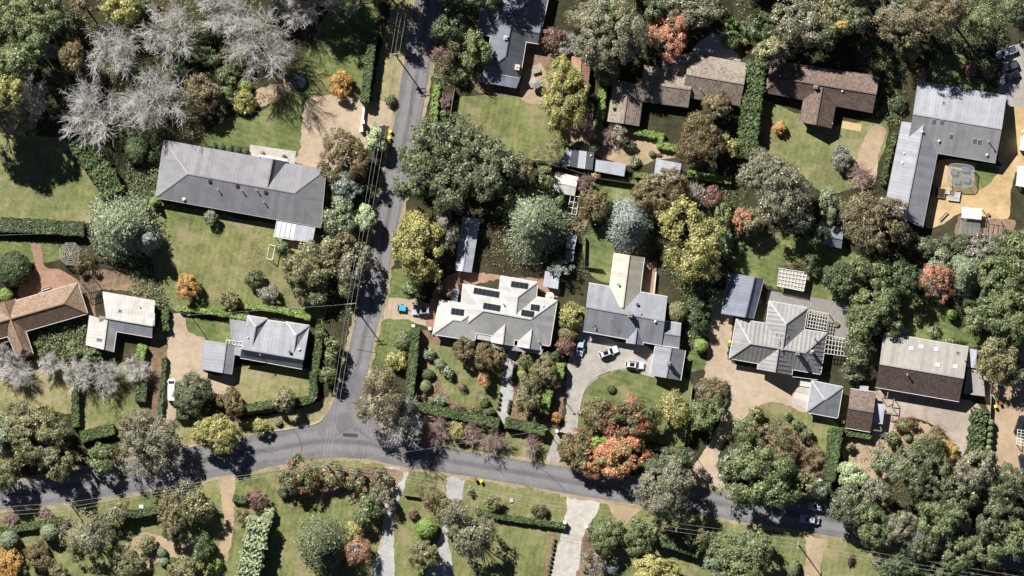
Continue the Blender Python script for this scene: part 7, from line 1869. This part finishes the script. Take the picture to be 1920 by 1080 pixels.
fence([(852, 168), (843, 224)], 1.9, 'paling fence between street garden and slate house lawn', 'timber')
fence([(985, 300), (1056, 314), (1118, 334), (1190, 345)], 1.8, 'long dark paling fence behind the row of sheds', 'timber_dark')
fence([(1262, 322), (1372, 340)], 1.8, 'dark paling fence behind the bronze brown tree', 'timber_dark')
fence([(660, 450), (640, 520), (625, 560)], 1.7, 'timber fence under the verge trees', 'timber_dark')
fence([(830, 520), (825, 560)], 1.8, 'dark fence beside the silver four wheel drive', 'timber_dark')
fence([(1098, 445), (1096, 500), (1130, 505)], 1.3, 'low wire and timber pen beside the upright shed', 'timber_dark')
fence([(1298, 722), (1290, 790), (1282, 835)], 1.0, 'low pale fence along the rounded lawn east side', 'timber_grey')
fence([(1858, 740), (1855, 790)], 1.6, 'pale timber fence beside the wheelie bins', 'timber_grey')
fence([(758, 928), (795, 933)], 1.2, 'short rusty fence beside the white gravel drive', 'timber')
t = empty('gate_wall', W(681, 220), 'white rendered gate wall at the tan forecourt entrance', 'wall'); o_ = W(681, 220)
MB().bar(W(683.5, 195, 0.6) - o_, W(678, 245, 0.6) - o_, 0.45, 1.3).build('wall', M['white'], t)
for p in ((684, 194), (680.5, 229), (677.5, 244)): MB().box(W(*p, 0.85) - o_, (0.75, 0.75, 1.8)).build('pillar', M['white'], t); MB().box(W(*p, 1.78) - o_, (0.9, 0.9, 0.1)).build('pillar_cap', M['white'], t)
def pillar(px, py, label, group=None, h=1.6):
    r_ = empty('gate_pillar', W(px, py), label, 'pillar', group); MB().box((0, 0, h / 2 - 0.05), (0.6, 0.6, h + 0.1), 0.15).build('shaft', M['white'], r_); MB().box((0, 0, h + 0.05), (0.78, 0.78, 0.1), 0.15).build('cap', M['white'], r_)
pillar(775, 611, 'white gate pillar beside the tan brick driveway', 'pair of pillars by the tan driveway'); pillar(806, 616, 'white gate pillar beside the tan brick driveway', 'pair of pillars by the tan driveway')
pillar(1059, 979, 'white gate pillar at the concrete driveway', 'pair of pillars at the concrete driveway'); pillar(1100, 987, 'white gate pillar at the concrete driveway', 'pair of pillars at the concrete driveway')
pillar(1044, 808, 'white gate pillar at the grey gravel drive mouth')
t = MB().bar(W(1045, 808, 0.55), W(1070, 813, 0.55), 0.08, 1.0).build('gate', M['white']); setp(t, 'white gate at the mouth of the grey gravel drive', 'gate')
# trampoline on the lawn
t = empty('trampoline', W(560, 152), 'round black trampoline on the mown lawn', 'trampoline')
MB().tube((0, 0, 0.78), (0, 0, 0.82), 1.7, n=28).build('mat', M['dark_metal'], t)
mb = MB()
for k in range(28):
    a, b = 2 * math.pi * k / 28, 2 * math.pi * (k + 1) / 28; mb.bar((1.85 * math.cos(a), 1.85 * math.sin(a), 0.82), (1.85 * math.cos(b), 1.85 * math.sin(b), 0.82), 0.3, 0.08)
mb.build('safety_pad', M['p_black'], t)
for k in range(6):
    a = math.pi * k / 3; MB().tube((1.9 * math.cos(a), 1.9 * math.sin(a), -0.05), (1.9 * math.cos(a), 1.9 * math.sin(a), 2.3), 0.04, n=6).build('leg', M['steel'], t)
# goal frame
t = empty('goal_frame', W(508, 473), 'white football goal frame on the wide lawn', 'goal'); o_ = W(508, 473)
G = [(505, 459), (516, 461), (511, 487), (500, 485)]
MB().bar(W(*G[1], 1.9) - o_, W(*G[2], 1.9) - o_, 0.14, 0.14).build('crossbar', M['white'], t)
for a, b, za, zb in ((G[1], G[1], 0, 1.9), (G[2], G[2], 0, 1.9), (G[1], G[0], 1.9, 0.08), (G[2], G[3], 1.9, 0.08), (G[0], G[3], 0.08, 0.08)):
    MB().bar(W(*a, za) - o_, W(*b, zb) - o_, 0.12, 0.12).build('frame_bar', M['white'], t)
# table, umbrella, bench, kiosk, stump, stones
t = empty('garden_umbrella', W(1003, 156), 'grey square garden umbrella in the slate house yard', 'umbrella')
MB().tube((0, 0, -0.05), (0, 0, 2.5), 0.04, n=8).build('pole', M['steel'], t); MB().tube((0, 0, 2.1), (0, 0, 2.6), 1.5, 0.06, 8).build('canopy', M['timber_grey'], t)
t = empty('garden_table', W(1005, 133), 'grey garden table in the slate house yard', 'table'); MB().box((0, 0, 0.75), (2.0, 1.1, 0.08), 0.3).build('table_top', M['timber_grey'], t)
for a, b in ((-.8, -.4), (.8, -.4), (.8, .4), (-.8, .4)): MB().box((a * 0.95 - b * 0.3, a * 0.3 + b, 0.35), (0.08, 0.08, 0.75)).build('leg', M['timber_grey'], t)
def bench(px, py, ang, label, mat='white', L=2.0):
    r_ = empty('garden_bench', W(px, py, gz(px, py)), label, 'bench'); r_.rotation_euler = (0, 0, ang)
    for k in range(3): MB().box((0, -0.2 + 0.2 * k, 0.45), (L, 0.15, 0.05)).build('seat_slat', M[mat], r_)
    for k in range(2): MB().box((0, 0.36, 0.65 + 0.2 * k), (L, 0.05, 0.14)).build('back_slat', M[mat], r_)
    for x in (-L / 2 + 0.1, L / 2 - 0.1):
        for y in (-0.25, 0.3): MB().box((x, y, 0.21), (0.08, 0.08, 0.44)).build('leg', M[mat], r_)
bench(86, 541, 0.3, 'white slatted bench against the terracotta house', L=2.2)
bench(1769, 405, 0.8, 'long white bench on the sandy courtyard', L=2.8)
bench(1230, 290, -0.1, 'dark slatted bench above the shed under the brown tree', 'timber_dark', 2.4)
bench(1656, 816, 0.6, 'pale timber bench beside the turning circle', 'timber_grey', 1.6)
t = empty('electrical_kiosk', W(265, 950, gz(265, 950)), 'pale green electrical kiosk on the verge', 'kiosk'); KG = m_plain('kiosk_green', (0.42, 0.55, 0.48), 0.5)
MB().box((0, 0, 0.5), (1.0, 0.9, 1.04), -0.1).build('cabinet', KG, t); MB().box((0, 0, 1.06), (1.12, 1.02, 0.1), -0.1).build('lid', KG, t)
t = empty('tree_stump', W(151, 858), 'grey weathered dead stump beside the green tree', 'stump'); rr = np.random.default_rng(9)
MB().tube((0, 0, -0.2), (0, 0, 6.5), 0.5, 0.35, 10).build('trunk', M['bark'], t)
mb = MB()
for k in range(7):
    a = k * 0.9; e = Vector((math.cos(a) * (0.7 + 0.5 * rr.random()), math.sin(a) * (0.6 + 0.5 * rr.random()), 6.6 + rr.random())); mb.tube((0, 0, 5.8), e, 0.3, 0.12, 6)
mb.build('broken_limbs', M['bark'], t)
for x, y in ((489, 176), (494, 179), (488, 182), (492, 185), (495, 190), (489, 193), (485, 186), (497, 183)):
    o_ = MB().tube((0, 0, -0.03), (0, 0, 0.06), 0.24, 0.2, 7).build('stepping_stone', M['timber_dark']); o_.location = W(x, y, gz(x, y)); setp(o_, 'dark round stepping stone on the curved gravel path', 'stone', 'stepping stones on the gravel path')
def pot(px, py, label, group=None, r=0.35, mat='white'):
    o = empty('plant_pot', W(px, py, gz(px, py)), label, 'pot', group); MB().tube((0, 0, -0.02), (0, 0, 0.55), r * 0.7, r, 12).build('pot', M[mat], o); MB().tube((0, 0, 0.55), (0, 0, 0.58), r * 0.9, n=12).build('soil', M['mulch'], o)
pot(58, 706, 'white pot under the leafless trees', 'white pots under the leafless trees', 0.5); pot(210, 718, 'white pot under the leafless trees', 'white pots under the leafless trees', 0.5)
pot(1568, 607, 'large cream pot on the timber deck', None, 0.7, 'wall_cream'); pot(1194, 279, 'white pot in the sandy kitchen garden', None, 0.5)
pot(1580, 791, 'white pot at the corner of the brown tiled shed', None, 0.45); pot(1853, 402, 'terracotta pot in the sandy courtyard', None, 0.4, 'terra')
t = setp(MB().box(W(959, 938, 0.02), (0.9, 1.0, 0.6), 0.1).build('service_pit', M['concrete']), 'square concrete pit lid on the verge lawn', 'pit lid')

for o in COL.objects:
    if o.type == 'MESH' and o.parent is None and 'label' not in o: print('NOLABEL', o.name)
seen = {}
for o in COL.objects:
    if o.parent is None and 'label' in o and 'group' not in o:
        if o['label'] in seen: print('DUPLABEL', o['label'])
        seen[o['label']] = 1
        n = len(o['label'].split())
        if n < 4 or n > 16: print('LEN', n, o['label'])
tot = sum(len(m.loop_triangles) if m.loop_triangles else sum(len(p.vertices) - 2 for p in m.polygons) for m in bpy.data.meshes)
print('TRIS', tot, 'OBJECTS', len(COL.objects))
